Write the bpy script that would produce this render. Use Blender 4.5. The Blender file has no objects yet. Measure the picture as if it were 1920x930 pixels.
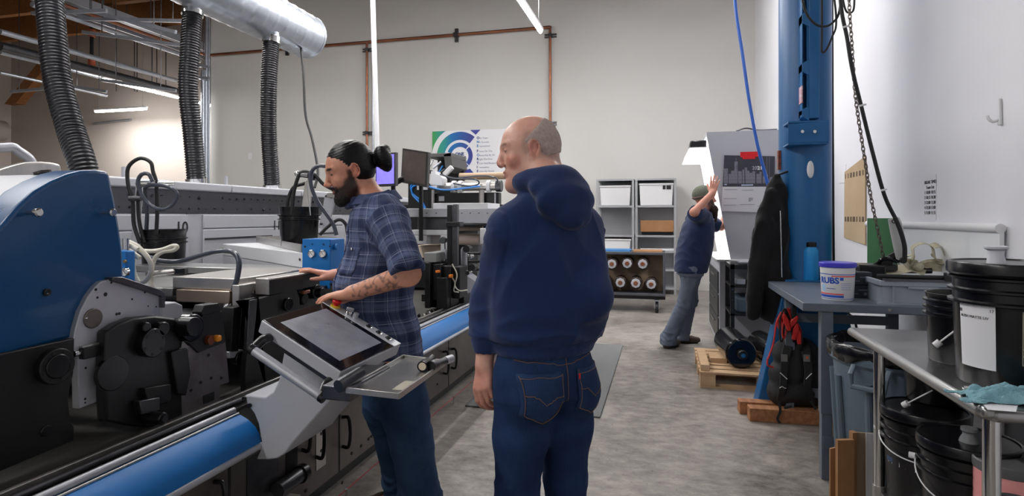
import bpy, bmesh, math, random
import numpy as np
from mathutils import Vector, Matrix, noise
random.seed(7)
SC = bpy.context.scene
COL = SC.collection
# ---------------------------------------------------------------- camera, world, lamps, exposure
F_PX = 1100.0; YAW = math.radians(14.52); CAM_H = 1.40; HOR = 406.0
SN, CS = math.sin(YAW), math.cos(YAW)
cam_data = bpy.data.cameras.new('camera'); cam = bpy.data.objects.new('camera', cam_data); COL.objects.link(cam)
cam.location = (0, 0, CAM_H); cam.rotation_euler = (math.pi/2, 0, YAW)
cam_data.sensor_width = 36; cam_data.lens = F_PX/1920*36; cam_data.shift_y = -(465-HOR)/1920; cam_data.clip_start = .05
SC.camera = cam
SC.view_settings.view_transform = 'Standard'; SC.view_settings.look = 'None'
SC.view_settings.gamma = 1; SC.view_settings.use_curve_mapping = False
SC.view_settings.exposure = 0.42
W = bpy.data.worlds.new('world'); SC.world = W; W.use_nodes = True
W.node_tree.nodes['Background'].inputs[0].default_value = (.95, .97, 1, 1)
W.node_tree.nodes['Background'].inputs[1].default_value = .0
TUBE_E = 34.0      # brightness of the lit tubes
LAMP_W = 26.0      # watts of one 2.4 m tube fixture in the press hall
FAR_W = 75.0
BOOTH_W = 14.0

def ray(u, v):
    a = (u-960)/F_PX; b = (HOR-v)/F_PX
    return Vector((-SN+a*CS, CS+a*SN, b))
CO = Vector((0, 0, CAM_H))
def PX(u, v, X): r = ray(u, v); return CO+r*(X/r.x)
def PY(u, v, Y): r = ray(u, v); return CO+r*(Y/r.y)
def PZ(u, v, Z): r = ray(u, v); return CO+r*((Z-CAM_H)/r.z)
def PD(u, v, d): return CO+ray(u, v)*d

# ---------------------------------------------------------------- materials
def lin(c):
    return tuple(((x/255)/12.92 if x/255 <= .04045 else ((x/255+.055)/1.055)**2.4) for x in c)
MATS = {}
def mat(name, rgb, rough=.5, metal=0, var=0, vscale=8, bump=0, bscale=60, rgb2=None, coat=0, emit=0, stretch=None, spec=.5, trans=0, sheen=0):
    if name in MATS: return MATS[name]
    m = bpy.data.materials.new(name); m.use_nodes = True; nt = m.node_tree; N = nt.nodes; L = nt.links
    b = N['Principled BSDF']; c = lin(rgb)
    b.inputs['Base Color'].default_value = (*c, 1); b.inputs['Roughness'].default_value = rough
    b.inputs['Metallic'].default_value = metal; b.inputs['Coat Weight'].default_value = coat
    b.inputs['Specular IOR Level'].default_value = spec; b.inputs['Transmission Weight'].default_value = trans
    b.inputs['Sheen Weight'].default_value = sheen
    if emit:
        b.inputs['Emission Color'].default_value = (*c, 1); b.inputs['Emission Strength'].default_value = emit
    if var or rgb2 or bump:
        tc = N.new('ShaderNodeTexCoord'); mp = N.new('ShaderNodeMapping'); L.new(tc.outputs['Object'], mp.inputs[0])
        if stretch: mp.inputs['Scale'].default_value = stretch
        if var or rgb2:
            n = N.new('ShaderNodeTexNoise'); n.inputs['Scale'].default_value = vscale; n.inputs['Detail'].default_value = 6
            n.inputs['Roughness'].default_value = .65
            L.new(mp.outputs[0], n.inputs[0]); r = N.new('ShaderNodeValToRGB'); L.new(n.outputs[0], r.inputs[0])
            c2 = lin(rgb2) if rgb2 else tuple(x*(1-var) for x in c)
            c1 = c if rgb2 else tuple(min(1, x*(1+var)) for x in c)
            r.color_ramp.elements[0].position = .3; r.color_ramp.elements[1].position = .7
            r.color_ramp.elements[0].color = (*c2, 1); r.color_ramp.elements[1].color = (*c1, 1)
            L.new(r.outputs[0], b.inputs['Base Color'])
            mr = N.new('ShaderNodeMapRange'); mr.inputs[3].default_value = max(.03, rough-.08); mr.inputs[4].default_value = min(1, rough+.08)
            L.new(n.outputs[0], mr.inputs[0]); L.new(mr.outputs[0], b.inputs['Roughness'])
        if bump:
            n2 = N.new('ShaderNodeTexNoise'); n2.inputs['Scale'].default_value = bscale; n2.inputs['Detail'].default_value = 4
            L.new(mp.outputs[0], n2.inputs[0]); bp = N.new('ShaderNodeBump'); bp.inputs['Strength'].default_value = bump
            bp.inputs['Distance'].default_value = .01; L.new(n2.outputs[0], bp.inputs['Height']); L.new(bp.outputs[0], b.inputs['Normal'])
    MATS[name] = m; return m

M = {}
M['wall'] = mat('painted drywall', (214, 213, 210), .75, var=.02, vscale=.6, bump=.05, bscale=90)
M['wall_w'] = mat('white painted drywall', (233, 233, 238), .7, var=.02, vscale=.6, bump=.05, bscale=90)
M['wall_far'] = mat('warm grey drywall', (190, 180, 172), .75, var=.03, vscale=.5)
M['steel'] = mat('brushed stainless steel', (184, 181, 178), .34, .8, var=.12, vscale=5, stretch=(1, 12, 1))
M['steel_table'] = mat('worn stainless sheet', (170, 170, 170), .3, .9, var=.1, vscale=4, bump=.05, bscale=30)
M['alu'] = mat('aluminium plate', (186, 188, 195), .38, .45, var=.06, vscale=9)
M['galv'] = mat('galvanised steel', (186, 192, 202), .32, .75, var=.12, vscale=6)
M['chrome'] = mat('chrome', (215, 215, 215), .12, 1)
M['dark_steel'] = mat('dark oiled steel', (96, 96, 100), .35, .9, var=.25, vscale=7)
M['bed_steel'] = mat('dark machine bed steel', (84, 82, 80), .3, .9, var=.3, vscale=5)
M['black_metal'] = mat('black painted machine metal', (26, 26, 28), .38, .1, var=.25, vscale=12)
M['black_gloss'] = mat('glossy black enamel', (14, 14, 17), .15, 0, coat=.3)
M['black_plastic'] = mat('black plastic', (15, 15, 19), .28)
M['black_rubber'] = mat('black rubber', (22, 22, 25), .55, bump=.1, bscale=80)
M['blue'] = mat('press blue enamel', (0, 70, 120), .3, 0, var=.05, vscale=3, coat=.25)
M['blue_rail'] = mat('rail blue enamel', (0, 110, 186), .5, 0, coat=0)
M['blue_col'] = mat('column blue paint', (20, 94, 150), .38, 0, var=.06, vscale=4)
M['grey_enamel'] = mat('light grey enamel', (186, 188, 194), .4, 0, var=.02, vscale=3)
M['grey_dark'] = mat('graphite beam', (66, 66, 72), .4, .2, var=.08, vscale=6)
M['white'] = mat('white plastic', (228, 228, 230), .45)
M['paper'] = mat('white paper', (232, 232, 236), .8)
M['hose'] = mat('black corrugated hose', (17, 17, 24), .3)
M['copper'] = mat('copper pipe', (176, 112, 80), .35, .8, rgb2=(128, 92, 78), vscale=3)
M['wood'] = mat('pale pine', (206, 174, 138), .7, rgb2=(172, 136, 100), vscale=5, stretch=(1, 9, 1), bump=.1, bscale=30)
M['wood2'] = mat('reddish timber', (178, 124, 84), .7, rgb2=(138, 88, 56), vscale=4, stretch=(9, 1, 9), bump=.1, bscale=30)
M['beam'] = mat('glulam beam', (160, 106, 58), .7, rgb2=(120, 76, 40), vscale=3, stretch=(8, 1, 8))
M['card'] = mat('corrugated cardboard', (172, 128, 88), .85, rgb2=(148, 106, 70), vscale=3)
M['bench'] = mat('bench grey paint', (100, 108, 120), .38, var=.08, vscale=8)
M['bucket'] = mat('black pail plastic', (13, 13, 17), .25)
M['gum'] = mat('white vinyl tube', (214, 210, 196), .4)
M['ink'] = mat('printed black', (20, 20, 24), .6)
M['red'] = mat('red plastic', (214, 30, 34), .35)

def lamp_mat():
    m = bpy.data.materials.new('fluorescent tube'); m.use_nodes = True; nt = m.node_tree
    nt.nodes.remove(nt.nodes['Principled BSDF']); e = nt.nodes.new('ShaderNodeEmission')
    e.inputs[0].default_value = (1, .98, .96, 1); e.inputs[1].default_value = TUBE_E
    nt.links.new(e.outputs[0], nt.nodes['Material Output'].inputs[0]); return m
M['tube'] = lamp_mat()

# ---------------------------------------------------------------- mesh builder
class MB:
    def __init__(s): s.v = []; s.f = []
    def add(s, vs, fs):
        o = len(s.v); s.v += [tuple(x) for x in vs]; s.f += [tuple(i+o for i in f) for f in fs]; return s
    def box(s, c, size, rot=None):
        hx, hy, hz = [k/2 for k in size]; c = Vector(c)
        R = rot if rot is not None else Matrix.Identity(3)
        vs = [c+R@Vector((x, y, z)) for x in (-hx, hx) for y in (-hy, hy) for z in (-hz, hz)]
        return s.add(vs, [(0, 1, 3, 2), (4, 6, 7, 5), (0, 4, 5, 1), (2, 3, 7, 6), (0, 2, 6, 4), (1, 5, 7, 3)])
    def lh(s, lo, hi):
        return s.box([(a+b)/2 for a, b in zip(lo, hi)], [abs(b-a) for a, b in zip(lo, hi)])
    def prism(s, poly, axis, a0, a1):
        n = len(poly)
        def mk(p, a): return (a, p[0], p[1]) if axis == 'x' else ((p[0], a, p[1]) if axis == 'y' else (p[0], p[1], a))
        vs = [mk(p, a0) for p in poly]+[mk(p, a1) for p in poly]
        return s.add(vs, [tuple(range(n)), tuple(range(2*n-1, n-1, -1))]+[(i, (i+1) % n, n+(i+1) % n, n+i) for i in range(n)])
    def cyl(s, p0, p1, r, r2=None, n=20, caps=True):
        p0 = Vector(p0); p1 = Vector(p1); d = (p1-p0).normalized(); r2 = r if r2 is None else r2
        a = d.orthogonal().normalized(); b = d.cross(a)
        vs = []
        for p, q in ((p0, r), (p1, r2)):
            vs += [p+(a*math.cos(2*math.pi*i/n)+b*math.sin(2*math.pi*i/n))*q for i in range(n)]
        fs = [(i, (i+1) % n, n+(i+1) % n, n+i) for i in range(n)]
        if caps: fs += [tuple(range(n-1, -1, -1)), tuple(range(n, 2*n))]
        return s.add(vs, fs)
    def tube(s, pts, r, n=10, smooth=6, closed=False, flat=None):
        P = [Vector(p) for p in pts]
        if smooth and len(P) > 2: P = spline(P, smooth, closed)
        m = len(P); rr = r if callable(r) else (lambda t: r)
        fr = None; vs = []
        for i, p in enumerate(P):
            if closed: d = P[(i+1) % m]-P[(i-1) % m]
            else: d = P[min(i+1, m-1)]-P[max(i-1, 0)]
            d.normalize()
            if fr is None: fr = d.orthogonal().normalized() if not flat else (Vector(flat)-d*d.dot(Vector(flat))).normalized()
            else: fr = (fr-d*fr.dot(d)).normalized()
            b = d.cross(fr); q = rr(i/(m-1))
            qa, qb = q if isinstance(q, tuple) else (q, q)
            vs += [p+fr*math.cos(2*math.pi*k/n)*qa+b*math.sin(2*math.pi*k/n)*qb for k in range(n)]
        fs = []
        for i in range(m if closed else m-1):
            j = (i+1) % m
            fs += [(i*n+k, i*n+(k+1) % n, j*n+(k+1) % n, j*n+k) for k in range(n)]
        if not closed: fs += [tuple(range(n-1, -1, -1)), tuple((m-1)*n+k for k in range(n))]
        return s.add(vs, fs)
    def lathe(s, prof, c=(0, 0, 0), axis=(0, 0, 1), n=32):
        c = Vector(c); d = Vector(axis).normalized(); a = d.orthogonal().normalized(); b = d.cross(a); vs = []; m = len(prof)
        for r, z in prof:
            vs += [c+d*z+(a*math.cos(2*math.pi*i/n)+b*math.sin(2*math.pi*i/n))*max(r, 1e-4) for i in range(n)]
        fs = [(j*n+i, j*n+(i+1) % n, (j+1)*n+(i+1) % n, (j+1)*n+i) for j in range(m-1) for i in range(n)]
        fs += [tuple(range(n-1, -1, -1)), tuple((m-1)*n+i for i in range(n))]
        return s.add(vs, fs)
    def ball(s, c, r, n=14, sc=(1, 1, 1)):
        c = Vector(c); vs = []; m = n//2
        for j in range(1, m):
            t = math.pi*j/m
            vs += [c+Vector((math.sin(t)*math.cos(2*math.pi*i/n)*sc[0], math.sin(t)*math.sin(2*math.pi*i/n)*sc[1], math.cos(t)*sc[2]))*r for i in range(n)]
        vs += [c+Vector((0, 0, r*sc[2])), c-Vector((0, 0, r*sc[2]))]
        fs = [(j*n+i, j*n+(i+1) % n, (j+1)*n+(i+1) % n, (j+1)*n+i) for j in range(m-2) for i in range(n)]
        fs += [(i, (m-1)*n, (i+1) % n) for i in range(n)]+[((m-2)*n+i, (m-2)*n+(i+1) % n, (m-1)*n+1) for i in range(n)]
        return s.add(vs, fs)
    def build(s, name, m, parent=None, bevel=0, seg=2, kind=None, angle=35, world=True):
        me = bpy.data.meshes.new(name); o = bpy.data.objects.new(name, me); COL.objects.link(o)
        off = Vector((0, 0, 0))
        if parent is not None:
            o.parent = parent
            if world:
                p = parent
                while p: off += p.location; p = p.parent
        org = off.copy()
        if parent is None or parent.type == 'EMPTY':
            xs = np.array(s.v); org = Vector(((xs[:, 0].min()+xs[:, 0].max())/2, (xs[:, 1].min()+xs[:, 1].max())/2, xs[:, 2].min()))
            if not world: org = Vector((0, 0, 0))
        o.location = org-off
        me.from_pydata([Vector(v)-org if world else v for v in s.v], [], s.f)
        bm = bmesh.new(); bm.from_mesh(me); bmesh.ops.recalc_face_normals(bm, faces=bm.faces); bm.to_mesh(me); bm.free()
        me.polygons.foreach_set('use_smooth', [True]*len(me.polygons)); me.set_sharp_from_angle(angle=math.radians(angle))
        me.materials.append(m)
        if bevel:
            b = o.modifiers.new('bevel', 'BEVEL'); b.width = bevel; b.segments = seg; b.limit_method = 'ANGLE'; b.angle_limit = math.radians(40)
            b.harden_normals = False
        if kind: o['kind'] = kind
        return o
def spline(P, k, closed=False):
    n = len(P); out = []
    rng = range(n) if closed else range(n-1)
    for i in rng:
        p1, p2 = P[i], P[(i+1) % n]
        p0 = P[(i-1) % n] if (closed or i > 0) else p1*2-p2
        p3 = P[(i+2) % n] if (closed or i < n-2) else p2*2-p1
        for j in range(k):
            t = j/k
            out.append(.5*((2*p1)+(p2-p0)*t+(2*p0-5*p1+4*p2-p3)*t*t+(3*p1-p0-3*p2+p3)*t**3))
    if not closed: out.append(P[-1].copy())
    return out
def tag(o, label, cat, group=None, kind=None):
    o['label'] = label; o['category'] = cat
    if group: o['group'] = group
    if kind: o['kind'] = kind
    return o
def thing(name, label, cat, loc=(0, 0, 0), group=None):
    o = bpy.data.objects.new(name, None); COL.objects.link(o); o.location = loc; o.empty_display_size = .1
    return tag(o, label, cat, group)
def dup(root, loc, label, rotz=None):
    def cp(o, par):
        c = o.copy(); COL.objects.link(c)
        if par is not None: c.parent = par
        for ch in [x for x in bpy.data.objects if x.parent == o and x.name != c.name]: cp(ch, c)
        return c
    kids = {}
    r = cp(root, None); r.location = loc; r['label'] = label
    if rotz is not None: r.rotation_euler.z = rotz
    return r
def rz(a): return Matrix.Rotation(a, 3, 'Z')
def text(name, body, size, m, parent, origin, xdir, zdir, extrude=.0006, bold=0, align='LEFT'):
    cu = bpy.data.curves.new(name, 'FONT'); cu.body = body; cu.size = size; cu.extrude = extrude; cu.offset = bold; cu.align_x = align
    cu.resolution_u = 3
    tmp = bpy.data.objects.new('tmp', cu); COL.objects.link(tmp)
    bpy.context.view_layer.update()
    me = bpy.data.meshes.new_from_object(tmp.evaluated_get(bpy.context.evaluated_depsgraph_get()))
    bpy.data.objects.remove(tmp); me.name = name
    x = Vector(xdir).normalized(); z = Vector(zdir).normalized(); y = x.cross(z)
    R = Matrix((x, z, x.cross(z))).transposed()
    off = Vector((0, 0, 0)); p = parent
    while p: off += p.location; p = p.parent
    o = bpy.data.objects.new(name, me); COL.objects.link(o); o.parent = parent
    o.location = Vector(origin)-off
    for v in me.vertices: v.co = R@v.co
    me.materials.clear(); me.materials.append(m); return o

# ---------------------------------------------------------------- the setting
YB = 11.6; XR = 1.62; XL = PY(395, 100, YB).x; YF = 13.6; XFL = PY(21, 200, YF).x; HC = 6.9; YN = -2.5
def floor_mat():
    m = bpy.data.materials.new('polished concrete'); m.use_nodes = True; nt = m.node_tree; N = nt.nodes; L = nt.links; b = N['Principled BSDF']
    tc = N.new('ShaderNodeTexCoord'); 
    def ns(sc, det, rough=.6, stretch=None):
        n = N.new('ShaderNodeTexNoise'); n.inputs['Scale'].default_value = sc; n.inputs['Detail'].default_value = det; n.inputs['Roughness'].default_value = rough
        mp = N.new('ShaderNodeMapping'); L.new(tc.outputs['Object'], mp.inputs[0]); L.new(mp.outputs[0], n.inputs[0])
        if stretch: mp.inputs['Scale'].default_value = stretch
        return n
    a = ns(1.1, 8, .68); b2 = ns(9, 8, .7, (1, 1.7, 1)); c = ns(45, 4)
    r = N.new('ShaderNodeValToRGB'); e = r.color_ramp.elements
    e[0].position = .36; e[0].color = (*lin((84, 80, 76)), 1); e[1].position = .62; e[1].color = (*lin((168, 162, 154)), 1)
    mx = N.new('ShaderNodeMix'); mx.data_type = 'FLOAT'; mx.inputs[0].default_value = .5
    L.new(a.outputs[0], mx.inputs[2]); L.new(b2.outputs[0], mx.inputs[3]); L.new(mx.outputs[0], r.inputs[0])
    r2 = N.new('ShaderNodeValToRGB'); r2.color_ramp.elements[0].position = .3; r2.color_ramp.elements[0].color = (.42, .42, .42, 1); r2.color_ramp.elements[1].position = .42; r2.color_ramp.elements[1].color = (1, 1, 1, 1)
    d = ns(26, 6, .8, (1.6, .8, 1)); L.new(d.outputs[0], r2.inputs[0])
    m2 = N.new('ShaderNodeMix'); m2.data_type = 'RGBA'; m2.blend_type = 'MULTIPLY'; m2.inputs[0].default_value = 1
    L.new(r.outputs[0], m2.inputs[6]); L.new(r2.outputs[0], m2.inputs[7]); L.new(m2.outputs[2], b.inputs['Base Color'])
    mr = N.new('ShaderNodeMapRange'); mr.inputs[3].default_value = .22; mr.inputs[4].default_value = .5; L.new(b2.outputs[0], mr.inputs[0]); L.new(mr.outputs[0], b.inputs['Roughness'])
    bp = N.new('ShaderNodeBump'); bp.inputs['Strength'].default_value = .08; bp.inputs['Distance'].default_value = .01; L.new(c.outputs[0], bp.inputs['Height']); L.new(bp.outputs[0], b.inputs['Normal'])
    return m
M['floor'] = floor_mat()
M['ceil'] = mat('foil insulation', (128, 118, 108), .6, .3, rgb2=(84, 74, 66), vscale=2, bump=.6, bscale=3)
MB().lh((XFL-.2, YN, -.2), (XR+.2, YF+.2, 0)).build('floor', M['floor'], kind='structure')
MB().lh((XFL-.2, YN, HC), (XR+.2, YF+.2, HC+.2)).build('ceiling', M['ceil'], kind='structure')
MB().lh((XL, YB, 0), (XR+.2, YB+.25, HC)).build('wall_back', M['wall'], kind='structure')
MB().lh((XR, YN, 0), (XR+.2, YB, HC)).build('wall_right', M['wall_w'], kind='structure')
MB().lh((XFL-.2, YF, 0), (XL+.5, YF+.2, HC)).build('wall_far', M['wall_far'], kind='structure')
MB().lh((XL+.3, YB+.25, 0), (XL+.5, YF, HC)).build('wall_return', M['wall_far'], kind='structure')
MB().lh((XFL-.2, YN, 0), (XFL, YF, HC)).build('wall_left', M['wall_far'], kind='structure')
MB().lh((XFL-.2, YN-.2, 0), (XR+.2, YN, HC)).build('wall_front', M['wall'], kind='structure')
# roll-up door on the left wall
dr = MB()
z1 = 3.5
for i in range(44): dr.lh((XFL, 9.6, z1*i/44+.004), (XFL+.035, 12.9, z1*(i+1)/44-.004))
dr.lh((XFL, 9.6, 0), (XFL+.02, 12.9, z1))
d1 = dr.build('door_1', mat('rolling shutter slats', (150, 142, 136), .45, .4), kind='structure')
MB().cyl((XFL+.32, 9.3, 3.95), (XFL+.32, 13.15, 3.95), .3, n=28).build('shutter_drum', mat('shutter drum', (176, 168, 160), .5), d1)
MB().lh((XFL, 12.9, 0), (XFL+.09, 13.0, 3.6)).lh((XFL, 9.5, 0), (XFL+.09, 9.6, 3.6)).build('guide_rail', mat('guide', (120, 112, 106), .5), d1)

# ---------------------------------------------------------------- tube lights
def ceiling_light(x, y, z, L, axis, label, power, group='tube lights hung under the roof', area=True):
    t = thing('ceiling_light', label, 'light', (x, y, z), group)
    hx, hy = (L/2, .04) if axis == 'x' else (.04, L/2)
    w_ = .12 if z > 5 else 0  # added high lamps get a wide housing that cuts their upward light
    MB().lh((x-hx-w_, y-hy, z+.03), (x+hx+w_, y+hy, z+.075)).build('housing', M['white'], t, bevel=.008)
    b = MB(); e = Vector((hx-.02, 0, 0)) if axis == 'x' else Vector((0, hy-.02, 0)); c = Vector((x, y, z+.002))
    b.tube([c-e, c-e*.98, c+e*.98, c+e], lambda q: .028 if .01 < q < .99 else .018, 14, 0)
    b.build('tube', M['tube'], t)
    for k in (-1, 1):
        q = c+e*.86*k; w = MB()
        w.tube([q+Vector((0, 0, .07)), q+Vector((.0, 0, .1)), q+Vector((.0, 0, .12)), q+Vector((.0, 0, HC-z))], lambda a: .014 if a < .5 else .0035, 6, 0)
        w.build('hanger', M['galv'], t)
    ld = bpy.data.lights.new('tube_glow', 'AREA'); ld.shape = 'RECTANGLE'; ld.size = 2*hx if axis == 'x' else .07; ld.size_y = .07 if axis == 'x' else 2*hy
    ld.energy = power; ld.color = (1, .985, .97); lo = bpy.data.objects.new('tube_glow', ld); COL.objects.link(lo)
    lo.parent = t; lo.location = (0, 0, -.034)
    return t
ZL = 4.3
xv = PZ(1015, 62, ZL)       # the visible lamp's far end
ZH = 5.15  # unseen high row, added to brighten the back wall
MAIN = [(xv.x, xv.y-1.22, 1.0, ZL, 'bright tube light in frame at the top, hanging over the copper pipe'),
        (-3.2, 5.2, 1.3, ZL, 'tube light over the press, above the far pump bucket'), (-3.2, 1.9, 1.5, ZL, 'tube light over the press, above the ink trays'),
        (-3.2, -1.2, 1.5, ZL, 'tube light over the press, behind the camera'), (.1, 6.0, .5, ZL, 'tube light above the aisle near the blue column'),
        (-5.6, 5.4, 1.0, ZL, 'tube light above the cabinets beyond the duct'), (-5.6, 2.0, 1.0, ZL, 'tube light above the cabinets nearest to the camera'),
        (-7.6, 7.6, 1.0, ZH, 'added high tube light above view, brightening the back wall, leftmost'), (-4.9, 7.9, 1.0, ZH, 'added high tube light above view, brightening the back wall, second from the left'),
        (-2.2, 8.1, 1.0, ZH, 'added high tube light above view, brightening the back wall, third from the left'), (.3, 8.2, .5, ZH, 'added high tube light above view, brightening the back wall, rightmost')]
for x, y, k, z_, lb in MAIN: ceiling_light(x, y, z_, 2.4, 'y', lb, LAMP_W*k)
p = PY(226, 207, 12.5); ceiling_light(p.x, 12.5, p.z, 1.75, 'x', 'tube light hung crosswise close to the far warm wall', FAR_W)
p = PX(312, 178, -11.8); ceiling_light(p.x, p.y, p.z, 3.4, 'y', 'tube light in the far room hung lengthwise, partly behind a black hose', FAR_W)

# ================================================================ background: back wall
def poly_thing(name, label, cat, m, pts, r, n=10, smooth=6, group=None):
    return tag(MB().tube(pts, r, n, smooth).build(name, m), label, cat, group)
cp = thing('copper_pipe', 'long copper pipe run across the grey back wall with two drops', 'pipe', (XL, YB-.06, 0))
pl, pr = PY(397, 102, YB-.07), PY(1031.5, 52, YB-.07)
pr.z = pl.z = (pl.z+pr.z)/2
MB().tube([(XL+.01, YB-.07, pl.z), (pr.x, YB-.07, pr.z)], .032, 12, 0).build('pipe_run', M['copper'], cp)
MB().tube([(pr.x, YB-.07, pr.z+.02), (pr.x, YB-.07, .9)], .026, 12, 0).build('pipe_drop', M['copper'], cp)
xd = PY(688, 80, YB-.07).x
MB().tube([(xd, YB-.07, pl.z), (xd, YB-.07, 1.2)], .026, 12, 0).build('pipe_drop', M['copper'], cp)
for x, z, hor in ((xd, PY(688, 95, YB).z, 1), (xd, PY(690, 250, YB).z, 1), (pr.x, PY(1032, 68, YB).z, 1), (pr.x, PY(1033, 232, YB).z, 1),
                  (PY(857, 66, YB).x, pl.z, 0), (PY(540, 90, YB).x, pl.z, 0)):
    b = MB()
    if hor:
        for dz in (-.025, .025): b.lh((x-.12, YB-.045, z+dz-.012), (x+.12, YB, z+dz+.012))
        b.lh((x-.03, YB-.11, z-.035), (x+.03, YB, z+.035))
    else:
        b.lh((x-.035, YB-.05, z-.14), (x+.035, YB, z+.14)); b.lh((x-.05, YB-.11, z-.04), (x+.05, YB, z+.04))
    b.build('pipe_clamp', M['dark_steel'], cp)
poly_thing('conduit', 'thin grey conduit running down the back wall beside the left copper drop', 'conduit', M['galv'],
           [(xd+.12, YB-.03, pl.z-.1), (xd+.12, YB-.03, 1.0)], .018, 10, 0)
a0 = PD(699, 0, 7.0); a1 = PD(707, 275, 7.0); dv = (a1-a0)
poly_thing('ceiling_pole', 'tall white pole coming down from the roof behind the bun', 'pole', M['white'], [a0-dv*1.0, a1+dv*.35], .03, 14, 0)
o = MB().lh((PY(465, 0, YB).x, YB-.012, PY(469, 299, YB).z), (PY(473, 0, YB).x, YB, PY(469, 287, YB).z)).build('light_switch', M['white'], bevel=.004)
tag(o, 'small white switch plate on the back wall between two hoses', 'switch')
# corner conduits at the end of the back wall
for i, (u, r) in enumerate(((381, .05), (387, .035), (392, .022))):
    p = PY(u, 200, YB-.2+i*.05)
    poly_thing('corner_conduit', ['thick grey conduit left of the back wall edge', 'middle grey conduit at the back wall edge', 'thinnest conduit, touching the back wall edge'][i],
               'conduit', M['galv'], [(p.x, p.y, .1), (p.x, p.y, 6.4 if i else 4.8)], r, 12, 0, 'conduits at the wall edge')

# ---- wall sign
sg = thing('wall_sign', 'white wall sign with green and blue rings and ONE FORTIS lettering', 'sign', (PY(812, 300, YB).x, YB-.03, PY(812, 328, YB).z))
sx0 = PY(812, 300, YB).x; sx1 = PY(1008, 300, YB).x; sz1 = PY(812, 247, YB).z; sz0 = PY(812, 327, YB).z
def clip_poly(poly, x0, x1, z0, z1_):
    for ax, val, sgn in ((0, x0, 1), (0, x1, -1), (1, z0, 1), (1, z1_, -1)):
        out = []
        for i in range(len(poly)):
            p, q = poly[i], poly[(i+1) % len(poly)]
            pi, qi = (p[ax]-val)*sgn >= 0, (q[ax]-val)*sgn >= 0
            if pi: out.append(p)
            if pi != qi:
                t = (val-p[ax])/(q[ax]-p[ax]); out.append((p[0]+(q[0]-p[0])*t, p[1]+(q[1]-p[1])*t))
        poly = out
        if not poly: return []
    return poly
MB().lh((sx0, YB-.03, sz0), (sx1, YB, sz1)).build('panel', M['paper'], sg)
def sign_mat():
    m = bpy.data.materials.new('sign print'); m.use_nodes = True; nt = m.node_tree; N = nt.nodes; L = nt.links; b = N['Principled BSDF']
    tc = N.new('ShaderNodeTexCoord'); sp = N.new('ShaderNodeSeparateXYZ'); L.new(tc.outputs['Object'], sp.inputs[0])
    n = N.new('ShaderNodeTexNoise'); n.inputs['Scale'].default_value = 5; L.new(tc.outputs['Object'], n.inputs[0])
    ad = N.new('ShaderNodeMath'); ad.operation = 'MULTIPLY_ADD'; ad.inputs[1].default_value = .25; L.new(n.outputs[0], ad.inputs[0]); L.new(sp.outputs[0], ad.inputs[2])
    r = N.new('ShaderNodeMapRange'); r.inputs[1].default_value = .0; r.inputs[2].default_value = 1.05; L.new(ad.outputs[0], r.inputs[0])
    c = N.new('ShaderNodeValToRGB'); L.new(r.outputs[0], c.inputs[0]); e = c.color_ramp.elements
    e[0].position = .1; e[0].color = (*lin((60, 160, 60)), 1); e[1].position = .95; e[1].color = (*lin((50, 58, 140)), 1)
    k = e.new(.35); k.color = (*lin((40, 150, 140)), 1); k = e.new(.55); k.color = (*lin((0, 104, 176)), 1)
    L.new(c.outputs[0], b.inputs['Base Color']); b.inputs['Roughness'].default_value = .5; return m
SM = sign_mat()
scx = PY(863, 292, YB).x; scz = PY(863, 293, YB).z; S = (sz1-sz0)/80.0   # metres per sign pixel
def ring(name, r0, r1, a0_, a1_, parent):
    b = MB(); n = 26
    for i in range(n):
        t0 = math.radians(a0_+(a1_-a0_)*i/n); t1 = math.radians(a0_+(a1_-a0_)*(i+1)/n)
        q = [(scx+math.cos(t)*r*S, scz+math.sin(t)*r*S) for t, r in ((t0, r0), (t0, r1), (t1, r1), (t1, r0))]
        q = clip_poly(q, sx0, sx1, sz0, sz1)
        if len(q) > 2: b.prism(q, 'y', YB-.031, YB-.035)
    o = b.build(name, SM, parent, world=True)
    org = o.location.copy(); sh = Vector((scx-.62, YB-.03, scz))-sg.location
    for v in o.data.vertices: v.co += org-sh
    o.location = sh; return o
# outer shapes, arc, rings
ring('outer_ring', 55, 90, 100, 178, sg); ring('wide_arc', 30, 45, 50, 180, sg); ring('inner_arc', 17, 25, 48, 160, sg)
ring('inner_arc', 17, 25, -44, 42, sg); ring('lower_arc', 17, 25, 200, 312, sg)
for q in ([(scx+20*S, sz1), (scx+40*S, sz1), (scx+31*S, sz1-9*S)], [(scx-8*S, sz0), (scx+28*S, sz0), (scx+20*S, sz0+9*S)]):
    MB().prism(q, 'y', YB-.031, YB-.035).build('corner_triangle', mat('sign indigo', (52, 62, 148), .5), sg)
NAVY = mat('sign navy print', (40, 60, 120), .6); TEAL = mat('sign teal print', (60, 130, 180), .6); GREY = mat('sign grey print', (130, 140, 160), .6)
text('lettering', 'ONE', 8.2*S, NAVY, sg, (scx-9*S, YB-.034, scz+1*S), (1, 0, 0), (0, 0, 1), bold=.004)
text('lettering', 'FORTIS', 8.2*S, NAVY, sg, (scx-14*S, YB-.034, scz-6.4*S), (1, 0, 0), (0, 0, 1), bold=.004)
text('lettering', 'BY DESIGN', 3.2*S, TEAL, sg, (scx-7.5*S, YB-.034, scz-11*S), (1, 0, 0), (0, 0, 1))
words = [('O', 'ne Team'), ('N', 'o Excuses'), ('E', 'mpowered'), ('F', 'ocus On The'), ('O', 'wnership By All'), ('R', 'ight The First'), ('T', 'rust And Respect'), ('I', 'nnovation'), ('S', 'olve-Up Timely')]
zz = sz1-17*S
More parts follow.
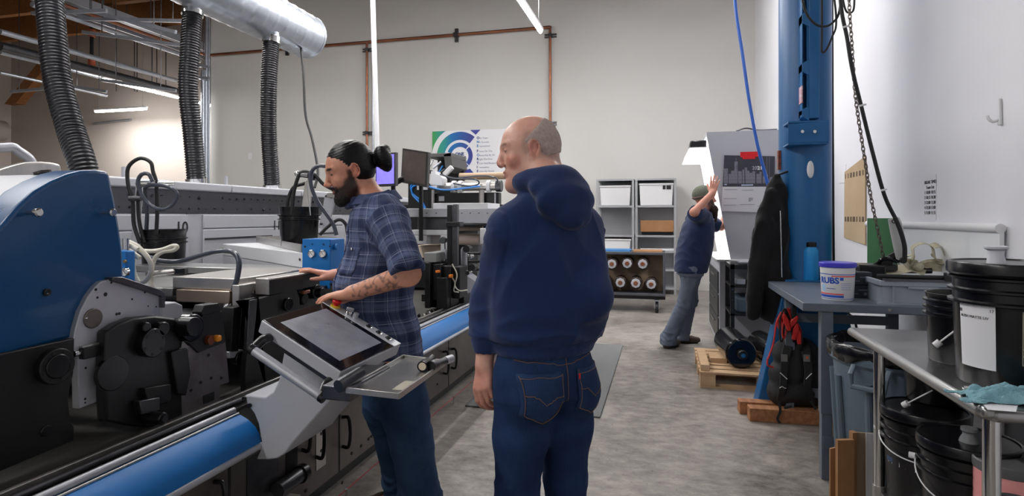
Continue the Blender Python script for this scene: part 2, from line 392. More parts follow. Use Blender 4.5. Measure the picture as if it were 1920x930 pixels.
for i, (a, w_) in enumerate(words):
    text('initial', a, 6.2*S, TEAL if i in (1, 2, 4) else NAVY, sg, (scx+33*S, YB-.034, zz), (1, 0, 0), (0, 0, 1), bold=.003)
    text('wording', w_, 4.6*S, GREY, sg, (scx+38*S, YB-.034, zz), (1, 0, 0), (0, 0, 1))
    zz -= (7.3 if i != 2 else 9.5)*S

# ---- shelving units
M['shelf'] = mat('shelf grey paint', (170, 172, 176), .45, .2)
def shelving(x0, x1, label, levels):
    y0, y1 = 10.9, 11.45; t = thing('shelving_unit', label, 'shelf', ((x0+x1)/2, (y0+y1)/2, 0), 'grey shelving against the back wall')
    for x in (x0+.02, x1-.02):
        for y in (y0+.02, y1-.02):
            b = MB().lh((x-.02, y-.02, 0), (x+.02, y+.02, 2.09)); b.build('post', M['shelf'], t)
    for z in levels: MB().lh((x0, y0-.005, z-.035), (x1, y1, z)).build('shelf_board', M['shelf'], t, bevel=.003)
    MB().lh((x0, y1, .1), (x1, y1+.008, 2.07)).build('back_panel', M['shelf'], t)
    return t
sxa, sxb, sxc = PY(1118, 400, 10.9).x, PY(1190, 400, 10.9).x, PY(1268, 400, 10.9).x
lv = (.12, .45, .78, 1.06, 1.6, 2.09)
shelving(sxa, sxb-.01, 'grey shelving unit on the left, nearer to the bald man', lv)
shelving(sxb+.01, sxc, 'grey shelving unit on the right, beside the man in the cap', lv)
def bin_(x0, x1, z0, z1_, label, dark=0, y0=10.93, m=None):
    t = thing('storage_bin', label, 'bin', ((x0+x1)/2, y0+.25, z0), 'bins on the grey shelving')
    b = MB(); b.prism([(x0+.02, z0), (x1-.02, z0), (x1, z1_), (x0, z1_)], 'y', y0, y0+.45); b.build('body', m or M['white'], t, bevel=.01)
    MB().lh((x0-.005, y0-.015, z1_-.03), (x1+.005, y0+.46, z1_)).build('rim', m or M['white'], t, bevel=.006)
    if dark:
        for k, w_ in ((.14, .05), (.06, .08)): MB().lh((x1-k-w_/2-.02, y0-.006, z1_-.11), (x1-k+w_/2-.02, y0+.0, z1_-.04)).build('printed_mark', M['ink'], t)
bin_(sxa+.06, sxb-.07, 1.602, 1.97, 'white bin on the top shelf of the left unit')
bin_(sxb+.08, sxc-.05, 1.602, 2.0, 'white bin with two dark labels on the top shelf of the right unit', 1)
bin_(sxa+.06, sxb-.07, .782, .99, 'white bin on the middle shelf of the left unit')
o = MB().lh((sxb+.1, 10.95, 1.12), (sxc-.04, 11.4, 1.33)).build('folded_sheets', M['card'], bevel=.01); tag(o, 'stack of folded beige sheets on the right shelving unit', 'sheets')
o = MB().lh((sxb+.12, 10.98, 1.062), (sxc-.06, 11.38, 1.12)).build('black_tray', M['black_plastic'], bevel=.008); tag(o, 'flat black tray beneath the folded beige sheets', 'tray')
o = MB().lh((sxb+.1, 10.95, .782), (sxc-.02, 11.4, .815)).build('paper_sheets', M['paper'], bevel=.004); tag(o, 'white paper sheets on the lower shelf of the right unit', 'paper')

# ---- roller trolley
M['trolley'] = mat('trolley grey', (74, 76, 82), .4, .2)
tx0, tx1, ty0, ty1, tz0, tz1 = -1.15, .02, 8.7, 9.3, .25, .88
tr = thing('roller_trolley', 'dark grey trolley on casters holding spare rollers', 'trolley', ((tx0+tx1)/2, 9, 0))
b = MB()
for lo, hi in (((tx0, ty0, tz0), (tx1, ty1, tz0+.035)), ((tx0, ty0, tz1-.035), (tx1, ty1, tz1))): b.lh(lo, hi)
b.lh((tx0, ty0, tz0+.035), (tx0+.035, ty1, tz1-.035)).lh((tx1-.035, ty0, tz0+.035), (tx1, ty1, tz1-.035)); b.build('frame', M['trolley'], tr, bevel=.004)
MB().lh((tx0+.03, ty0+.35, tz0+.03), (tx1-.03, ty0+.37, tz1-.03)).build('back_panel', mat('plywood panel', (150, 128, 104), .6, var=.1), tr)
MB().lh((tx0, ty0+.1, .19), (tx1, ty0+.5, tz0-.002)).build('under_deck', M['black_metal'], tr)
for x in (tx0+.15, tx1-.12):
    for y in (ty0+.08, ty1-.1):
        w = MB(); w.cyl((x-.022, y, .075), (x+.022, y, .075), .074, n=24).build('wheel', M['black_rubber'], tr, bevel=.008)
        w = MB(); w.prism([(-.03+y, .19), (.05+y, .19), (.012+y, .06), (-.012+y, .06)], 'x', x-.034, x-.024); w.prism([(-.03+y, .19), (.05+y, .19), (.012+y, .06), (-.012+y, .06)], 'x', x+.024, x+.034); w.lh((x-.034, y-.03, .17), (x+.034, y+.05, .19))
        w.build('caster_fork', M['galv'], tr)
rolls = [(1147, 495), (1176, 494), (1205, 495), (1134, 530), (1163, 530), (1192, 531), (1221, 533)]
M['roller_body'] = mat('dark roller sleeve', (52, 40, 38), .35, .3)
names = ['leftmost of the top row', 'in the middle of the top row', 'rightmost of the top row', 'leftmost of the bottom row', 'second from left in the bottom row', 'third from left in the bottom row', 'rightmost of the bottom row']
for (u, v), nm in zip(rolls, names):
    p = PY(u, v, ty0+.02); t = thing('spare_roller', 'dark roller with silver end on the trolley, '+nm, 'roller', (p.x, ty0+.02, p.z), 'rollers on the trolley')
    MB().cyl((p.x, ty0+.03, p.z), (p.x, ty0+.34, p.z), .088, n=28).build('sleeve', M['roller_body'], t, bevel=.008)
    MB().cyl((p.x, ty0+.01, p.z), (p.x, ty0+.03, p.z), .07, n=8).build('end_ring', M['alu'], t, bevel=.004)
    MB().cyl((p.x, ty0-.004, p.z), (p.x, ty0+.012, p.z), .033, n=20).build('core', M['copper'], t, bevel=.004)
o = MB().lh((-.95, 8.85, tz1), (-.48, 9.2, tz1+.025)).build('blue_folder', mat('folder blue', (70, 130, 190), .5)); tag(o, 'blue folder lying on the trolley top', 'folder')
o = MB().lh((-.44, 8.8, tz1), (-.02, 9.2, tz1+.02)).build('board_sheet', M['card']); tag(o, 'tan board lying on the trolley top', 'board')

# ---- floor mat
yn = PZ(1144, 786, 0).y; yf = PZ(1187, 649.5, 0).y
o = MB().lh((-1.42, yn, 0), (-.4275, yf, .012)).build('floor_mat', mat('anti fatigue mat', (104, 106, 106), .85, bump=.3, bscale=120), bevel=.005)
tag(o, 'flat grey rubber floor mat in the aisle beside the press', 'mat')
o = MB().lh((-1.42, 1.0, 0), (-.62, yn-.03, .004)).build('floor_sheet', mat('worn floor paint', (120, 116, 112), .5, rgb2=(92, 88, 84), vscale=6))
bpy.data.objects.remove(o)

# ================================================================ duct and corrugated hoses
XD = -4.0
duct = thing('spiral_duct', 'large silver spiral duct ending above the press cabinets', 'duct', (XD, 2, 3.3))
zc = 3.48; RD = .245; y_end = PX(574, 60, XD).y
b = MB(); n = 32; vs = []; ys = np.arange(-2.0, y_end, .02); prof = []
vs = []; cnt = len(ys)
for y in ys:
    for k in range(n):
        a = 2*math.pi*k/n; ph = ((y/.16+k/n) % 1); rr = RD+(.005 if ph < .1 else 0)
        vs.append((XD+rr*math.cos(a), y, zc+rr*math.sin(a)))
b.add(vs, [(i*n+k, i*n+(k+1) % n, (i+1)*n+(k+1) % n, (i+1)*n+k) for i in range(cnt-1) for k in range(n)]+[tuple(range(n)), tuple((cnt-1)*n+k for k in range(n))])
b.build('tube', M['galv'], duct, angle=60)
MB().lathe([(RD-.02, 0), (RD+.006, 0), (RD+.006, .03), (RD-.01, .05), (0, .05)], (XD, ys[-1], zc), (0, 1, 0)).build('end_cap', M['galv'], duct)
def hose(px, label, dep, r=.082):
    pts = [PD(u, v, d) for (u, v), d in zip(px, dep)]
    P = spline(pts, 12); L = sum((P[i+1]-P[i]).length for i in range(len(P)-1))
    N_ = int(L/.0052); cum = [0]
    for i in range(len(P)-1): cum.append(cum[-1]+(P[i+1]-P[i]).length)
    Q = []; j = 0
    for k in range(N_):
        s_ = L*k/(N_-1)
        while j < len(P)-2 and cum[j+1] < s_: j += 1
        t = (s_-cum[j])/max(1e-6, cum[j+1]-cum[j]); Q.append(P[j].lerp(P[j+1], t))
    t = thing('corrugated_hose', label, 'hose', Q[-1], 'black corrugated hoses')
    MB().tube(Q, lambda a: r-.010+.010*(.5+.5*math.sin(a*(N_-1)*math.pi/2.2)), 24, 0).build('hose_body', M['hose'], t, angle=80)
    for q, nx in ((Q[0], Q[8]), (Q[-1], Q[-9])):
        d = (nx-q).normalized(); c = MB(); c.lathe([(r-.004, -.03), (r+.008, -.03), (r+.008, .035), (r-.004, .035)], q, d); c.build('hose_clamp', M['chrome'], t)
    return Q[0]
tops = []
tops.append(hose([(84, -95), (93, 0), (98, 60), (108, 150), (132, 240), (152, 300), (166, 350)], 'leftmost black corrugated hose, bending down behind the blue cover', [4.05, 3.95, 3.9, 3.85, 3.8, 3.75, 3.75]))
tops.append(hose([(361, 22), (356, 100), (353, 170), (361, 250), (369, 342)], 'middle black corrugated hose hanging from the duct to the cabinet top', [5.2, 5.15, 5.15, 5.2, 5.25]))
tops.append(hose([(509, 76), (504.5, 150), (504, 250), (510.5, 352)], 'rightmost black corrugated hose, hanging near the duct end', [6.05, 6.0, 6.05, 6.15]))
for q in tops: 
    MB().lathe([(.09, 0), (.08, .02), (.08, .12)], (q.x, q.y, q.z+.0), (0, 0, 1), 24).build('hose_collar', M['galv'], duct)
e = PD(565, 100, 6.4)
poly_thing('hanging_cable', 'black cable hanging from the duct end down to the press', 'cable', M['black_rubber'],
           [PD(564, 85, 6.5), PD(569, 140, 6.4), PD(573, 215, 6.3), PD(585, 260, 6.2), (PD(596, 320, 6.0)), PD(590, 352, 5.9)], .013, 8)

# ================================================================ ceiling clutter of the far room
def px_run(u0, v0, u1, v1, X): return [PX(u0, v0, X), PX(u1, v1, X)]
runs = [('roof_conduit', 'long grey conduit under the roof, uppermost left', -10.7, 60, 20, 375, 105, .05, 'galv'),
        ('roof_conduit', 'grey conduit crossing behind the left hose, upper middle', -11.2, 0, 50, 330, 158, .05, 'galv'),
        ('sprinkler_pipe', 'dark sprinkler pipe running down to the far tube light', -11.5, 0, 88, 330, 170, .085, 'dark_steel'),
        ('roof_conduit', 'grey conduit just under the dark sprinkler pipe', -12.2, 0, 103, 300, 168, .05, 'galv'),
        ('roof_conduit', 'lowest grey conduit at the left', -13.5, 0, 140, 200, 176, .035, 'galv'),
        ('copper_line', 'orange copper line along the cable tray under the roof', -10.6, 112, 10, 385, 100, .035, 'copper')]
for nm, lb, X, u0, v0, u1, v1, r, m_ in runs:
    p0 = PX(u0, v0, X); p1 = PX(u1, v1, X)
    d = p1-p0; z = p0.z+(p1.z-p0.z)*.5; p0.z = p1.z = z
    poly_thing(nm, lb, 'pipe', M[m_], [p0, p1], r, 12, 0)
for i, (X, z, y0, y1) in enumerate(((-11.0, 5.45, 5.5, 13.4), (-12.2, 5.9, 6.0, 13.4))):
    t = thing('cable_tray', ['wide galvanised cable tray under the roof beside the duct', 'second cable tray, further left and higher'][i], 'cable tray', (X, y0, z))
    MB().lh((X-.3, y0, z), (X+.3, y1, z+.01)).build('tray_floor', M['dark_steel'], t)
    for sx in (-1, 1): MB().lh((X+sx*.3-.015, y0, z-.06), (X+sx*.3+.015, y1, z+.12)).build('side_rail', M['galv'], t)
    for k in range(5): MB().tube([(X+.28, y0+.4+k*1.1, z), (X+.28, y0+.4+k*1.1, HC)], .012, 6, 0).build('hanger_rod', M['dark_steel'], t)
for i, y in enumerate((7.6, 9.0, 10.4, 11.9)):
    t = MB().lh((XFL, y, 6.15), (XR if y < 11 else XL, y+.14, HC)).build('trim_%d' % (i+1), M['beam'], kind='structure')
for i, (u, v0, v1, Y) in enumerate(((172, 62, 118, 11.0),)):
    a = PY(u, v0, Y); b_ = PY(u, v1, Y); t = thing('pipe_drop', 'short dark pipe drop with orange fittings under the roof', 'pipe', a)
    MB().tube([(a.x, a.y, HC), b_], .04, 10, 0).build('drop_pipe', M['black_metal'], t)
    for q in (a, b_): MB().cyl(q-Vector((0, 0, .09)), q+Vector((0, 0, .09)), .075, n=12).build('fitting', mat('orange fitting', (150, 70, 40), .5), t, bevel=.01)
a = PY(85, 118, 12.9); b_ = PY(22, 195, 12.9)
o = MB().prism([(a.x-.22, a.z), (a.x+.22, a.z), (b_.x+.22, b_.z), (b_.x-.22, b_.z)], 'y', 12.85, 13.1).build('brace_beam', M['beam']); tag(o, 'slanting orange wooden brace in the upper left corner', 'beam')
rodlb = ['left', 'second', 'third', 'fourth', 'fifth', 'rightmost']
for i, u in enumerate((218, 252, 257, 285, 294, 311)):
    p = PY(u, 60, 12.0+.1*i); poly_thing('hanger_rod', 'thin steel rod hanging from the roof, '+rodlb[i]+' of the six', 'rod', M['dark_steel'], [(p.x, p.y, 4.6), (p.x, p.y, HC)], .012, 6, 0, 'thin hanger rods')
for i, (u0, v0, u1, v1, X) in enumerate(((155, 60, 340, 85, -10.9), (60, 25, 200, 20, -11), (20, 172, 100, 165, -14), (130, 12, 330, 60, -10.8), (190, 150, 330, 170, -11), (150, 35, 370, 40, -10.7), (130, 160, 200, 172, -12), (340, 120, 392, 125, -10.7), (340, 143, 392, 147, -10.8))):
    a = PX(u0, v0, X); b_ = PY(u1, v1, a.y+.15)
    lbs = ['beside the left hose near the top', 'at the very top left', 'near the slanting brace', 'under the duct', 'over the far tube light', 'behind the middle hose, top', 'behind the left hose, lower', 'upper one by the wall edge', 'lower one by the wall edge']
    o = thing('strut_channel', 'short crosswise strut channel under the roof, '+lbs[i], 'strut', (a+b_)/2, 'strut channels under the roof')
    MB().box((a+b_)/2, ((b_-a).length, .05, .06), (b_-a).to_track_quat('X', 'Z').to_matrix()).build('channel', M['galv'], o)
    for q in (a.lerp(b_, .2), a.lerp(b_, .8)): MB().cyl(q, (q.x, q.y, HC-.02), .008, n=6).build('rod', M['dark_steel'], o)
o = MB().tube([PY(245, 224, YF-.05), PY(175, 232, YF-.05)], .03, 8, 0).build('wall_conduit', M['galv']); tag(o, 'faint conduit on the far warm wall under the tube light', 'conduit')

# ================================================================ right side: jib column, bench, steel table
cc = PD(1509, 500, 4.345); CX, CY = cc.x, cc.y; CR = .178
col = thing('crane_column', 'thick blue steel crane column standing behind the grey workbench', 'column', (CX, CY, 0))
MB().cyl((CX, CY, 0), (CX, CY, 4.6), CR, n=48).build('post', M['blue_col'], col, angle=50)
MB().lh((CX-.24, CY-.22, 0), (CX+.26, CY+.24, .025)).build('base_plate', M['blue_col'], col, bevel=.004)
gx = PD(1418, 753, 4.25).x
for nm, yy in (('gusset', 0),):
    MB().prism([(gx, .0), (gx, .045), (CX-.17, .95), (CX-.1, .95), (CX-.1, 0)], 'y', CY-.22, CY-.05).build('gusset', M['blue_col'], col, bevel=.006)
MB().prism([(CX+.38, .0), (CX+.38, .045), (CX+.17, .95), (CX+.1, .95), (CX+.1, 0)], 'y', CY-.24, CY-.05).build('gusset', M['blue_col'], col, bevel=.006)
MB().lh((CX-.1, CY-.22, .03), (CX+.12, CY-.1, .95)).build('web_plate', M['blue_col'], col, bevel=.006)
# ladder-like rail on the camera side
def on_col(u, v, d=4.36): return PD(u, v, d)
yl = CY-CR-.09
xl0, xl1, xl2 = PY(1504, 100, yl).x, PY(1517, 100, yl).x, PY(1537, 100, yl).x
zb = PY(1520, 222, yl).z
rl = MB(); rl.lh((xl1, yl, zb), (xl2, CY-CR+.03, 4.4))
rl.build('rail', M['blue_col'], col, bevel=.004)
side = MB(); side.lh((xl1-.012, yl+.01, zb), (xl1, CY-.12, 4.4)); side.build('rail_web', M['blue_col'], col)
MB().lh((xl0, yl+.075, zb), (xl1, CY-.12, 4.4)).lh((xl0, yl+.004, zb+.03), (xl0+.005, yl+.08, 4.4)).build('rail_back', M['blue_col'], col)
for v0, v1 in ((205, 224), (118, 139), (25, 48), (-70, -45), (-170, -145)):
    z1_, z0 = PY(1510, v0, yl).z, PY(1510, v1, yl).z
    MB().prism([(xl0, z0+.02), (xl0, z1_-.0), (xl1+.002, z1_+.025), (xl1+.002, z0-.01)], 'y', yl+.002, CY-CR+.02).build('rail_rung', M['blue_col'], col, bevel=.003)
br = MB(); x0, x1 = PY(1478, 250, yl-.02).x, PY(1554, 250, yl-.02).x; za, zb_ = PY(1500, 268, yl-.02).z, PY(1500, 230, yl-.02).z
br.prism([(x0, yl-.01), (x1, yl-.03), (x1, yl-.018), (x0+.01, yl+.002)], 'z', za, zb_)
br.build('bracket', M['blue_col'], col, bevel=.003)
MB().lh((x0, yl-.02, zb_), (x1, CY-.1, zb_+.012)).build('bracket_shelf', M['blue_col'], col)
MB().lh((x0, yl-.02, za-.01), (x1, CY-.1, za)).build('bracket_shelf', M['blue_col'], col)
for u in (1504, 1527):
    p = PY(u, 247, yl-.03); MB().cyl(p, p-Vector((0, .012, 0)), .012, n=6).build('bolt', M['chrome'], col)
p = PD(1519, 318, 4.17)
o = MB().ball((p.x, CY-math.sqrt(max(.001, CR**2-(p.x-CX)**2))-.012, p.z), .062, 16, (.38, .25, 1)).build('adhesive_hook', M['white']); tag(o, 'white oval plastic hook stuck on the blue column', 'hook')
p = PD(1465, 300, 4.345)
o = MB().lh((CX-CR-.012, CY-.05, p.z-.07), (CX-CR+.02, CY+.0, p.z+.07)).build('warning_sticker', mat('orange label', (186, 84, 54), .5, rgb2=(40, 36, 36), vscale=30)); tag(o, 'small orange and black sticker on the left edge of the blue column', 'sticker')
p = PD(1508, 190, 4.36)
o = MB().lh((xl0-.004, yl-.0, p.z-.06), (xl0+.004, yl+.08, p.z+.06)).build('red_sticker', mat('red white label', (196, 60, 84), .5, rgb2=(220, 220, 228), vscale=25)); tag(o, 'small red and white sticker on the blue rail', 'sticker')

# ---- grey workbench
BZ = .94; BX0 = .718; BX1 = 1.585; BY0 = 3.42; BY1 = 4.50
wb = thing('workbench', 'blue-grey steel workbench carrying the white wipes tub', 'workbench', ((BX0+BX1)/2, 3.95, 0))
MB().lh((BX0, BY0, BZ-.045), (BX1, BY1, BZ)).build('worktop', M['bench'], wb, bevel=.004)
for x in (BX0+.12, BX1-.12):
    for y in (BY0+.04, BY1-.1):
        l = MB(); l.lh((x-.03, y-.03, .35), (x+.03, y+.03, BZ-.045)); l.lh((x-.026, y-.026, 0), (x+.026, y+.026, .36)); l.build('leg', M['bench'], wb, bevel=.003)
for y in (BY0+.04, BY1-.1):
    MB().lh((BX0+.1, y-.034, .17), (BX1-.1, y-.028, .235)).build('cross_bar', M['bench'], wb)
    MB().lh((BX0+.1, y-.034, .68), (BX1-.1, y-.028, .74)).build('cross_bar', M['bench'], wb)
for x in (BX0+.4,): MB().cyl((BX0+.41, BY0-.003, BZ-.022), (BX0+.41, BY0, BZ-.022), .009, n=12).build('bolt', M['chrome'], wb)
# bottle
p = PZ(1518.5, 526, BZ); p.y -= .03
t = thing('water_bottle', 'bright blue water bottle with a black cap on the workbench corner', 'bottle', (p.x, p.y, BZ))
MB().lathe([(.046, 0), (.05, .006), (.05, .205), (.047, .222), (.036, .238), (.034, .245)], (p.x, p.y, BZ), n=32).build('body', mat('bottle blue', (38, 150, 222), .42), t)
cb = MB(); cb.lathe([(.036, .243), (.036, .272), (.03, .278), (.014, .28)], (p.x, p.y, BZ), n=28); cb.build('cap', M['black_plastic'], t)
MB().tube([(p.x-.03, p.y, BZ+.272), (p.x-.012, p.y, BZ+.292), (p.x+.02, p.y, BZ+.285), (p.x+.05, p.y, BZ+.278)], lambda a: (.012, .006), 8).build('cap_loop', M['black_plastic'], t)
# small black gadget
p = PZ(1478, 523, BZ)
t = thing('clip_block', 'small flat black block with balls at the back edge of the workbench', 'tool', (p.x, p.y, BZ))
MB().lh((p.x-.06, p.y-.03, BZ+.018), (p.x+.07, p.y+.03, BZ+.032)).build('plate', M['black_plastic'], t, bevel=.003)
for k in range(3): MB().ball((p.x-.04+k*.022, p.y-.02, BZ+.011), .011, 10).build('ball', M['black_gloss'], t)
# wipes tub
fx = PZ(1571, 565, BZ); tub = Vector((fx.x+.02, fx.y+.085, BZ))
t = thing('wipes_tub', 'white round wipes tub with a purple-blue lid on the workbench', 'tub', tub)
MB().lathe([(.076, 0), (.079, .004), (.087, .175), (.087, .185)], tub, n=48).build('body', M['white'], t)
MB().lathe([(.089, .18), (.093, .182), (.094, .203), (.09, .207), (.0, .206)], tub, n=48).build('lid', mat('violet blue lid', (66, 62, 196), .35), t)
TB = mat('tub print blue', (30, 84, 190), .5); TR = mat('tub print red', (226, 84, 84), .5); TL = mat('tub print pale blue', (160, 200, 232), .5)
def wrap(name, c, rf, a0_, a1_, z0, z1_, m, parent, off=.0008, n=16):
    b = MB(); vs = []
    for i in range(n+1):
        a = math.radians(a0_+(a1_-a0_)*i/n)
        for z in (z0, z1_): r = rf(z)+off; vs.append((c.x+r*math.cos(a), c.y+r*math.sin(a), c.z+z))
        for z in (z0, z1_): r = rf(z)-.002; vs.append((c.x+r*math.cos(a), c.y+r*math.sin(a), c.z+z))
    fs = []
    for i in range(n):
        o = i*4; fs += [(o, o+4, o+5, o+1), (o+2, o+3, o+7, o+6), (o, o+2, o+6, o+4), (o+1, o+5, o+7, o+3)]
    fs += [(0, 1, 3, 2), (n*4, n*4+2, n*4+3, n*4+1)]
    b.add(vs, fs); return b.build(name, m, parent, angle=60)
tr_ = lambda z: .0785+.0487*z
# angle facing the camera: -Y about 250 deg
fa = math.degrees(math.atan2(-tub.y, -tub.x))
wrap('print_band', tub, tr_, fa-80, fa+80, .142, .146, TB, t); wrap('print_band', tub, tr_, fa-20, fa+80, .131, .137, TR, t)
wrap('print_band', tub, tr_, fa-80, fa+22, .018, .030, TB, t); wrap('print_band', tub, tr_, fa-80, fa+22, .033, .040, TR, t)
wrap('print_band', tub, tr_, fa-80, fa+80, .010, .0125, TB, t)
def curved_text(name, body, size, m, parent, c, rf, ang, z, bold=0, flip=1):
    cu = bpy.data.curves.new(name, 'FONT'); cu.body = body; cu.size = size; cu.extrude = .0006; cu.offset = bold; cu.resolution_u = 3
    tmp = bpy.data.objects.new('tmp', cu); COL.objects.link(tmp); bpy.context.view_layer.update()
    me = bpy.data.meshes.new_from_object(tmp.evaluated_get(bpy.context.evaluated_depsgraph_get())); bpy.data.objects.remove(tmp)
    me.name = name
    for v in me.vertices:
        zz_ = z+v.co.y; r = rf(zz_)+.0008+v.co.z; a = math.radians(ang)+v.co.x/rf(zz_)
        v.co = Vector((r*math.cos(a), r*math.sin(a), zz_))
    o = bpy.data.objects.new(name, me); COL.objects.link(o); o.parent = parent; off = Vector((0, 0, 0)); p = parent
    while p: off += p.location; p = p.parent
    o.location = c-off; me.materials.clear(); me.materials.append(m); return o
curved_text('lettering', 'RUBS', .046, TB, t, tub, tr_, fa-68, .095, .0016)
wrap('print_mark', tub, tr_, fa-62, fa-44, .05, .085, TL, t); wrap('print_mark', tub, tr_, fa-40, fa-6, .064, .067, TB, t)
for k in range(4): wrap('print_line', tub, tr_, fa+12, fa+50, .095-k*.011, .0965-k*.011, TB, t)
wrap('print_mark', tub, tr_, fa+8, fa+20, .112, .128, TB, t)
# two black boxes
bxp = PZ(1616, 560, BZ)
for k, (nm, lb) in enumerate((('carton', 'lower of the two small black cartons behind the wipes tub'), ('carton', 'upper of the two small black cartons behind the wipes tub'))):
    z = BZ+k*.073; t = thing(nm, lb, 'box', (bxp.x, bxp.y+.08, z), 'small black cartons')
    x0, x1 = bxp.x-.075+k*.006, bxp.x+.055+k*.008; y0 = bxp.y+.04-k*.005
    MB().lh((x0, y0, z), (x1, y0+.2, z+.071)).build('box', mat('black carton', (44, 50, 60), .5), t, bevel=.002)
    G = mat('carton print', (120, 130, 144), .5)
    MB().lh((x0+.07, y0-.001, z+.04), (x0+.115, y0, z+.047)).build('print_line', G, t)
    MB().cyl((x0+.105, y0-.001, z+.022), (x0+.105, y0, z+.022), .009, n=14).build('print_dot', G, t)
    MB().lh((x0+.03, y0-.001, z+.02), (x0+.07, y0, z+.024)).build('print_line', G, t)
# grey crate
cz = BZ; c0 = PZ(1645, 566, BZ); ex0, ex1, ey0, ey1 = 1.10, 1.575, 3.47, 3.84
M['crate'] = mat('crate grey', (150, 156, 168), .45)
t = thing('euro_crate', 'shallow grey plastic crate on the workbench under the straps', 'crate', ((ex0+ex1)/2, 3.65, cz))
b = MB(); i_ = .015
b.lh((ex0+i_, ey0+i_, cz), (ex1-i_, ey1-i_, cz+.006))
for lo, hi in (((ex0+i_, ey0+i_), (ex1-i_, ey0+i_+.006)), ((ex0+i_, ey1-i_-.006), (ex1-i_, ey1-i_)), ((ex0+i_, ey0+i_+.006), (ex0+i_+.006, ey1-i_-.006)), ((ex1-i_-.006, ey0+i_+.006), (ex1-i_, ey1-i_-.006))): b.lh((*lo, cz+.006), (*hi, cz+.1))
b.build('tub', M['crate'], t)
b = MB()
for lo, hi in (((ex0, ey0), (ex1, ey0+.02)), ((ex0, ey1-.02), (ex1, ey1)), ((ex0, ey0+.02), (ex0+.02, ey1-.02)), ((ex1-.02, ey0+.02), (ex1, ey1-.02))): b.lh((*lo, cz+.095), (*hi, cz+.122))
b.build('rim', M['crate'], t, bevel=.003)
for x in (ex0+.06, ex1-.08): MB().lh((x, ey0+.004, cz+.004), (x+.008, ey0+.016, cz+.095)).build('rib', M['crate'], t)
MB().lh((ex0+.13, ey0-.004, cz+.083), (ex0+.27, ey0+.004, cz+.095)).build('handle_lip', M['crate'], t, bevel=.002)
MB().lh((ex0-.012, ey0-.006, cz), (ex1, ey0+.014, cz+.008)).build('foot_rim', M['crate'], t)
# long black bracket bar and black frame on crate
z = cz+.122
t = thing('black_bracket_bar', 'black metal bar with slots lying on the front rim of the grey crate', 'bar', (1.33, ey0, z))
MB().lh((ex0+.02, ey0-.005, z), (1.575, ey0+.03, z+.012)).build('flat_bar', M['dark_steel'], t)
MB().tube([(ex0, ey0+.05, z+.02), (ex0+.12, ey0+.02, z+.022), (ex0+.3, ey0+.015, z+.022)], .012, 8).build('tube_edge', M['black_rubber'], t)
MB().lh((ex0+.29, ey0-.006, z+.004), (1.575, ey0+.006, z+.05)).build('slotted_plate', M['black_metal'], t, bevel=.003)
MB().lh((ex0+.355, ey0-.009, z+.012), (ex0+.38, ey0-.004, z+.052)).build('light_tab', M['alu'], t)
MB().lh((ex0+.405, ey0-.0085, z+.026), (ex0+.435, ey0-.004, z+.034)).build('slot_glint', M['chrome'], t)
# black jaws and beam behind the tub
t = thing('black_hoist_hook', 'black hoist hook block resting on the crate at the end of the chain', 'hook', (1.14, 3.6, z))
p = PD(1664, 500, 3.42)
b = MB(); b.box(p+Vector((0, 0, -.005)), (.1, .06, .045), rz(.5)).build('hook_block', M['black_metal'], t, bevel=.012)
MB().tube([p+Vector((-.05, 0, 0)), p+Vector((-.04, -.02, .04)), p+Vector((.0, -.03, .05)), p+Vector((.05, -.02, .03))], .012, 8).build('hook_arm', M['black_gloss'], t)
MB().prism([(p.x-.13, p.z-.02), (p.x+.02, p.z+.01), (p.x+.07, p.z+.1), (p.x+.055, p.z+.1), (p.x-.02, p.z+.05)], 'y', p.y-.01, p.y+.01).build('hook_lever', M['black_metal'], t, bevel=.003)
p0 = PD(1604, 505, 3.6); p1 = PD(1655, 505, 3.55)
o = MB().tube([p0, p0.lerp(p1, .5)+Vector((0, 0, -.004)), p1+Vector((.25, -.02, 0))], .018, 10).build('black_tube', M['black_gloss']); tag(o, 'black glossy tube lying behind the wipes tub towards the crate', 'tube')
o = MB().lh((BX0+.52, 3.8, BZ), (1.09, 3.98, BZ+.18)).build('black_case', M['black_plastic'], bevel=.01); tag(o, 'dark low case behind the two black cartons', 'case')

# straps (ribbons with thickness)
M['strap'] = mat('beige webbing', (216, 210, 186), .75, rgb2=(184, 178, 152), vscale=40, bump=.3, bscale=150)
def ribbon(pts, wdir, w, th=.003, k=8):
    P = spline([Vector(p) for p in pts], k); b = MB(); vs = []; m = len(P)
    for i, p in enumerate(P):
        d = (P[min(i+1, m-1)]-P[max(i-1, 0)]).normalized()
        W_ = Vector(wdir(i/(m-1)) if callable(wdir) else wdir); W_ = (W_-d*W_.dot(d)).normalized(); n_ = d.cross(W_)
        ww = w(i/(m-1)) if callable(w) else w
        for s1, s2 in ((-1, -1), (1, -1), (1, 1), (-1, 1)): vs.append(p+W_*ww*.5*s1+n_*th*.5*s2)
    fs = []
    for i in range(m-1):
        for a in range(4): fs.append((i*4+a, i*4+(a+1) % 4, (i+1)*4+(a+1) % 4, (i+1)*4+a))
    fs += [(3, 2, 1, 0), ((m-1)*4, (m-1)*4+1, (m-1)*4+2, (m-1)*4+3)]
    return b.add(vs, fs)
def pd(u, v, d=3.45): return PD(u, v, d)
ribbon([pd(1700, 496, 3.5), pd(1712, 482), pd(1712, 464), pd(1730, 456), pd(1748, 464), pd(1752, 482), pd(1766, 492, 3.5)], (.15, 1, .1), .07).build('strap', M['strap'])
S1 = bpy.data.objects['strap']; tag(S1, 'beige webbing strap standing up in a loop on the grey crate', 'strap', 'beige straps')
o = ribbon([pd(1748, 462), pd(1758, 460), pd(1766, 468), pd(1770, 488), pd(1756, 490)], (.1, .7, .3), .06).build('strap', M['strap']); tag(o, 'beige strap end with a folded fabric tab, topmost at the right', 'strap', 'beige straps')
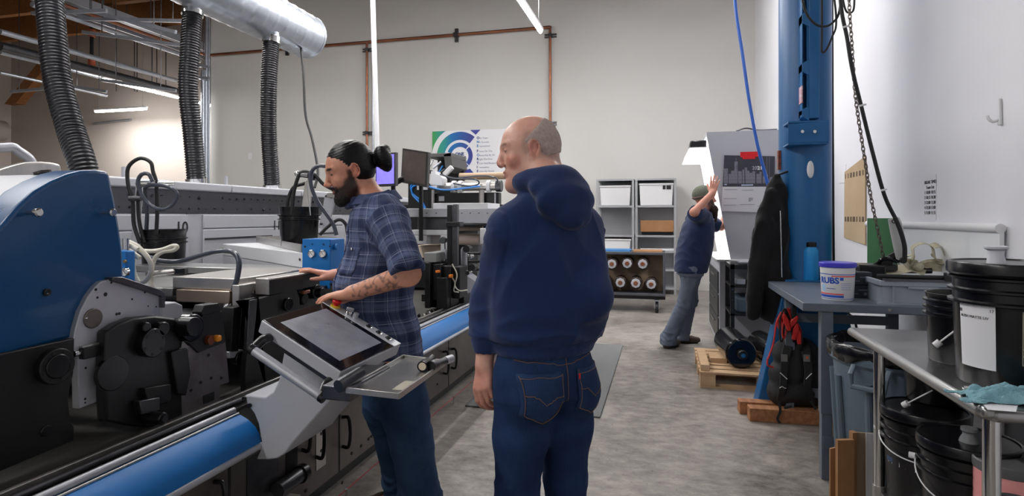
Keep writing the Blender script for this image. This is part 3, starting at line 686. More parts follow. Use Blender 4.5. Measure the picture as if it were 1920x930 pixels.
o = ribbon([pd(1704, 478), pd(1695, 485), pd(1705, 496), pd(1722, 500, 3.5)], (.5, .6, .3), .075).build('strap', M['strap']); tag(o, 'beige strap bend beside the hanging grey plate', 'strap', 'beige straps')
for i in range(5):
    o = ribbon([pd(1718, 497-i*.5, 3.46+i*.012), pd(1740, 489+i*3.5, 3.44+i*.01), pd(1770, 489+i*4, 3.46), pd(1779, 496+i*1.5, 3.5), pd(1760, 503+i, 3.55)], (0, .3, 1), .016+.003*i).build('strap', M['strap'])
    tag(o, 'beige folded strap layer, '+['topmost', 'second from top', 'third from top', 'fourth from top', 'lowest'][i]+' of the stack at the right', 'strap', 'beige straps')
o = ribbon([pd(1648, 511, 3.42), pd(1675, 507, 3.44), pd(1700, 503, 3.46), pd(1722, 508, 3.44), pd(1735, 511, 3.42)], (0, 1, .25), .12, .004).build('strap', M['strap']); tag(o, 'beige strap lying flat along the front of the crate', 'strap', 'beige straps')
o = MB().ball(pd(1722, 500, 3.42), .03, 12, (1, .8, .9)).build('strap_knot', M['strap']); tag(o, 'beige knot tying the straps together', 'knot')

# ---- things on the right wall
def wallbox(name, label, cat, u0, v0, u1, v1, m, th=.01, bevel=0, build=True):
    a = PX(u0, v0, XR-.002); b_ = PX(u1, v1, XR-.002)
    o = MB().lh((XR-th, min(a.y, b_.y), min(a.z, b_.z)), (XR-.0005, max(a.y, b_.y), max(a.z, b_.z))).build(name, m, bevel=bevel)
    return tag(o, label, cat)
M['card_l'] = mat('pale cardboard', (196, 174, 144), .85, rgb2=(180, 156, 124), vscale=2)
t = thing('wall_cardboard', 'tall strip of tan cardboard with printed marks taped on the right wall', 'cardboard', PX(1605, 450, XR))
a = PX(1585, 380, XR); b_ = PX(1625, 380, XR); zt = PX(1605, 305, XR).z; zbt = PX(1605, 452, XR).z
MB().prism([(b_.y, zbt-.02), (a.y, zbt+.02), (a.y-.02, zt-.06), (b_.y, zt+.03)], 'x', XR-.012, XR-.001).build('sheet', M['card_l'], t)
random.seed(3)
for row, z in enumerate((PX(1605, 327, XR).z, PX(1605, 411, XR).z)):
    for k in range(7): 
        y = b_.y+.05+(a.y-b_.y-.1)*k/6; w_ = random.uniform(.008, .03)
        MB().lh((XR-.0135, y-w_, z-.022), (XR-.011, y+w_, z+.022)).build('printed_mark', mat('cardboard print', (96, 78, 60), .8), t)
wallbox('wall_note', 'small white note half behind the taped cardboard', 'paper', 1573, 312, 1586, 342, M['paper'], .004)
t = thing('wall_notice', 'narrow white notice with lines of black text on the right wall', 'paper', PX(1744, 410, XR))
a = PX(1732, 330, XR); b_ = PX(1756, 330, XR); zt = PX(1744, 328, XR).z; zbt = PX(1744, 412, XR).z
MB().lh((XR-.004, b_.y, zbt), (XR-.0005, a.y, zt)).build('sheet', M['paper'], t)
wd = a.y-b_.y
for k, (s_, pad) in enumerate((('BREAK TIMES', .02), ('Team List', .06), ('1 10:00 10:15', .02), ('2 10:15 10:30', .02), ('3 12:00 12:30', .02), ('4 12:30 13:00', .02), ('5 15:00 15:15', .02))):
    text('text_line', s_, .029, M['ink'], t, (XR-.005, a.y-.012-pad*.6, zt-.055-k*.032), (0, -1, 0), (0, 0, 1))
t = thing('wall_hook', 'white plastic hook high on the right wall near the frame edge', 'hook', PX(1875, 232, XR))
a = PX(1878, 210, XR)
MB().prism([(a.y-.014, a.z-.065), (a.y+.014, a.z-.065), (a.y+.016, a.z+.05), (a.y+.004, a.z+.07), (a.y-.008, a.z+.065)], 'x', XR-.014, XR-.001).build('plate', M['white'], t, bevel=.004)
MB().tube([(XR-.008, a.y, a.z-.035), (XR-.03, a.y+.012, a.z-.045), (XR-.046, a.y+.02, a.z-.03), (XR-.05, a.y+.022, a.z-.012)], .007, 8).build('prong', M['white'], t)
# white board and green board leaning on the wall
t = thing('white_board', 'large white panel with a rounded top edge leaning on the right wall', 'panel', (XR-.03, 3.7, BZ))
a = PX(1627, 415, XR-.03); b_ = PX(1876, 418, XR-.03)
MB().lh((XR-.034, b_.y, .3), (XR-.014, a.y, a.z-.02)).build('sheet', mat('white laminate', (240, 242, 244), .35), t)
MB().cyl((XR-.03, b_.y, a.z-.02), (XR-.03, a.y, a.z-.02), .024, n=16).build('top_edge', M['white'], t)
t1 = PX(1630, 409, XR-.06); t2 = PX(1680, 410, XR-.06)
o = MB().lh((XR-.075, t2.y, .95), (XR-.036, t1.y, t1.z)).build('green_board', mat('green panel', (34, 96, 48), .5, var=.1)); tag(o, 'dark green board standing in front of the white panel', 'board')
# hanging hoist pendant: grey plate with black hose
t = thing('hoist_pendant', 'white curved plate hanging on thick black cable over the crate', 'pendant', PD(1680, 490, 3.38))
ol = [(1665, 411), (1686, 407), (1692, 420), (1697, 445), (1699, 475), (1697, 492), (1683, 496), (1676, 468), (1669, 435)]
P0 = [PD(u, v, 3.38) for u, v in ol]
b = MB(); n = len(P0); b.add([p for p in P0]+[p+Vector((.003, .012, 0)) for p in P0], [tuple(range(n)), tuple(range(2*n-1, n-1, -1))]+[(i, (i+1) % n, n+(i+1) % n, n+i) for i in range(n)])
b.build('plate', mat('pendant white', (206, 206, 204), .5), t, bevel=.002)
MB().tube([PD(1678, 408, 3.36), PD(1688, 432, 3.35), PD(1696, 462, 3.35), PD(1696, 488, 3.36)], .012, 10).build('black_handle', M['black_rubber'], t)
p = PD(1692, 488, 3.35); MB().cyl(p, p-Vector((0, .02, 0)), .017, n=16).build('pivot', M['black_rubber'], t)
p = PD(1676, 415, 3.35); MB().tube([p+Vector((-.01, 0, 0)), p+Vector((0, 0, .01)), p+Vector((.01, 0, 0)), p+Vector((0, 0, -.01))], .003, 6, 4, closed=True).build('ring', M['black_rubber'], t)
poly_thing('hoist_cable', 'thick black hoist cable running from the top down to the white curved plate', 'cable', M['black_rubber'],
           [PD(u, v, 3.4) for u, v in ((1572, -160), (1576, 0), (1588, 70), (1598, 130), (1615, 200), (1636, 285), (1658, 365), (1680, 412))], .011, 8)
for i, (u, v) in enumerate(((1585, 50), (1618, 197), (1657, 356))):
    p = PD(u, v, 3.39); o = MB().cyl(p-Vector((.016, 0, .004)), p+Vector((.016, 0, .004)), .006, n=8).build('cable_tie', M['white']); tag(o, 'white cable tie on the hoist cable, '+['highest', 'middle', 'lowest'][i]+' of three', 'cable tie', 'white cable ties')
# chain
pts = spline([PD(u, v, 3.44) for u, v in ((1588, -160), (1592, 0), (1597, 80), (1604, 180), (1617, 270), (1633, 370), (1650, 450), (1658, 492))], 14)
b = MB(); cum = 0; L = 0; last = None; k = 0; i = 0; step = .026
acc = [0]
for i in range(len(pts)-1): acc.append(acc[-1]+(pts[i+1]-pts[i]).length)
s_ = 0; j = 0
while s_ < acc[-1]-step:
    while acc[j+1] < s_: j += 1
    tt = (s_-acc[j])/(acc[j+1]-acc[j]); c = pts[j].lerp(pts[j+1], tt); d = (pts[j+1]-pts[j]).normalized()
    w_ = d.cross(Vector((1, 1, 0) if k % 2 else (1, -1, 0))).normalized()
    ring_ = [c+d*(math.cos(a)*.019)+w_*(math.sin(a)*.009) for a in [2*math.pi*q/8 for q in range(8)]]
    b.tube(ring_, .0032, 5, 1, closed=True); k += 1; s_ += step
o = b.build('hoist_chain', mat('chain steel', (120, 112, 104), .35, .9)); tag(o, 'long steel chain hanging beside the black hoist cable down to the hook', 'chain')
# loose wires near the column
poly_thing('loose_wire', 'black wire sagging in a loop in front of the blue rail at the top', 'wire', M['black_rubber'], [PD(u, v, 3.98) for u, v in ((1500, -40), (1508, 15), (1525, 42), (1545, 50), (1562, 42), (1574, 20), (1578, -40))], .008, 6)
poly_thing('loose_wire', 'narrow black wire loop hanging right of the blue rail', 'wire', M['black_rubber'], [PD(u, v, 4.0) for u, v in ((1541, -40), (1541, 60), (1541, 95), (1548, 95), (1560, 70), (1568, 40), (1560, -40))], .007, 6)
poly_thing('loose_wire', 'black wire loop at the top beside the chain', 'wire', M['black_rubber'], [PD(u, v, 3.6) for u, v in ((1576, -30), (1584, 15), (1593, 24), (1601, 15), (1602, -30))], .006, 6)
poly_thing('power_cord', 'thin black cord running straight down along the column right edge', 'cord', M['black_rubber'], [PD(u, v, 4.45) for u, v in ((1560, -60), (1561, 200), (1562, 350), (1563, 480), (1566, 560), (1602, 600), (1606, 640))], .009, 6)
poly_thing('air_hose', 'blue air hose hanging from the top in front of the calendar', 'hose', mat('air hose blue', (48, 104, 200), .4), [PD(u, v, 5.2) for u, v in ((1374, -60), (1380, 20), (1392, 100), (1405, 190), (1420, 270), (1433, 320), (1441, 350))], .014, 8)

# ---- stainless table
SX0, SX1, SY0, SY1, SZ = .807, 1.60, 1.79, 2.95, .90
t = thing('steel_table', 'stainless steel work table holding the big black bucket', 'table', (1.2, 2.37, 0))
MB().lh((SX0, SY0, SZ-.03), (SX1, SY1, SZ)).build('tabletop', M['steel_table'], t, bevel=.01, seg=3)
MB().tube([(SX0+.012, SY1-.01, SZ-.018), (SX0+.012, SY0+.03, SZ-.018), (SX0+.03, SY0+.01, SZ-.018), (SX1-.01, SY0+.01, SZ-.018)], .019, 14, 0).build('rolled_edge', M['steel_table'], t)
for x in (SX0+.055, SX1-.08):
    for y in (SY0+.08, SY1-.22):
        MB().cyl((x, y, .0), (x, y, SZ-.03), .021, n=24).build('leg', M['chrome'], t)
        MB().cyl((x, y, .24), (x, y, .29), .026, n=24).build('leg_collar', M['steel'], t)
MB().lh((SX0+.05, SY0+.06, .25), (SX1-.06, SY1-.2, .27)).build('undershelf', M['steel_table'], t, bevel=.004)
def bucket(name, label, c, r, h, mt, lid=True, ribs=3, group='black plastic buckets'):
    t = thing(name, label, 'bucket', c, group); c = Vector(c)
    pr = [(r*.86, 0), (r*.88, .006)]
    z = h*.62; pr.append((r*.93, z))
    for k in range(ribs):
        zz = h*(.66+.1*k); q = r*.94; pr += [(q, zz), (r*1.02, zz+.004), (r*1.02, zz+.010), (q, zz+.014)]
    pr += [(r*.95, h*.97), (r*.98, h)]
    if lid: MB().lathe(pr+[(0, h)], c, n=44).build('pail_body', mt, t)
    else: MB().lathe(pr+[(r*.93, h), (r*.88, h-.03), (r*.85, .02), (0, .015)], c, n=44).build('pail_body', mt, t)
    if lid:
        MB().lathe([(r*1.0, h-.035), (r*1.045, h-.028), (r*1.045, h-.003), (r*1.025, h+.003), (r*.97, h+.004), (r*.95, h-.006), (0, h-.006)], c, n=44).build('lid', mt, t)
    return t
def bail(t, c, r, h, ang, drop, m=None, grip=True):
    c = Vector(c); a = math.radians(ang); d = Vector((math.cos(a), math.sin(a), 0)); n_ = Vector((-d.y, d.x, 0))
    z = h*.78
    pts = [c+d*r*1.0*math.cos(q)+n_*(r*1.04)*math.sin(q)*1.0+Vector((0, 0, z-drop*math.cos(q))) for q in [math.radians(x) for x in range(-90, 91, 15)]]
    MB().tube(pts, .0025, 6, 2).build('bail', m or M['chrome'], t)
    if grip:
        p = pts[0]; MB().cyl(p-n_*.0, p-n_*.02, .011, n=12).build('bail_boss', M['white'], t)
bc = PD(1896, 590, 1.76); bc = Vector((bc.x, bc.y, SZ+.001))
t = bucket('plastic_bucket', 'largest black bucket with white spout, standing on the steel table', bc, .152, .36, M['bucket'])
MB().lathe([(.024, .352), (.022, .372), (.019, .385), (.02, .398), (.029, .404), (.03, .41), (.025, .412), (.02, .407), (0, .407)], bc+Vector((-.055, -.035, 0)), n=28).build('spout', mat('spout translucent white', (214, 216, 224), .3), t)
fb = math.degrees(math.atan2(-bc.y, -bc.x)); rb = lambda z: .133+.035*z
wrap('paper_label', bc, rb, fb-56, fb-14, .055, .238, M['paper'], t, .0015)
for k in range(1): curved_text('label_text', 'RUSH MATTE UV', .011, M['ink'], t, bc, lambda z: rb(z)+.001, fb-54, .2)
curved_text('label_text', 'III', .014, M['ink'], t, bc, lambda z: rb(z)+.001, fb-56, .215)
curved_text('label_text', '17', .012, M['ink'], t, bc, lambda z: rb(z)+.001, fb-20, .222)
GP = mat('pale print on bucket', (150, 146, 134), .5)
for z0, z1_, a0_, a1_ in ((.235, .238, 10, 44), (.08, .083, 10, 44), (.125, .128, 10, 44), (.08, .238, 10, 11), (.105, .108, 10, 44)): wrap('print_frame', bc, rb, fb+a0_, fb+a1_, z0, z1_, GP, t, .0008)
for k in range(3): wrap('print_line', bc, rb, fb+14, fb+44, .222-k*.014, .227-k*.014, GP, t, .0008)
vs = []
b = MB(); cpt = [(fb+28, .155)]
pts = []
for q in range(20):
    a = 2*math.pi*q/20; th = math.radians(fb+29)+.024/.139*math.cos(a); z = .155+.024*math.sin(a); pts.append(bc+Vector((math.cos(th)*(rb(z)+.0005), math.sin(th)*(rb(z)+.0005), z)))
MB().tube(pts, .0016, 5, 1, closed=True).build('print_circle', GP, t)
pts = [bc+Vector((math.cos(math.radians(fb+x))*(rb(z)+.0005), math.sin(math.radians(fb+x))*(rb(z)+.0005), z)) for x, z in ((22, .138), (29, .155), (36, .172))]
MB().tube(pts, .0015, 5, 2).build('print_bar', GP, t)
# smaller pail behind
b2 = PD(1812, 640, 2.02); b2 = Vector((b2.x, b2.y, SZ+.001))
t = bucket('plastic_bucket', 'smaller open black pail behind the largest bucket on the steel table', b2, .122, .235, M['bucket'], lid=False)
pa = PD(1753, 648, 1.93); pb = PD(1812, 604, 1.88)
MB().cyl(pa, pa+(pb-pa).normalized()*.02, .011, n=12).build('bail_boss', M['white'], t)
MB().tube([pa, pa.lerp(pb, .6), pb, pb+Vector((.08, .0, .03))], .0028, 6, 3).build('bail', M['white'], t)
# under-shelf buckets
u1 = PD(1733, 800, 2.32); u1 = Vector((u1.x, u1.y, .271))
t = bucket('plastic_bucket', 'black bucket with white label under the steel table, left one', u1, .145, .37, M['bucket'])
f1 = math.degrees(math.atan2(-u1.y, -u1.x)); r1_ = lambda z: .126+.03*z
wrap('paper_label', u1, r1_, f1-72, f1+8, .155, .235, M['paper'], t, .0015)
wrap('label_print', u1, lambda z: r1_(z)+.001, f1-66, f1-50, .16, .178, mat('label dark print', (50, 70, 100), .6), t, .0012)
bail(t, u1, .146, .33, f1-6, .06, M['white'])
u2 = PD(1815, 850, 2.03); u2 = Vector((u2.x, u2.y, .271))
t = bucket('plastic_bucket', 'black bucket with grey spout under the steel table, right one', u2, .145, .36, M['bucket'])
f2 = math.degrees(math.atan2(-u2.y, -u2.x))
wrap('paper_label', u2, r1_, f2-72, f2+2, .1, .21, M['paper'], t, .0015)
MB().lathe([(.03, .355), (.026, .37), (.018, .385), (.018, .392), (.024, .398), (.024, .408), (0, .409)], u2+Vector((-.01, -.03, 0)), n=24).build('spout', mat('spout grey', (120, 122, 124), .35), t)
bail(t, u2, .146, .33, f2-6, .09, M['white'])
u3 = PD(1752, 760, 2.42); u3 = Vector((u3.x, u3.y, .646))
t = bucket('plastic_bucket', 'small black pail stacked on the left bucket under the table', u3, .115, .21, M['bucket'], lid=False)
pa = PD(1694, 760, 2.33); pb = PD(1748, 732, 2.24); MB().cyl(pa, pa+(pb-pa).normalized()*.022, .012, n=12).build('bail_boss', M['white'], t); MB().tube([pa, pa.lerp(pb, .5), pb], .0028, 6, 3).build('bail', M['white'], t)
# pink and orange jars
for nm, lb, u, d, r, h, c_, lidc in (('pink_canister', 'pink canister with dark lid at the right under the steel table', 1890, 1.86, .088, .335, (224, 150, 148), (96, 96, 98)),
                                    ('orange_canister', 'smaller peach canister in front of the pink one under the table', 1907, 1.72, .055, .27, (226, 164, 136), (70, 70, 74))):
    p = PD(u, 900, d); p = Vector((p.x, p.y, .271)); t = thing(nm, lb, 'canister', p, 'canisters under the table')
    MB().lathe([(r*.95, 0), (r, .005), (r, h), (r*.98, h+.004)], p, n=36).build('body', mat(nm+' plastic', c_, .4), t)
    MB().lathe([(r*1.02, h-.01), (r*1.05, h), (r*1.05, h+.02), (r*1.0, h+.024), (r*.9, h+.016), (0, h+.016)], p, n=36).build('lid', mat(nm+' lid', lidc, .5), t)
# tools on the table
z = SZ
o = MB().tube([PZ(1806, 727, z+.006), PZ(1925, 729, z+.006)], .005, 8, 0).build('steel_rod', M['chrome']); tag(o, 'thin silver rod lying on the steel table before the bucket', 'rod')
a = PZ(1823, 737, z+.004); b_ = PZ(1925, 736, z+.004); o = MB().tube([a, b_], lambda q: (.009, .004), 8, 0).build('wooden_stick', M['wood']); tag(o, 'wooden stirring stick on the steel table', 'stick')
a = [PZ(u, v, z+.001) for u, v in ((1825, 736), (1915, 738), (1905, 772), (1852, 768))]
o = MB().prism([(p.x, p.y) for p in a], 'z', z+.0002, z+.0012).build('paper_sheet', M['paper']); tag(o, 'white paper sheet lying on the steel table under the rag', 'paper')

# ---- trash can with liner
tc = Vector((1.11, 3.26, 0)); RC = .285
t = thing('trash_can', 'large blue-grey plastic trash can lined with a black bag', 'trash can', tc)
M['can'] = mat('can blue grey', (98, 114, 128), .45)
MB().lathe([(RC*.82, 0), (RC*.84, .02), (RC*.98, .68), (RC*1.05, .70), (RC*1.05, .775), (RC*.97, .775), (RC*.95, .7), (RC*.8, .04), (0, .03)], tc, n=56).build('can_body', M['can'], t)
for k in range(10):
    a = 2*math.pi*k/10+.2; MB().cyl(tc+Vector((math.cos(a)*RC*.86, math.sin(a)*RC*.86, .03)), tc+Vector((math.cos(a)*RC*1.0, math.sin(a)*RC*1.0, .62)), .022, .016, n=10).build('can_rib', M['can'], t)
fa3 = math.atan2(-tc.y, -tc.x)-.35
hd = tc+Vector((math.cos(fa3)*RC, math.sin(fa3)*RC, 0)); tn = Vector((-math.sin(fa3), math.cos(fa3), 0)); ou = Vector((math.cos(fa3), math.sin(fa3), 0))
MB().tube([hd-tn*.075+ou*.01+Vector((0, 0, .70)), hd-tn*.075+ou*.045+Vector((0, 0, .665)), hd-tn*.07+ou*.045+Vector((0, 0, .61)), hd+tn*.07+ou*.045+Vector((0, 0, .61)), hd+tn*.075+ou*.045+Vector((0, 0, .665)), hd+tn*.075+ou*.01+Vector((0, 0, .70))], lambda q: (.010, .014), 8, 0).build('can_handle', M['can'], t)
b = MB(); n = 72; vs = []
prof_ = [(1.07, .715), (1.08, .74), (1.08, .775), (1.03, .788), (.93, .77), (.85, .6), (.7, .3), (.01, .25)]
for r, z in prof_:
    for k in range(n):
        a = 2*math.pi*k/n; w_ = .004*math.sin(a*17+z*9)+.004*math.sin(a*7+1)+.003*math.sin(a*31)
        zz = z+(.012*math.sin(a*5)+.008*math.sin(a*11+2) if r > 1.05 and z < .73 else .004*math.sin(a*9))
        vs.append(tc+Vector((math.cos(a)*(RC*r+w_*(1 if z < .79 else .5)), math.sin(a)*(RC*r+w_), zz)))
b.add(vs, [(j*n+k, j*n+(k+1) % n, (j+1)*n+(k+1) % n, (j+1)*n+k) for j in range(len(prof_)-1) for k in range(n)])
o = b.build('bin_liner', mat('black bin bag', (16, 16, 20), .22, bump=.4, bscale=25), None, angle=80); tag(o, 'black bin bag folded over the rim of the trash can', 'bag')
sol = o.modifiers.new('solid', 'SOLIDIFY'); sol.thickness = .002

# ---- cardboard offcuts
def slab(name, label, pts, dep, m, th=.012, grp='cardboard offcuts', extra=None):
    P0 = [PD(u, v, d) for (u, v), d in zip(pts, dep)]
    P0 = [p if p.z > .0 else Vector((p.x, p.y, .0)) for p in P0]; n = len(P0); b = MB()
    nn = (P0[1]-P0[0]).cross(P0[2]-P0[1]).normalized()*th
    b.add(P0+[p+nn for p in P0], [tuple(range(n)), tuple(range(2*n-1, n-1, -1))]+[(i, (i+1) % n, n+(i+1) % n, n+i) for i in range(n)])
    return tag(b.build(name, m), label, 'cardboard', grp)
yb0 = lambda u, d: PD(u, HOR+CAM_H*F_PX/d, d)
def upright(name, label, tops, d, m, th=.01, grp='cardboard offcuts'):
    p = [PD(u, v, d) for u, v in tops]; a, b_ = p[0], p[-1]
    dirv = Vector((b_.x-a.x, b_.y-a.y, 0)); L_ = dirv.length; dirv.normalize(); nv = Vector((-dirv.y, dirv.x, 0))
    out = []
    for q in p: out.append(((Vector((q.x, q.y, 0))-Vector((a.x, a.y, 0))).dot(dirv), q.z))
    poly = [(0, .001)]+out+[(L_, .001)]
    n = len(poly); A0 = Vector((a.x, a.y, 0))
    vs = [A0+dirv*x+Vector((0, 0, z)) for x, z in poly]+[A0+dirv*x+nv*th+Vector((0, 0, z)) for x, z in poly]
    return tag(MB().add(vs, [tuple(range(n)), tuple(range(2*n-1, n-1, -1))]+[(i, (i+1) % n, n+(i+1) % n, n+i) for i in range(n)]).build(name, m), label, 'cardboard', grp)
upright('cardboard_piece', 'brown cardboard offcut standing on the floor, left front piece', [(1571, 826), (1602, 825)], 2.62, M['card'], .02)
upright('cardboard_piece', 'brown cardboard flap with a pointed corner, leftmost of the offcuts', [(1557, 842), (1573, 838)], 2.68, M['card'])
upright('cardboard_piece', 'narrow brown cardboard piece, tallest of the offcuts', [(1599, 812), (1607, 811)], 2.66, M['card'], .03)
upright('torn_board', 'cardboard sheet with torn white paper facing under the steel table corner', [(1606, 811), (1641, 813)], 2.70, mat('torn paper board', (168, 146, 122), .8), .01)
upright('paper_facing', 'torn white paper facing on the tallest board', [(1624, 812), (1622, 830), (1627, 850)][:1]+[(1641, 813)], 2.69, M['paper'], .004)

# ---- timbers, backpack, jumper cables
def timber(lb, a, b_, w, h):
    a, b_ = Vector(a), Vector(b_); c = (a+b_)/2; o = MB().box((c.x, c.y, h/2+a.z), ((b_-a).length, w, h), (b_-a).to_track_quat('X', 'Z').to_matrix()).build('timber', M['wood2'], bevel=.003)
    return tag(o, lb, 'timber', 'timbers under the backpack')
ta = PZ(1405, 790, 0); timber('front squared timber on the floor under the backpack', (ta.x, ta.y+.045, 0), (ta.x+.95, ta.y+.10, 0), .09, .09)
tb = PZ(1388, 781, 0); timber('rear squared timber behind the front one under the backpack', (tb.x, tb.y+.10, 0), (tb.x+.95, tb.y+.16, 0), .09, .088)

# ---- pallet
PLW, PDP = 1.0, .92; pz = .14; q0 = PZ(1313, 727, 0); q1 = PZ(1298, 668, .1)
PAx0 = q0.x; PAy0 = q0.y; PAx1 = q0.x+1.0; PAy1 = PAy0+1.2
def PALx(f): return PAx0+f
t = thing('wooden_pallet', 'pale wooden pallet on the floor carrying black rollers', 'pallet', (PAx0+.5, PAy0+.5, 0))
PL = 1.0; PD_ = 1.15; 
def skew(x, y): return (PAx0+x, PAy0+y-.02*x)
for k in range(3):
    y = .04+k*.40; 
    MB().lh((PAx0, PAy0+y-.04, 0), (PAx0+PL, PAy0+y+.06, .018)).build('bottom_board', M['wood'], t)
    for j in range(3): MB().lh((PAx0+j*.44, PAy0+y-.04, .018), (PAx0+j*.44+.12, PAy0+y+.06, .098)).build('block', M['wood'], t, bevel=.003)
for k in range(3): MB().lh((PAx0+k*.44, PAy0, .098), (PAx0+k*.44+.12, PAy0+.90, .116)).build('stringer_board', M['wood'], t)
for k in range(7): MB().lh((PAx0-.005, PAy0-.005+k*.134, .116), (PAx0+PL, PAy0+k*.134+.095, .134)).build('deck_board', M['wood'], t, bevel=.002)
o = MB().lh((PAx0+.005, PAy0+.02, .134), (PAx0+.075, PAy0+.62, .185)).build('wood_batten', M['wood'], bevel=.003); tag(o, 'long pale batten lying on the left side of the pallet', 'batten')
o = MB().lh((PAx0+.10, PAy0+.33, .134), (PAx0+.24, PAy0+.56, .175)).build('wood_block', M['wood'], bevel=.003); tag(o, 'short pale wood block beside the batten on the pallet', 'block')
def drum(lb, a, b_, r):
    a, b_ = Vector(a), Vector(b_); d = (b_-a).normalized(); t = thing('black_roller', lb, 'roller', a, 'black rollers on the pallet')
    MB().lathe([(r*.92, 0), (r, .012), (r, (b_-a).length-.012), (r*.92, (b_-a).length)], a, d, 36).build('sleeve', mat('black glossy roller', (30, 30, 32), .18, .4), t)
    MB().lathe([(r*.88, -.012), (r*.9, .002), (0, .003)][::-1], a, d, 36).build('end_disc', M['black_gloss'], t)
    MB().lathe([(0, -.06), (.035, -.06), (.04, -.05), (.04, .0)], a, d, 20).build('journal', M['black_metal'], t)
    MB().lathe([(0, -.075), (.018, -.075), (.018, -.055)], a, d, 16).build('shaft', M['chrome'], t); return t
pa = PZ(1383, 681, .135+.13); 
pa = PD(1390, 668, 4.88); drum('glossy black roller with a round end, front one on the pallet', (pa.x, pa.y, .134+.125), (pa.x-.05, pa.y+.55, .134+.125), .125)
pb = PD(1455, 655, 4.97); drum('second glossy black roller on the pallet, half behind the jumper cables', (pb.x, pb.y, .134+.11), (pb.x-.07, pb.y+.43, .134+.11), .11)
o = MB().cyl((.56, PAy0+.84, .134+.068), (.86, PAy0+.86, .134+.068), .068, n=24).build('mesh_roller', mat('dark knurled roller', (60, 58, 56), .5, .5, bump=.8, bscale=90)); tag(o, 'dark knurled roller lying crosswise at the back of the pallet', 'roller')

# ================================================================ viewing booth with calendar
YW = 6.55; YW2 = 7.9; XBK = 1.5
bt = thing('viewing_booth', 'tall light grey viewing booth with tapered side panels and bright inside', 'booth', (1.0, 7.2, 0))
M['booth'] = mat('booth grey', (176, 177, 184), .5, var=.02, vscale=2)
M['booth_in'] = mat('booth inside white', (225, 225, 225), .6)
def wing(Y, px, nm, m, th):
    P0 = [PY(u, v, Y) for u, v in px]; return MB().prism([(p.x, p.z) for p in P0], 'y', Y, Y+th).build(nm, m, bt)
xl_t = PY(1325, 253, YW); xl_b = PY(1370, 486, YW)
MB().prism([(xl_t.x, xl_t.z), (XBK+.05, xl_t.z+.02), (XBK+.05, xl_b.z), (xl_b.x, xl_b.z)], 'y', YW, YW+.03).build('side_panel', M['booth'], bt)
MB().prism([(xl_t.x-.02, xl_t.z), (XBK+.05, xl_t.z), (XBK+.05, xl_b.z), (xl_b.x-.02, xl_b.z)], 'y', YW2, YW2+.03).build('side_panel', M['booth_in'], bt)
MB().lh((XBK, YW+.03, xl_b.z), (XBK+.03, YW2, xl_t.z)).build('back_panel', M['booth_in'], bt)
zt = xl_t.z
MB().lh((xl_t.x, YW, zt), (XBK+.05, YW2, zt+.03)).build('roof_panel', M['booth'], bt)
# hood
M['diffuser'] = mat('lit booth diffuser', (245, 246, 248), .5, emit=.7)
Yd = YW+.25; h0_, h1_, h2_ = PY(1283, 296, Yd), PY(1293, 277, Yd), PY(1327, 277, Yd); hx = h0_.x
MB().prism([(h0_.x, h0_.z), (h1_.x, h1_.z), (xl_t.x+.03, h1_.z), (xl_t.x+.03, h0_.z)], 'y', Yd, YW2-.2).build('hood', M['diffuser'], bt, bevel=.004)
q0_, q1_ = PY(1294, 277, Yd), PY(1326, 262, Yd)
MB().lh((q0_.x, Yd+.02, q0_.z), (xl_t.x+.02, Yd+.4, q1_.z)).build('ballast_box', M['black_plastic'], bt, bevel=.015)
for k in range(3): MB().cyl((hx+.34+k*.2, YW+.33, zt-.05), (hx+.34+k*.2, YW2-.33, zt-.05), .02, n=12).build('booth_tube', M['tube'], bt)
ld = bpy.data.lights.new('booth_glow', 'AREA'); ld.shape = 'RECTANGLE'; ld.size = .6; ld.size_y = .7; ld.energy = BOOTH_W
lo = bpy.data.objects.new('booth_glow', ld); COL.objects.link(lo); lo.parent = bt; lo.location = Vector((hx+.6, (YW+YW2)/2, zt-.12))-bt.location
ld.color = (1, 1, 1)
# base cabinet of booth
bz = xl_b.z; bx = PZ(1349, 655, 0).x
MB().lh((bx, YW-.04, .0), (XBK+.05, YW2, bz-.02)).build('base_cabinet', M['booth'], bt, bevel=.004)
MB().lh((bx-.03, YW-.06, bz-.02), (XBK+.05, YW2, bz)).build('counter', M['booth_in'], bt, bevel=.004)
for k in range(3):
    d = MB().lh((bx-.012, YW+.06, .08+k*.25), (bx, YW2-.1, .31+k*.25)).build('drawer', mat('dark drawer front', (52, 56, 56), .35), bt)
    MB().lh((bx-.035, YW+.3, .25+k*.25), (bx-.012, YW+.7, .262+k*.25)).build('drawer_pull', M['chrome'], d)
# calendar
cy = YW-.012
ct = thing('wall_calendar', 'wall calendar with a night city photo, 2021, taped with red tape', 'calendar', PY(1400, 398, cy))
A = [PY(u, v, cy) for u, v in ((1358, 291), (1453, 293), (1452, 350), (1355, 350))]; B_ = [PY(u, v, cy) for u, v in ((1355, 350), (1452, 350), (1452, 399), (1352, 396))]
MB().prism([(p.x, p.z) for p in A], 'y', cy-.002, cy).build('photo_page', mat('calendar night sky', (58, 58, 68), .5), ct)
MB().prism([(p.x, p.z) for p in B_], 'y', cy-.003, cy).build('month_page', mat('calendar page', (206, 206, 212), .7), ct)
CB = mat('calendar buildings', (136, 136, 148), .6, rgb2=(92, 92, 104), vscale=40)
random.seed(5)
def cal_rect(u0, v0, u1, v1, nm, m):
    a = PY(u0, v0, cy-.003); b_ = PY(u1, v1, cy-.003); MB().lh((a.x, cy-.0045, b_.z), (b_.x, cy-.002, a.z)).build(nm, m, ct)
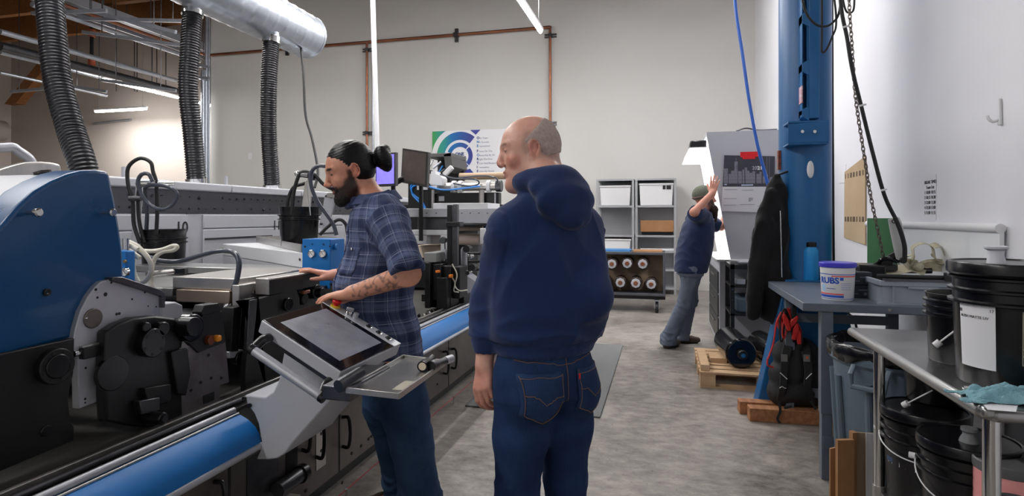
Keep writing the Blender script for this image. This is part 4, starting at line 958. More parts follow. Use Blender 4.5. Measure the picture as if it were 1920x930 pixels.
for u0, w_, h in ((1357, 8, 28), (1366, 5, 18), (1371, 6, 24), (1377, 6, 41), (1384, 7, 23), (1392, 5, 26), (1396, 5, 30), (1401, 4, 24), (1405, 6, 20), (1411, 5, 23), (1418, 6, 18), (1424, 4, 22), (1430, 5, 14), (1436, 4, 18), (1442, 7, 12)):
    cal_rect(u0, 344-h, u0+w_, 344, 'printed_tower', CB)
cal_rect(1379.6, 296, 1380.4, 304, 'printed_spire', CB); cal_rect(1437.5, 294, 1438.5, 335, 'light_beam', mat('beam print', (110, 110, 124), .6)); cal_rect(1442, 294, 1443, 335, 'light_beam', mat('beam print', (110, 110, 124), .6))
cal_rect(1390, 346, 1412, 348, 'printed_glow', mat('glow print', (190, 200, 230), .6)); cal_rect(1358, 345, 1363, 347, 'printed_glow', mat('glow print', (190, 200, 230), .6))
p = PY(1410, 318, cy-.004); text('year', '20', .05, mat('year print', (190, 190, 198), .6), ct, p, (1, 0, 0), (0, 0, 1)); p = PY(1420, 318, cy-.004); text('year', '21', .05, M['paper'], ct, p, (1, 0, 0), (0, 0, 1), bold=.002)
GL = mat('calendar grid line', (150, 150, 160), .7)
for u0, v0, u1 in ((1358, 355, 1382), (1391, 356, 1412), (1357, 384, 1380), (1387, 383, 1415), (1357, 372, 1381), (1420, 386, 1448)): cal_rect(u0, v0, u1, v0+.9, 'grid_line', GL)
for k in range(10): cal_rect(1404+(k % 4)*2, 371+(k//4)*2.6, 1405.2+(k % 4)*2, 372.4+(k//4)*2.6, 'date_print', M['ink'])
a = PY(1388, 285, cy); b_ = PY(1421, 294, cy); o = MB().lh((a.x, cy-.006, b_.z), (b_.x, cy-.003, a.z)).build('tape_strip', M['red'], ct)
a = PY(1392, 293, cy); b_ = PY(1416, 298, cy); MB().lh((a.x, cy-.0055, b_.z), (b_.x, cy-.0035, a.z)).build('tape_strip', M['red'], ct)
p = PY(1400, 250, YW)
t = thing('wire_hanger_clip', 'small metal clips standing on top of the booth', 'clip', (p.x, YW+.05, zt+.03))
MB().tube([(p.x-.1, YW+.03, zt+.035), (p.x, YW+.03, zt+.06), (p.x+.12, YW+.03, zt+.035), (p.x+.3, YW+.05, zt+.04)], .008, 6).build('clip', M['dark_steel'], t)

# ---- black rack
RY0, RY1 = 5.97, 6.5; rx0 = PY(1370, 560, RY0).x; rx1 = rx0+.55; rzt = PY(1380, 495, RY0).z
t = thing('equipment_rack', 'black steel rack with shelves in front of the calendar booth', 'rack', ((rx0+rx1)/2, 6.1, 0))
for x in (rx0, rx1-.035):
    for y in (RY0, RY1-.035): MB().lh((x, y, 0), (x+.035, y+.035, rzt)).build('post', M['black_metal'], t)
for z in (.12, .45, .72, rzt-.05): MB().lh((rx0, RY0, z), (rx1, RY1, z+.04 if z > .8 else z+.02)).build('shelf_board', M['black_metal'], t)
for k in range(8): MB().cyl((rx0+.017, RY0-.002, .1+k*.1), (rx0+.017, RY0, .1+k*.1), .004, n=8).build('hole_rivet', M['chrome'], t)
o = MB().lh((rx0+.06, RY0+.05, .47), (rx0+.32, RY1-.1, .62)).build('blue_grey_box', mat('dull blue box', (74, 92, 108), .5), bevel=.02); tag(o, 'dull blue-grey box on a middle shelf of the black rack', 'box')
o = MB().lh((rx0+.05, RY0+.04, .742), (rx0+.14, RY0+.14, .80)).build('silver_box', M['alu'], bevel=.01); tag(o, 'small silver part on the upper shelf of the black rack', 'part')
o = MB().lh((rx0+.08, RY0+.05, rzt), (rx0+.3, RY0+.2, rzt+.025)).build('silver_tool', M['alu'], bevel=.008); tag(o, 'flat silver tool on top of the black rack', 'tool')
o = MB().lh((rx0+.24, RY0+.12, rzt+.025), (rx0+.32, RY0+.18, rzt+.07)).build('black_gadget', M['black_plastic'], bevel=.008); tag(o, 'small black gadget standing on the flat silver tool', 'gadget')
poly_thing('white_cable', 'white cable drooping from the rack top beside the coat', 'cable', M['white'], [PD(u, v, 5.75) for u, v in ((1420, 495), (1408, 505), (1406, 525), (1410, 545), (1418, 560))], .008, 6)

# ================================================================ rear cabinets of the press
XC = -3.6
zt_, zb1, zb2 = PX(400, 344.5, XC).z, 1.602, 1.425
def cab(i, y0, num, lbl):
    y1 = y0+1.14; t = thing('control_cabinet', lbl, 'cabinet', (XC-.35, (y0+y1)/2, 0), 'row of grey cabinets behind the press')
    MB().lh((XC-.7, y0+.004, 0), (XC, y1-.004, zb2-.002)).build('body', M['grey_enamel'], t, bevel=.003)
    d = MB().lh((XC, y0+.16, .12), (XC+.014, y1-.0, zb2-.13)).build('door', M['grey_enamel'], t, bevel=.004)
    MB().lh((XC, y0+.16, zb2-.12), (XC+.014, y1-.0, zb2-.012)).build('top_flap', M['grey_enamel'], t, bevel=.004)
    MB().lh((XC+.012, y0+.17, zb2-.215), (XC+.018, y1-.13, zb2-.2)).build('grip_slot', M['dark_steel'], d)
    if num: text('number', num, .125, M['ink'], t, (XC+.0155, y1-.125, zb2-.15), (0, 1, 0), (0, 0, 1), bold=.0015)
    return t
for i, (y0, num) in enumerate(((1.51, '9'), (2.65, '10'), (3.79, '11'), (4.93, '12'), (6.07, '13'), (7.21, '14'))):
    lb = {'10': 'grey cabinet reading 10 behind the hose coil', '11': 'grey cabinet reading 11 beside the bucket on the stainless tray'}[num] if num in ('10', '11') else ['grey cabinet behind the blue cover, nearest to the camera', '', '', 'grey cabinet behind the dark-haired man', 'grey cabinet second from the far end of the row', 'grey cabinet at the far end of the row'][i]
    cab(i, y0, num if num in ('10', '11') else '', lb)
t = thing('perforated_beam', 'long dark graphite beam with rows of holes above the grey cabinets', 'beam', (XC, 4.5, zb2))
MB().lh((XC-.1, 1.51, zb2), (XC+.006, 8.35, zb1)).build('beam', M['grey_dark'], t, bevel=.002)
random.seed(11)
hb = MB()
for k in range(74):
    y = 1.7+k*.088
    for zz in (.038, .128): 
        if random.random() < .72: MB.cyl(hb, (XC+.0055, y+random.uniform(-.012, .012), zb2+zz+random.uniform(-.008, .012)), (XC+.0075, y, zb2+zz), random.choice((.006, .009, .012)), n=10)
hb.build('drilled_holes', M['ink'], t)['kind'] = 'stuff'
t = thing('cable_duct_cover', 'long pale grey lid running along the top of the dark beam', 'cover', (XC, 4.5, zb1))
for k in range(7):
    y0 = 1.26+k; MB().lh((XC-.32, y0+.002, zb1), (XC+.02, min(y0+.998, 8.36), zt_)).build('cover_segment', M['grey_enamel'], t, bevel=.012)
for u, v in ((232, 326), (424, 340)):
    p = PX(u, v, XC-.2); o = MB().lh((p.x-.01, p.y-.012, zt_), (p.x+.01, p.y+.012, zt_+.09)).build('latch_post', M['alu']); tag(o, 'small upright latch on the pale lid, '+('left one' if u < 300 else 'between two hoses'), 'latch', 'small latches')
MB().lh((XC-.7, 1.5, zb2), (XC-.33, 8.36, zt_-.03)).build('cable_duct_rear', M['grey_enamel'], t)

# ================================================================ press base
XP = -1.60; YE = 7.7
pb = thing('printing_press', 'long dark printing press base with access panels along the aisle', 'printing press', (-2.5, 3.5, 0))
M['panel'] = mat('brownish reflective panel', (122, 116, 112), .38, .55, rgb2=(88, 82, 80), vscale=3)
M['bedside'] = mat('press bed top', (122, 120, 116), .42, .5, rgb2=(92, 90, 87), vscale=4, stretch=(4, .6, 1))
MB().lh((-3.35, -.8, .0), (XP-.07, YE, .1)).build('plinth', M['black_metal'], pb)
MB().lh((-3.35, -.8, .1), (XP, YE, .5)).build('body', M['panel'], pb, bevel=.004)
MB().lh((-3.35, -.8, .5), (-1.66, YE, .62)).build('bed', M['bedside'], pb, bevel=.004)
MB().lh((-1.80, -.8, .62), (-1.655, YE, .632)).build('bed_rail', M['bed_steel'], pb, bevel=.003)
MB().lh((-1.755, -.8, .632), (-1.74, YE, .65)).build('bed_rail', M['steel'], pb, bevel=.003)
MB().cyl((-1.70, -.8, .64), (-1.70, YE, .64), .012, n=12).build('bed_rod', M['dark_steel'], pb)
ysm = [PX(u, 700, XP).y for u in (430, 636, 841)]+[.9, 5.0, 6.0, 7.0]
for y in ysm: MB().lh((XP, y-.006, .1), (XP+.002, y+.006, .5)).build('panel_seam', M['ink'], pb)
def handle(y, z0, z1_, X=XP, side=1):
    b = MB(); b.tube([(X, y, z0), (X+.035, y, z0+.002), (X+.045, y, (z0+z1_)/2), (X+.035, y, z1_-.002), (X, y, z1_)], .009, 8, 5); return b.build('door_handle', M['black_plastic'], pb)
for u, v0, v1 in ((577, 785, 845), (652, 783, 838), (603, 790, 858), (853, 655, 690), (415, 905, 960), (838, 660, 700)):
    a = PX(u, v0, XP+.03); b_ = PX(u, v1, XP+.03); handle(a.y, min(a.z, b_.z), max(a.z, b_.z))
def front(u0, v0, u1, v1, nm, m, th=.003, X=XP):
    a = PX(u0, v0, X); b_ = PX(u1, v1, X); return MB().lh((X, a.y, min(a.z, b_.z)), (X+th, b_.y, max(a.z, b_.z))).build(nm, m, pb)
front(536, 840, 557, 878, 'dark_niche', M['ink']); front(592, 803, 610, 870, 'edge_plate', M['steel'])
front(462, 862, 520, 925, 'window_panel', M['dark_steel'], .005)
for u, v in ((601, 813), (601, 845), (576, 876), (659, 850), (677, 836), (691, 823), (696, 818), (573, 920), (470, 915), (550, 850), (812, 700), (820, 720), (641, 905)):
    p = PX(u, v, XP); MB().cyl(p, p+Vector((.004, 0, 0)), .008, n=12).build('screw', M['ink'], pb)
a = PX(520, 920, XP+.04); b_ = PX(562, 890, XP+.04); MB().cyl(a, (a.x, b_.y, a.z), .032, n=18).build('side_tube', M['dark_steel'], pb)
p = PX(565, 890, XP+.04); MB().cyl((a.x, b_.y, a.z), (a.x, b_.y+.03, a.z), .04, n=18).build('tube_cap', M['black_plastic'], pb)
MB().lh((XP, PX(480, 900, XP).y, .16), (XP+.05, PX(545, 900, XP).y, .175)).build('side_ledge', M['steel'], pb)
# laser line above the floor: its red light modelled as a solid tube
o = MB().tube([(-1.52, -.3, .05), (-1.52, YE, .05)], .0025, 6, 0).build('laser_line', mat('red beam', (190, 40, 50), .4)); tag(o, 'thin red beam of laser light modelled as a tube just above the floor along the press', 'cord')
for i, y in enumerate((PX(649, 914, -1.52).y, PX(851, 739, -1.52).y, 5.4)):
    o = MB().lathe([(.006, 0), (.006, .045), (.009, .047), (.009, .055), (.0, .057)], (-1.52, y, 0), n=10).build('line_post', M['chrome']); tag(o, 'small post under the red beam, '+['nearest', 'middle', 'farthest'][i]+' one', 'post', 'red beam posts')

# ---- blue guard rail in front of the bed
def rail(y0, y1, lb):
    t = thing('guard_rail', lb, 'rail', (-1.56, (y0+y1)/2, .52), 'blue rails along the press')
    pr = [(-1.622, .632), (-1.59, .63), (-1.555, .615), (-1.523, .590), (-1.503, .56), (-1.497, .53), (-1.507, .528), (-1.517, .556), (-1.535, .582), (-1.562, .603), (-1.592, .618), (-1.622, .62)]
    MB().prism([(x, z) for x, z in pr], 'y', y0, y1).build('blue_panel', M['blue_rail'], t, angle=50)
    MB().cyl((-1.622, y0, .645), (-1.622, y1, .645), .0125, n=20).build('top_rod', M['alu'], t)
    MB().cyl((-1.601, y0, .634), (-1.601, y1, .634), .005, n=10).build('edge_strip', M['steel'], t)
    MB().cyl((-1.50, y0, .521), (-1.50, y1, .521), .013, n=20).build('bottom_rod', M['alu'], t)
    for y in np.arange(y0+.1, y1, .9): MB().lh((-1.6, y, .50), (-1.5, y+.03, .53)).build('bracket', M['black_metal'], t)
rail(-.8, 1.94, 'blue curved rail with silver rods at the lower left')
rail(2.26, YE-.1, 'blue curved rail seen between the two men')

# ================================================================ big blue rounded cover at the left
def plate(px, X, th, nm, m, par, bevel=.003, X2=None):
    P = [PX(u, v, X) for u, v in px]; return MB().prism([(p.y, p.z) for p in P], 'x', X, X-th).build(nm, m, par, bevel=bevel)
def disc(u, v, X, r, th, nm, m, par, n=32, bevel=.003, holes=0, rh=.005, frac=.8):
    p = PX(u, v, X); o = MB().cyl((X, p.y, p.z), (X-th, p.y, p.z), r, n=n).build(nm, m, par, bevel=bevel)
    for k in range(holes):
        a = 2*math.pi*k/holes+.3; q = Vector((X, p.y+math.cos(a)*r*frac, p.z+math.sin(a)*r*frac)); MB().cyl(q+Vector((-.002, 0, 0)), q+Vector((.001, 0, 0)), rh, n=10).build('bolt_hole', M['ink'], par)
    return o
XB = -1.90
cv = thing('blue_cover', 'large blue rounded machine cover filling the left edge', 'cover', PX(100, 660, XB))
arc = [(5, 420), (34, 386), (64, 358), (96, 339), (129, 325), (155, 319), (180, 318.5), (203, 321)]
face = [(-118, 700), (-118, 640), (-100, 560), (-70, 500), (-30, 456)]+arc+[(207, 330), (217, 377), (226, 430), (231, 470), (233, 520), (236, 600), (236, 612), (140, 632.5)]
P = [PX(u, v, XB) for u, v in face]
MB().prism([(p.y, p.z) for p in P], 'x', XB, XB-.13).build('side_face', M['blue'], cv, bevel=.012, seg=4)
MB().prism([(p.y, p.z-.012 if p.z > 1.1 else p.z) for p in P], 'x', XB-.131, XB-.85).build('rear_cover', M['grey_enamel'], cv, bevel=.01)
MB().lh((XB-.06, 0, 0), (XB-.05, .1, .1))
for u, v in ((52, 398.5), (193, 398.5)):
    p = PX(u, v, XB); MB().lathe([(.007, 0), (.007, .028), (.013, .03), (.014, .036), (.014, .046), (.01, .05), (0, .05)], (XB, p.y, p.z), (1, 0, 0), 20).build('fixing_knob', M['chrome'], cv)
p = PX(87, 548, XB); MB().lathe([(.012, 0), (.012, .006), (.006, .007), (.0, .003)], (XB, p.y, p.z), (1, 0, 0), 16).build('bolt', M['black_metal'], cv)
p = PX(82, 325, XB-.2); MB().lathe([(.012, -.03), (.024, 0), (.028, .01), (.026, .02), (.0, .024)], (XB-.2, p.y, p.z-.012), (0, -.3, 1), 24).build('top_knob', M['black_gloss'], cv)
g = thing('rear_guard', 'pale curved steel guard with a tube handle behind the blue cover', 'guard', PX(60, 330, -2.9))
q = [(-60, 345), (0, 318), (25, 310), (50, 304), (80, 303), (100, 305), (114, 308), (118, 322), (110, 345), (-60, 420)]
P = [PX(u, v, -2.85) for u, v in q]; MB().prism([(p.y, p.z) for p in P], 'x', -2.85, -2.9).build('guard_plate', M['steel'], g, bevel=.01)
MB().tube([PX(-60, 276, -2.95), PX(0, 277, -2.95), PX(22, 276, -2.95), PX(34, 283, -2.95), PX(58, 302, -2.95), PX(60, 330, -2.95)], .022, 12, 5).build('tube_handle', M['alu'], g)
MB().lh((-2.95, PX(60, 330, -2.95).y-.8, .6), (-2.9, PX(60, 330, -2.95).y+.05, 1.6)).build('guard_post', M['grey_enamel'], g)

# ---- black frame below the cover
fr = thing('black_side_frame', 'black machine side frame with round hub under the blue cover', 'machine frame', PX(80, 850, -1.88))
plate([(-120, 690), (0, 664), (140, 634), (138, 700), (128, 745), (132, 790), (139, 800), (139, 826), (0, 884), (-120, 950)], -1.87, .02, 'frame_plate', M['black_metal'], fr)
disc(109, 687, -1.845, .056, .035, 'hub', M['black_metal'], fr, holes=8, rh=.0055, frac=.8); disc(111, 687, -1.84, .038, .01, 'hub_face', M['black_plastic'], fr)
for u, v in ((25, 672), (55, 690), (52, 735)): disc(u, v, -1.879, .006, .01, 'screw', M['dark_steel'], fr)
disc(88, 808, -1.865, .017, .02, 'plug', M['black_plastic'], fr)

# ---- unit with pale rounded plate
un = thing('print_unit', 'print unit with pale rounded aluminium plate beside the blue cover', 'machine unit', PX(200, 765, -1.93), 'print units')
plate([(136, 652), (138, 636), (141, 618), (151, 583), (165, 556), (178, 538), (189, 528), (210, 523), (300, 545), (301, 593), (296, 620), (198, 686), (198, 748), (148, 767), (146, 673), (136, 670)], -1.88, .03, 'side_plate', M['alu'], un)
disc(176, 597, -1.875, .034, .012, 'disc', mat('turned steel', (118, 112, 106), .4, .9, var=.1), un, n=40); disc(164, 597, -1.87, .005, .01, 'pin', M['chrome'], un)
for u, v, r in ((180, 543, .005), (198, 552, .007), (183, 558, .004), (209, 530, .004), (248, 561, .004), (272, 548, .004), (219, 589, .005), (224, 588, .005), (278, 574, .003), (293, 575, .003), (161, 690, .004), (160, 748, .004), (160, 755, .003)): disc(u, v, -1.879, r, .004, 'drilled_hole', M['ink'], un, n=12, bevel=0)
P = [PX(u, v, -1.87) for u, v in ((209, 520), (228, 519), (300, 543), (309, 550), (308, 577), (302, 577), (302, 556), (262, 543), (209, 527))]
MB().prism([(p.y, p.z) for p in P], 'x', -1.865, -1.98).build('edge_bar', M['dark_steel'], un, bevel=.003)
p0 = PX(140, 668, -1.90); p1 = PX(223, 646, -1.90)
MB().lh((-1.86, PX(157, 668, -1.86).y, PX(157, 668, -1.86).z-.012), (-1.92, PX(222, 660, -1.86).y, PX(157, 655, -1.86).z+.004)).build('lever_block', M['black_metal'], un, bevel=.004)
MB().cyl(PX(137, 664, -1.88), PX(157, 660, -1.88), .012, n=14).build('lever_boss', M['chrome'], un)
MB().lh((-1.865, PX(157, 660, -1.86).y, PX(157, 655, -1.86).z+.004), (-1.93, PX(222, 650, -1.86).y, PX(157, 655, -1.86).z+.010)).build('lever_top', M['steel'], un)
# black bearing block with hub
u1_ = thing('print_unit', 'black print unit with round hub, right of the pale rounded plate', 'machine unit', PX(270, 800, -1.8), 'print units')
plate([(200, 622), (222, 607), (250, 596), (290, 592), (330, 597), (338, 612), (340, 700), (344, 790), (300, 802), (250, 800), (200, 790), (196, 700)], -1.835, .045, 'bearing_block', M['black_metal'], u1_, .008)
disc(290, 643, -1.80, .052, .036, 'hub', M['black_plastic'], u1_, holes=6, rh=.006, frac=.78); disc(309, 617, -1.80, .026, .036, 'knob', M['black_plastic'], u1_, bevel=.004); disc(277, 614, -1.81, .018, .026, 'knob', M['black_plastic'], u1_, bevel=.004)
disc(214, 700, -1.834, .06, .02, 'dark_hub_ring', M['black_plastic'], u1_, n=40)  # plain black disc on the bearing block
plate([(272, 728), (320, 720), (322, 752), (280, 765)], -1.81, .03, 'bracket', M['black_metal'], u1_); plate([(262, 752), (300, 745), (300, 770), (266, 778)], -1.80, .035, 'bracket', M['dark_steel'], u1_)
disc(307, 785, -1.75, .022, .08, 'clamp_knob', M['black_plastic'], u1_, n=14, bevel=.005); 
p = PX(307, 785, -1.75); MB().cyl((-1.75, p.y, p.z), (-1.742, p.y, p.z), .012, n=14).build('knob_cap', M['dark_steel'], u1_)
# steel plate unit with second hub
u2_ = thing('print_unit', 'print unit with grey steel plate, glossy hub and yellow knob', 'machine unit', PX(380, 780, -1.8), 'print units')
plate([(357, 640), (385, 583), (414, 578), (421, 610), (430, 717), (413, 723), (413, 768), (333, 802), (333, 745), (345, 700)], -1.84, .04, 'steel_plate', mat('scuffed dark steel', (136, 130, 134), .4, .6, rgb2=(92, 86, 90), vscale=6), u2_)
plate([(350, 640), (385, 587), (416, 583), (421, 612), (424, 640), (372, 662)], -1.832, .02, 'upper_plate', M['black_metal'], u2_)
plate([(378, 586), (384, 572), (410, 568), (416, 577), (414, 584), (380, 592)], -1.83, .05, 'cap_block', M['black_metal'], u2_)
disc(364, 615, -1.80, .055, .05, 'hub_ring', M['black_gloss'], u2_, n=40, bevel=.006); disc(366, 613, -1.765, .038, .06, 'hub_face', M['black_plastic'], u2_, n=36, holes=6, rh=.004, frac=.8)
plate([(322, 660), (352, 652), (358, 700), (350, 742), (333, 738)], -1.815, .03, 'arm', M['black_metal'], u2_, .004)
p = PX(409, 636, -1.80); MB().lathe([(.02, 0), (.02, .02)], (-1.835, p.y-.02, p.z), (1, 0, 0), 16).build('knob_collar', mat('brass brown', (110, 56, 30), .4), u2_)
MB().lh((-1.83, p.y-.004, p.z-.012), (-1.80, p.y+.024, p.z+.014)).build('yellow_knob', mat('amber plastic', (226, 142, 24), .35), u2_, bevel=.007)
plate([(382, 742), (402, 734), (402, 750), (382, 758)], -1.838, .01, 'slot', M['ink'], u2_, 0); 
for u, v in ((392, 666), (377, 717), (397, 709), (416, 709), (359, 732), (400, 760), (345, 780)): disc(u, v, -1.837, .006, .01, 'drilled_hole', M['ink'], u2_, n=12, bevel=0)
# third unit: black plates behind the console
u3_ = thing('print_unit', 'print unit of black plates right behind the touch screen', 'machine unit', PX(500, 740, -1.8), 'print units')
plate([(438, 577), (454, 573), (447, 660), (432, 660)], -1.86, .06, 'scratched_plate', mat('scratched black plate', (36, 36, 38), .4, .2, rgb2=(20, 20, 22), vscale=30), u3_)
plate([(455, 575), (469, 570), (462, 610), (455, 660), (447, 660)], -1.9, .04, 'inner_plate', M['black_metal'], u3_)
plate([(430, 660), (456, 655), (462, 668), (430, 672)], -1.86, .05, 'foot_block', M['alu'], u3_)
plate([(468, 562), (484, 558), (480, 600), (474, 640), (463, 668), (460, 710), (463, 750), (478, 745), (500, 735), (560, 712), (562, 560), (556, 541), (484, 560)], -1.80, .03, 'frame_plate', M['black_metal'], u3_)
plate([(468, 563), (483, 560), (480, 600), (474, 650), (463, 655)], -1.795, .02, 'light_edge', M['dark_steel'], u3_)
disc(543, 571, -1.78, .033, .03, 'hub', M['black_gloss'], u3_, n=32, bevel=.004)
disc(452, 672, -1.85, .03, .03, 'dark_disc', M['black_plastic'], u3_)
u4_ = thing('print_unit', 'print unit with black hubs below the resting hand', 'machine unit', PX(600, 700, -1.8), 'print units')
plate([(560, 545), (590, 538), (660, 530), (700, 526), (700, 660), (562, 712)], -1.84, .12, 'frame_plate', M['black_metal'], u4_)
disc(596, 547, -1.79, .04, .07, 'hub', M['black_gloss'], u4_, bevel=.005); disc(606, 549, -1.77, .028, .03, 'hub_face', M['black_plastic'], u4_, bevel=.004)
disc(573, 561, -1.8, .03, .05, 'hub', M['black_plastic'], u4_, bevel=.004); plate([(570, 546), (582, 543), (582, 549), (570, 552)], -1.785, .02, 'copper_tab', M['copper'], u4_)
disc(542, 551, -1.83, .035, .1, 'hub', M['black_plastic'], u4_, bevel=.004)
# cross cylinders of the press, running across under the trays
cyls = [(1.75, .88, .11), (2.05, .84, .13), (2.32, .86, .1), (2.62, .82, .13), (3.0, .86, .1), (3.35, .82, .12), (3.75, .86, .1)]
for i, (y, z, r) in enumerate(cyls):
    o = MB().cyl((-3.2, y, z), (-1.98, y, z), r, n=32).build('print_cylinder', M['dark_steel'], bevel=.004)
    tag(o, 'steel cylinder lying across the press, '+['nearest to the blue cover', 'second from the blue cover', 'third from the blue cover', 'fourth from the blue cover', 'fifth from the blue cover', 'sixth from the blue cover', 'farthest from the blue cover'][i], 'cylinder', 'cylinders across the press')
o = MB().lh((-3.3, -.5, .62), (-3.25, YE, 1.02)).build('rear_side_frame', M['black_metal']); tag(o, 'black rear side frame running along the far side of the press', 'machine frame')
# little fittings along the bed
random.seed(2)
ft = thing('bed_fittings', 'row of small chrome and black fittings on the press bed', 'fittings', (-1.84, 3, .62))
for k in range(46):
    y = 2.3+k*.06; h = random.uniform(.008, .022)
    MB().cyl((-1.83+random.uniform(-.02, .02), y, .62), (-1.83, y, .62+h), random.uniform(.006, .014), n=10).build('fitting', random.choice([M['chrome'], M['black_metal'], M['steel'], M['dark_steel']]), ft)

# ================================================================ stainless trays and covers
def boxpart(t, lo, hi, nm, m, bevel=.004): return MB().lh(lo, hi).build(nm, m, t, bevel=bevel)
t1x0, t1x1 = PZ(296, 522, 1.11).x, PZ(441, 522, 1.11).x; ty = 2.33
t = thing('ink_tray', 'stainless steel ink tray with stepped front, left one above the print units', 'tray', ((t1x0+t1x1)/2, 2.5, 1.0))
boxpart(t, (t1x0, ty, 1.055), (t1x1+.02, ty+.55, 1.11), 'tray_top', M['steel'])
boxpart(t, (t1x0+.05, ty-.03, .995), (t1x1+.0, ty+.5, 1.054), 'tray_lower', mat('warm stainless', (176, 158, 142), .35, .9, var=.05))
P = [PX(u, v, t1x1+.04) for u, v in ((448, 527), (453, 524), (463, 532), (463, 569), (448, 569))]
MB().lh((t1x1+.021, ty-.04, .985), (t1x1+.06, ty+.14, 1.085)).build('end_bracket', M['steel'], t, bevel=.004)
for z in (1.02, 1.04): MB().cyl((t1x1+.06, ty+.02+z-1.0, z), (t1x1+.064, ty+.02+z-1.0, z), .006, n=10).build('rivet', M['chrome'], t)
MB().cyl((t1x0-.03, ty+.05, 1.075), (t1x0+.01, ty+.05, 1.075), .018, n=16).build('end_knob', M['chrome'], t)
t2x0 = t1x1+.07; t2x1 = -1.80; t2y0 = PX(504, 522, t2x1).y; t2y1 = PX(598, 503, t2x1).y
t = thing('ink_tray', 'stainless steel tray top where the man rests his right hand', 'tray', ((t2x0+t2x1)/2, (t2y0+t2y1)/2, 1.02))
boxpart(t, (t2x0, t2y0, 1.03), (t2x1, t2y1, 1.108), 'tray_top', M['steel'])
boxpart(t, (t2x1, t2y0+.004, 1.03), (t2x1+.004, t2y1, 1.10), 'dark_side', M['black_metal'], 0)
boxpart(t, (t2x0+.02, t2y0+.02, .985), (t2x1-.06, t2y1-.1, 1.029), 'tray_base', M['dark_steel'])
o = MB().lh((-3.2, 2.9, 1.06), (t1x1, t2y1+.35, 1.10)).build('press_deck', M['steel_table'], bevel=.004); tag(o, 'flat steel deck plate between the trays and the grey cabinets', 'deck')
o = MB().lh((-3.15, 2.35, 1.01), (t1x0-.02, 2.88, 1.05)).build('press_deck', M['steel_table'], bevel=.004); tag(o, 'lower steel deck plate under the cream tubes', 'deck')
o = MB().lh((-1.98, 1.95, 1.0), (-1.93, 2.2, 1.03))
t = thing('white_block', 'pale grey block between the steel trays and the black hub', 'block', PX(320, 590, -2.0))
P = [PX(u, v, -2.0) for u, v in ((302, 570), (330, 566), (343, 572), (343, 598), (302, 600))]
MB().prism([(p.y, p.z) for p in P], 'x', -2.0, -2.16).build('block', M['grey_enamel'], t, bevel=.006)
a = [PZ(u, v, 1.101) for u, v in ((352, 500), (400, 508), (370, 513), (330, 508))]
# rotated light cover under the bucket tray
Q = [PZ(417, 457, 1.19), PZ(567, 474, 1.19)]; dq = (Q[1]-Q[0]); nq = Vector((dq.y, -dq.x, 0)).normalized()
if nq.y < 0: nq = -nq
P = [Q[0], Q[1], Q[1]+nq*.45, Q[0]+nq*.45]
t = thing('machine_hood', 'broad pale grey slanted cover in the middle of the press', 'cover', Q[1])
MB().prism([(p.x, p.y) for p in P], 'z', 1.10, 1.19).build('hood_upper', mat('pale hood enamel', (208, 209, 213), .4), t, bevel=.006)
Qs = [Q[0]-nq*.0, Q[1]-nq*.0]
MB().prism([(p.x, p.y) for p in (Q[0]+nq*.002, Q[1]+nq*.002, Q[1]+nq*.44, Q[0]+nq*.44)], 'z', 1.0, 1.10).build('hood_lower', M['grey_enamel'], t)
for s_ in (.02, .98):
    p = Q[0].lerp(Q[1], s_)-nq*.002; MB().cyl((p.x, p.y, 1.15), (p.x-nq.x*.004, p.y-nq.y*.004, 1.15), .008, n=10).build('screw', M['ink'], t)
Q = [PZ(481, 450.5, 1.205), PZ(566, 469, 1.205)]; dq = (Q[1]-Q[0]).normalized(); nq = Vector((-dq.y, dq.x, 0))
if nq.y < 0: nq = -nq
t = thing('bucket_tray', 'stainless tray holding the black bucket with pump near number 11', 'tray', Q[1])
P = [Q[0], Q[1], Q[1]+nq*.5, Q[0]+nq*.5]
MB().prism([(p.x, p.y) for p in P], 'z', 1.19, 1.20).build('tray_floor', M['steel'], t)
for k in range(4):
    a, b_ = P[k], P[(k+1) % 4]; m_ = (a+b_)/2; MB().box((m_.x, m_.y, 1.215), ((b_-a).length, .008, .045), (b_-a).to_track_quat('X', 'Z').to_matrix()).build('tray_rim', M['steel'], t)

# ---- ink buckets with hoses and pump stands
def ink_bucket(lb, c, r, h, tilt=0):
    t = bucket('ink_bucket', lb, c, r, h, M['bucket'], lid=False, ribs=2, group='ink buckets on the press'); 
    return t
c10 = PD(307, 470, 3.85); c10 = Vector((c10.x, c10.y, 1.05)); ink_bucket('black ink bucket in front of the cabinet numbered 10', c10, .138, .265)
MB().lathe([(.1, 0), (.1, .02), (0, .021)], c10+Vector((0, 0, .0)), n=24)
c11 = PD(561, 440, 3.98); c11 = Vector((c11.x, c11.y, 1.2)); ink_bucket('black ink bucket on the stainless tray near number 11', c11, .135, .265)
ins = mat('dark ink', (6, 10, 24), .1)
for c, r, h, lb in ((c10, .118, .2, 'dark ink inside the bucket near number 10'), (c11, .115, .17, 'dark ink inside the bucket near number 11')):
    o = MB().lathe([(0, h-.01), (r-.003, h-.01), (r-.003, h), (0, h)], c, n=32).build('ink', ins); tag(o, lb, 'ink', None, 'stuff')
def hz_(pts, d, r, nm, lb, m, cat='hose', grp=None):
    P = [PD(u, v, d if not isinstance(d, (list, tuple)) else d[i]) for i, (u, v) in enumerate(pts)]; return poly_thing(nm, lb, cat, m, P, r, 12, 7, grp)
M['hose_g'] = mat('grey glossy hose', (66, 70, 82), .25)
hz_([(262, 455), (251, 420), (249, 378), (240, 344), (241, 313), (262, 297), (282, 304), (287, 322), (293, 344), (295, 392), (293, 440)], 3.7, .0115, 'ink_hose', 'black ink hose arching over into the bucket near number 10', M['black_rubber'])
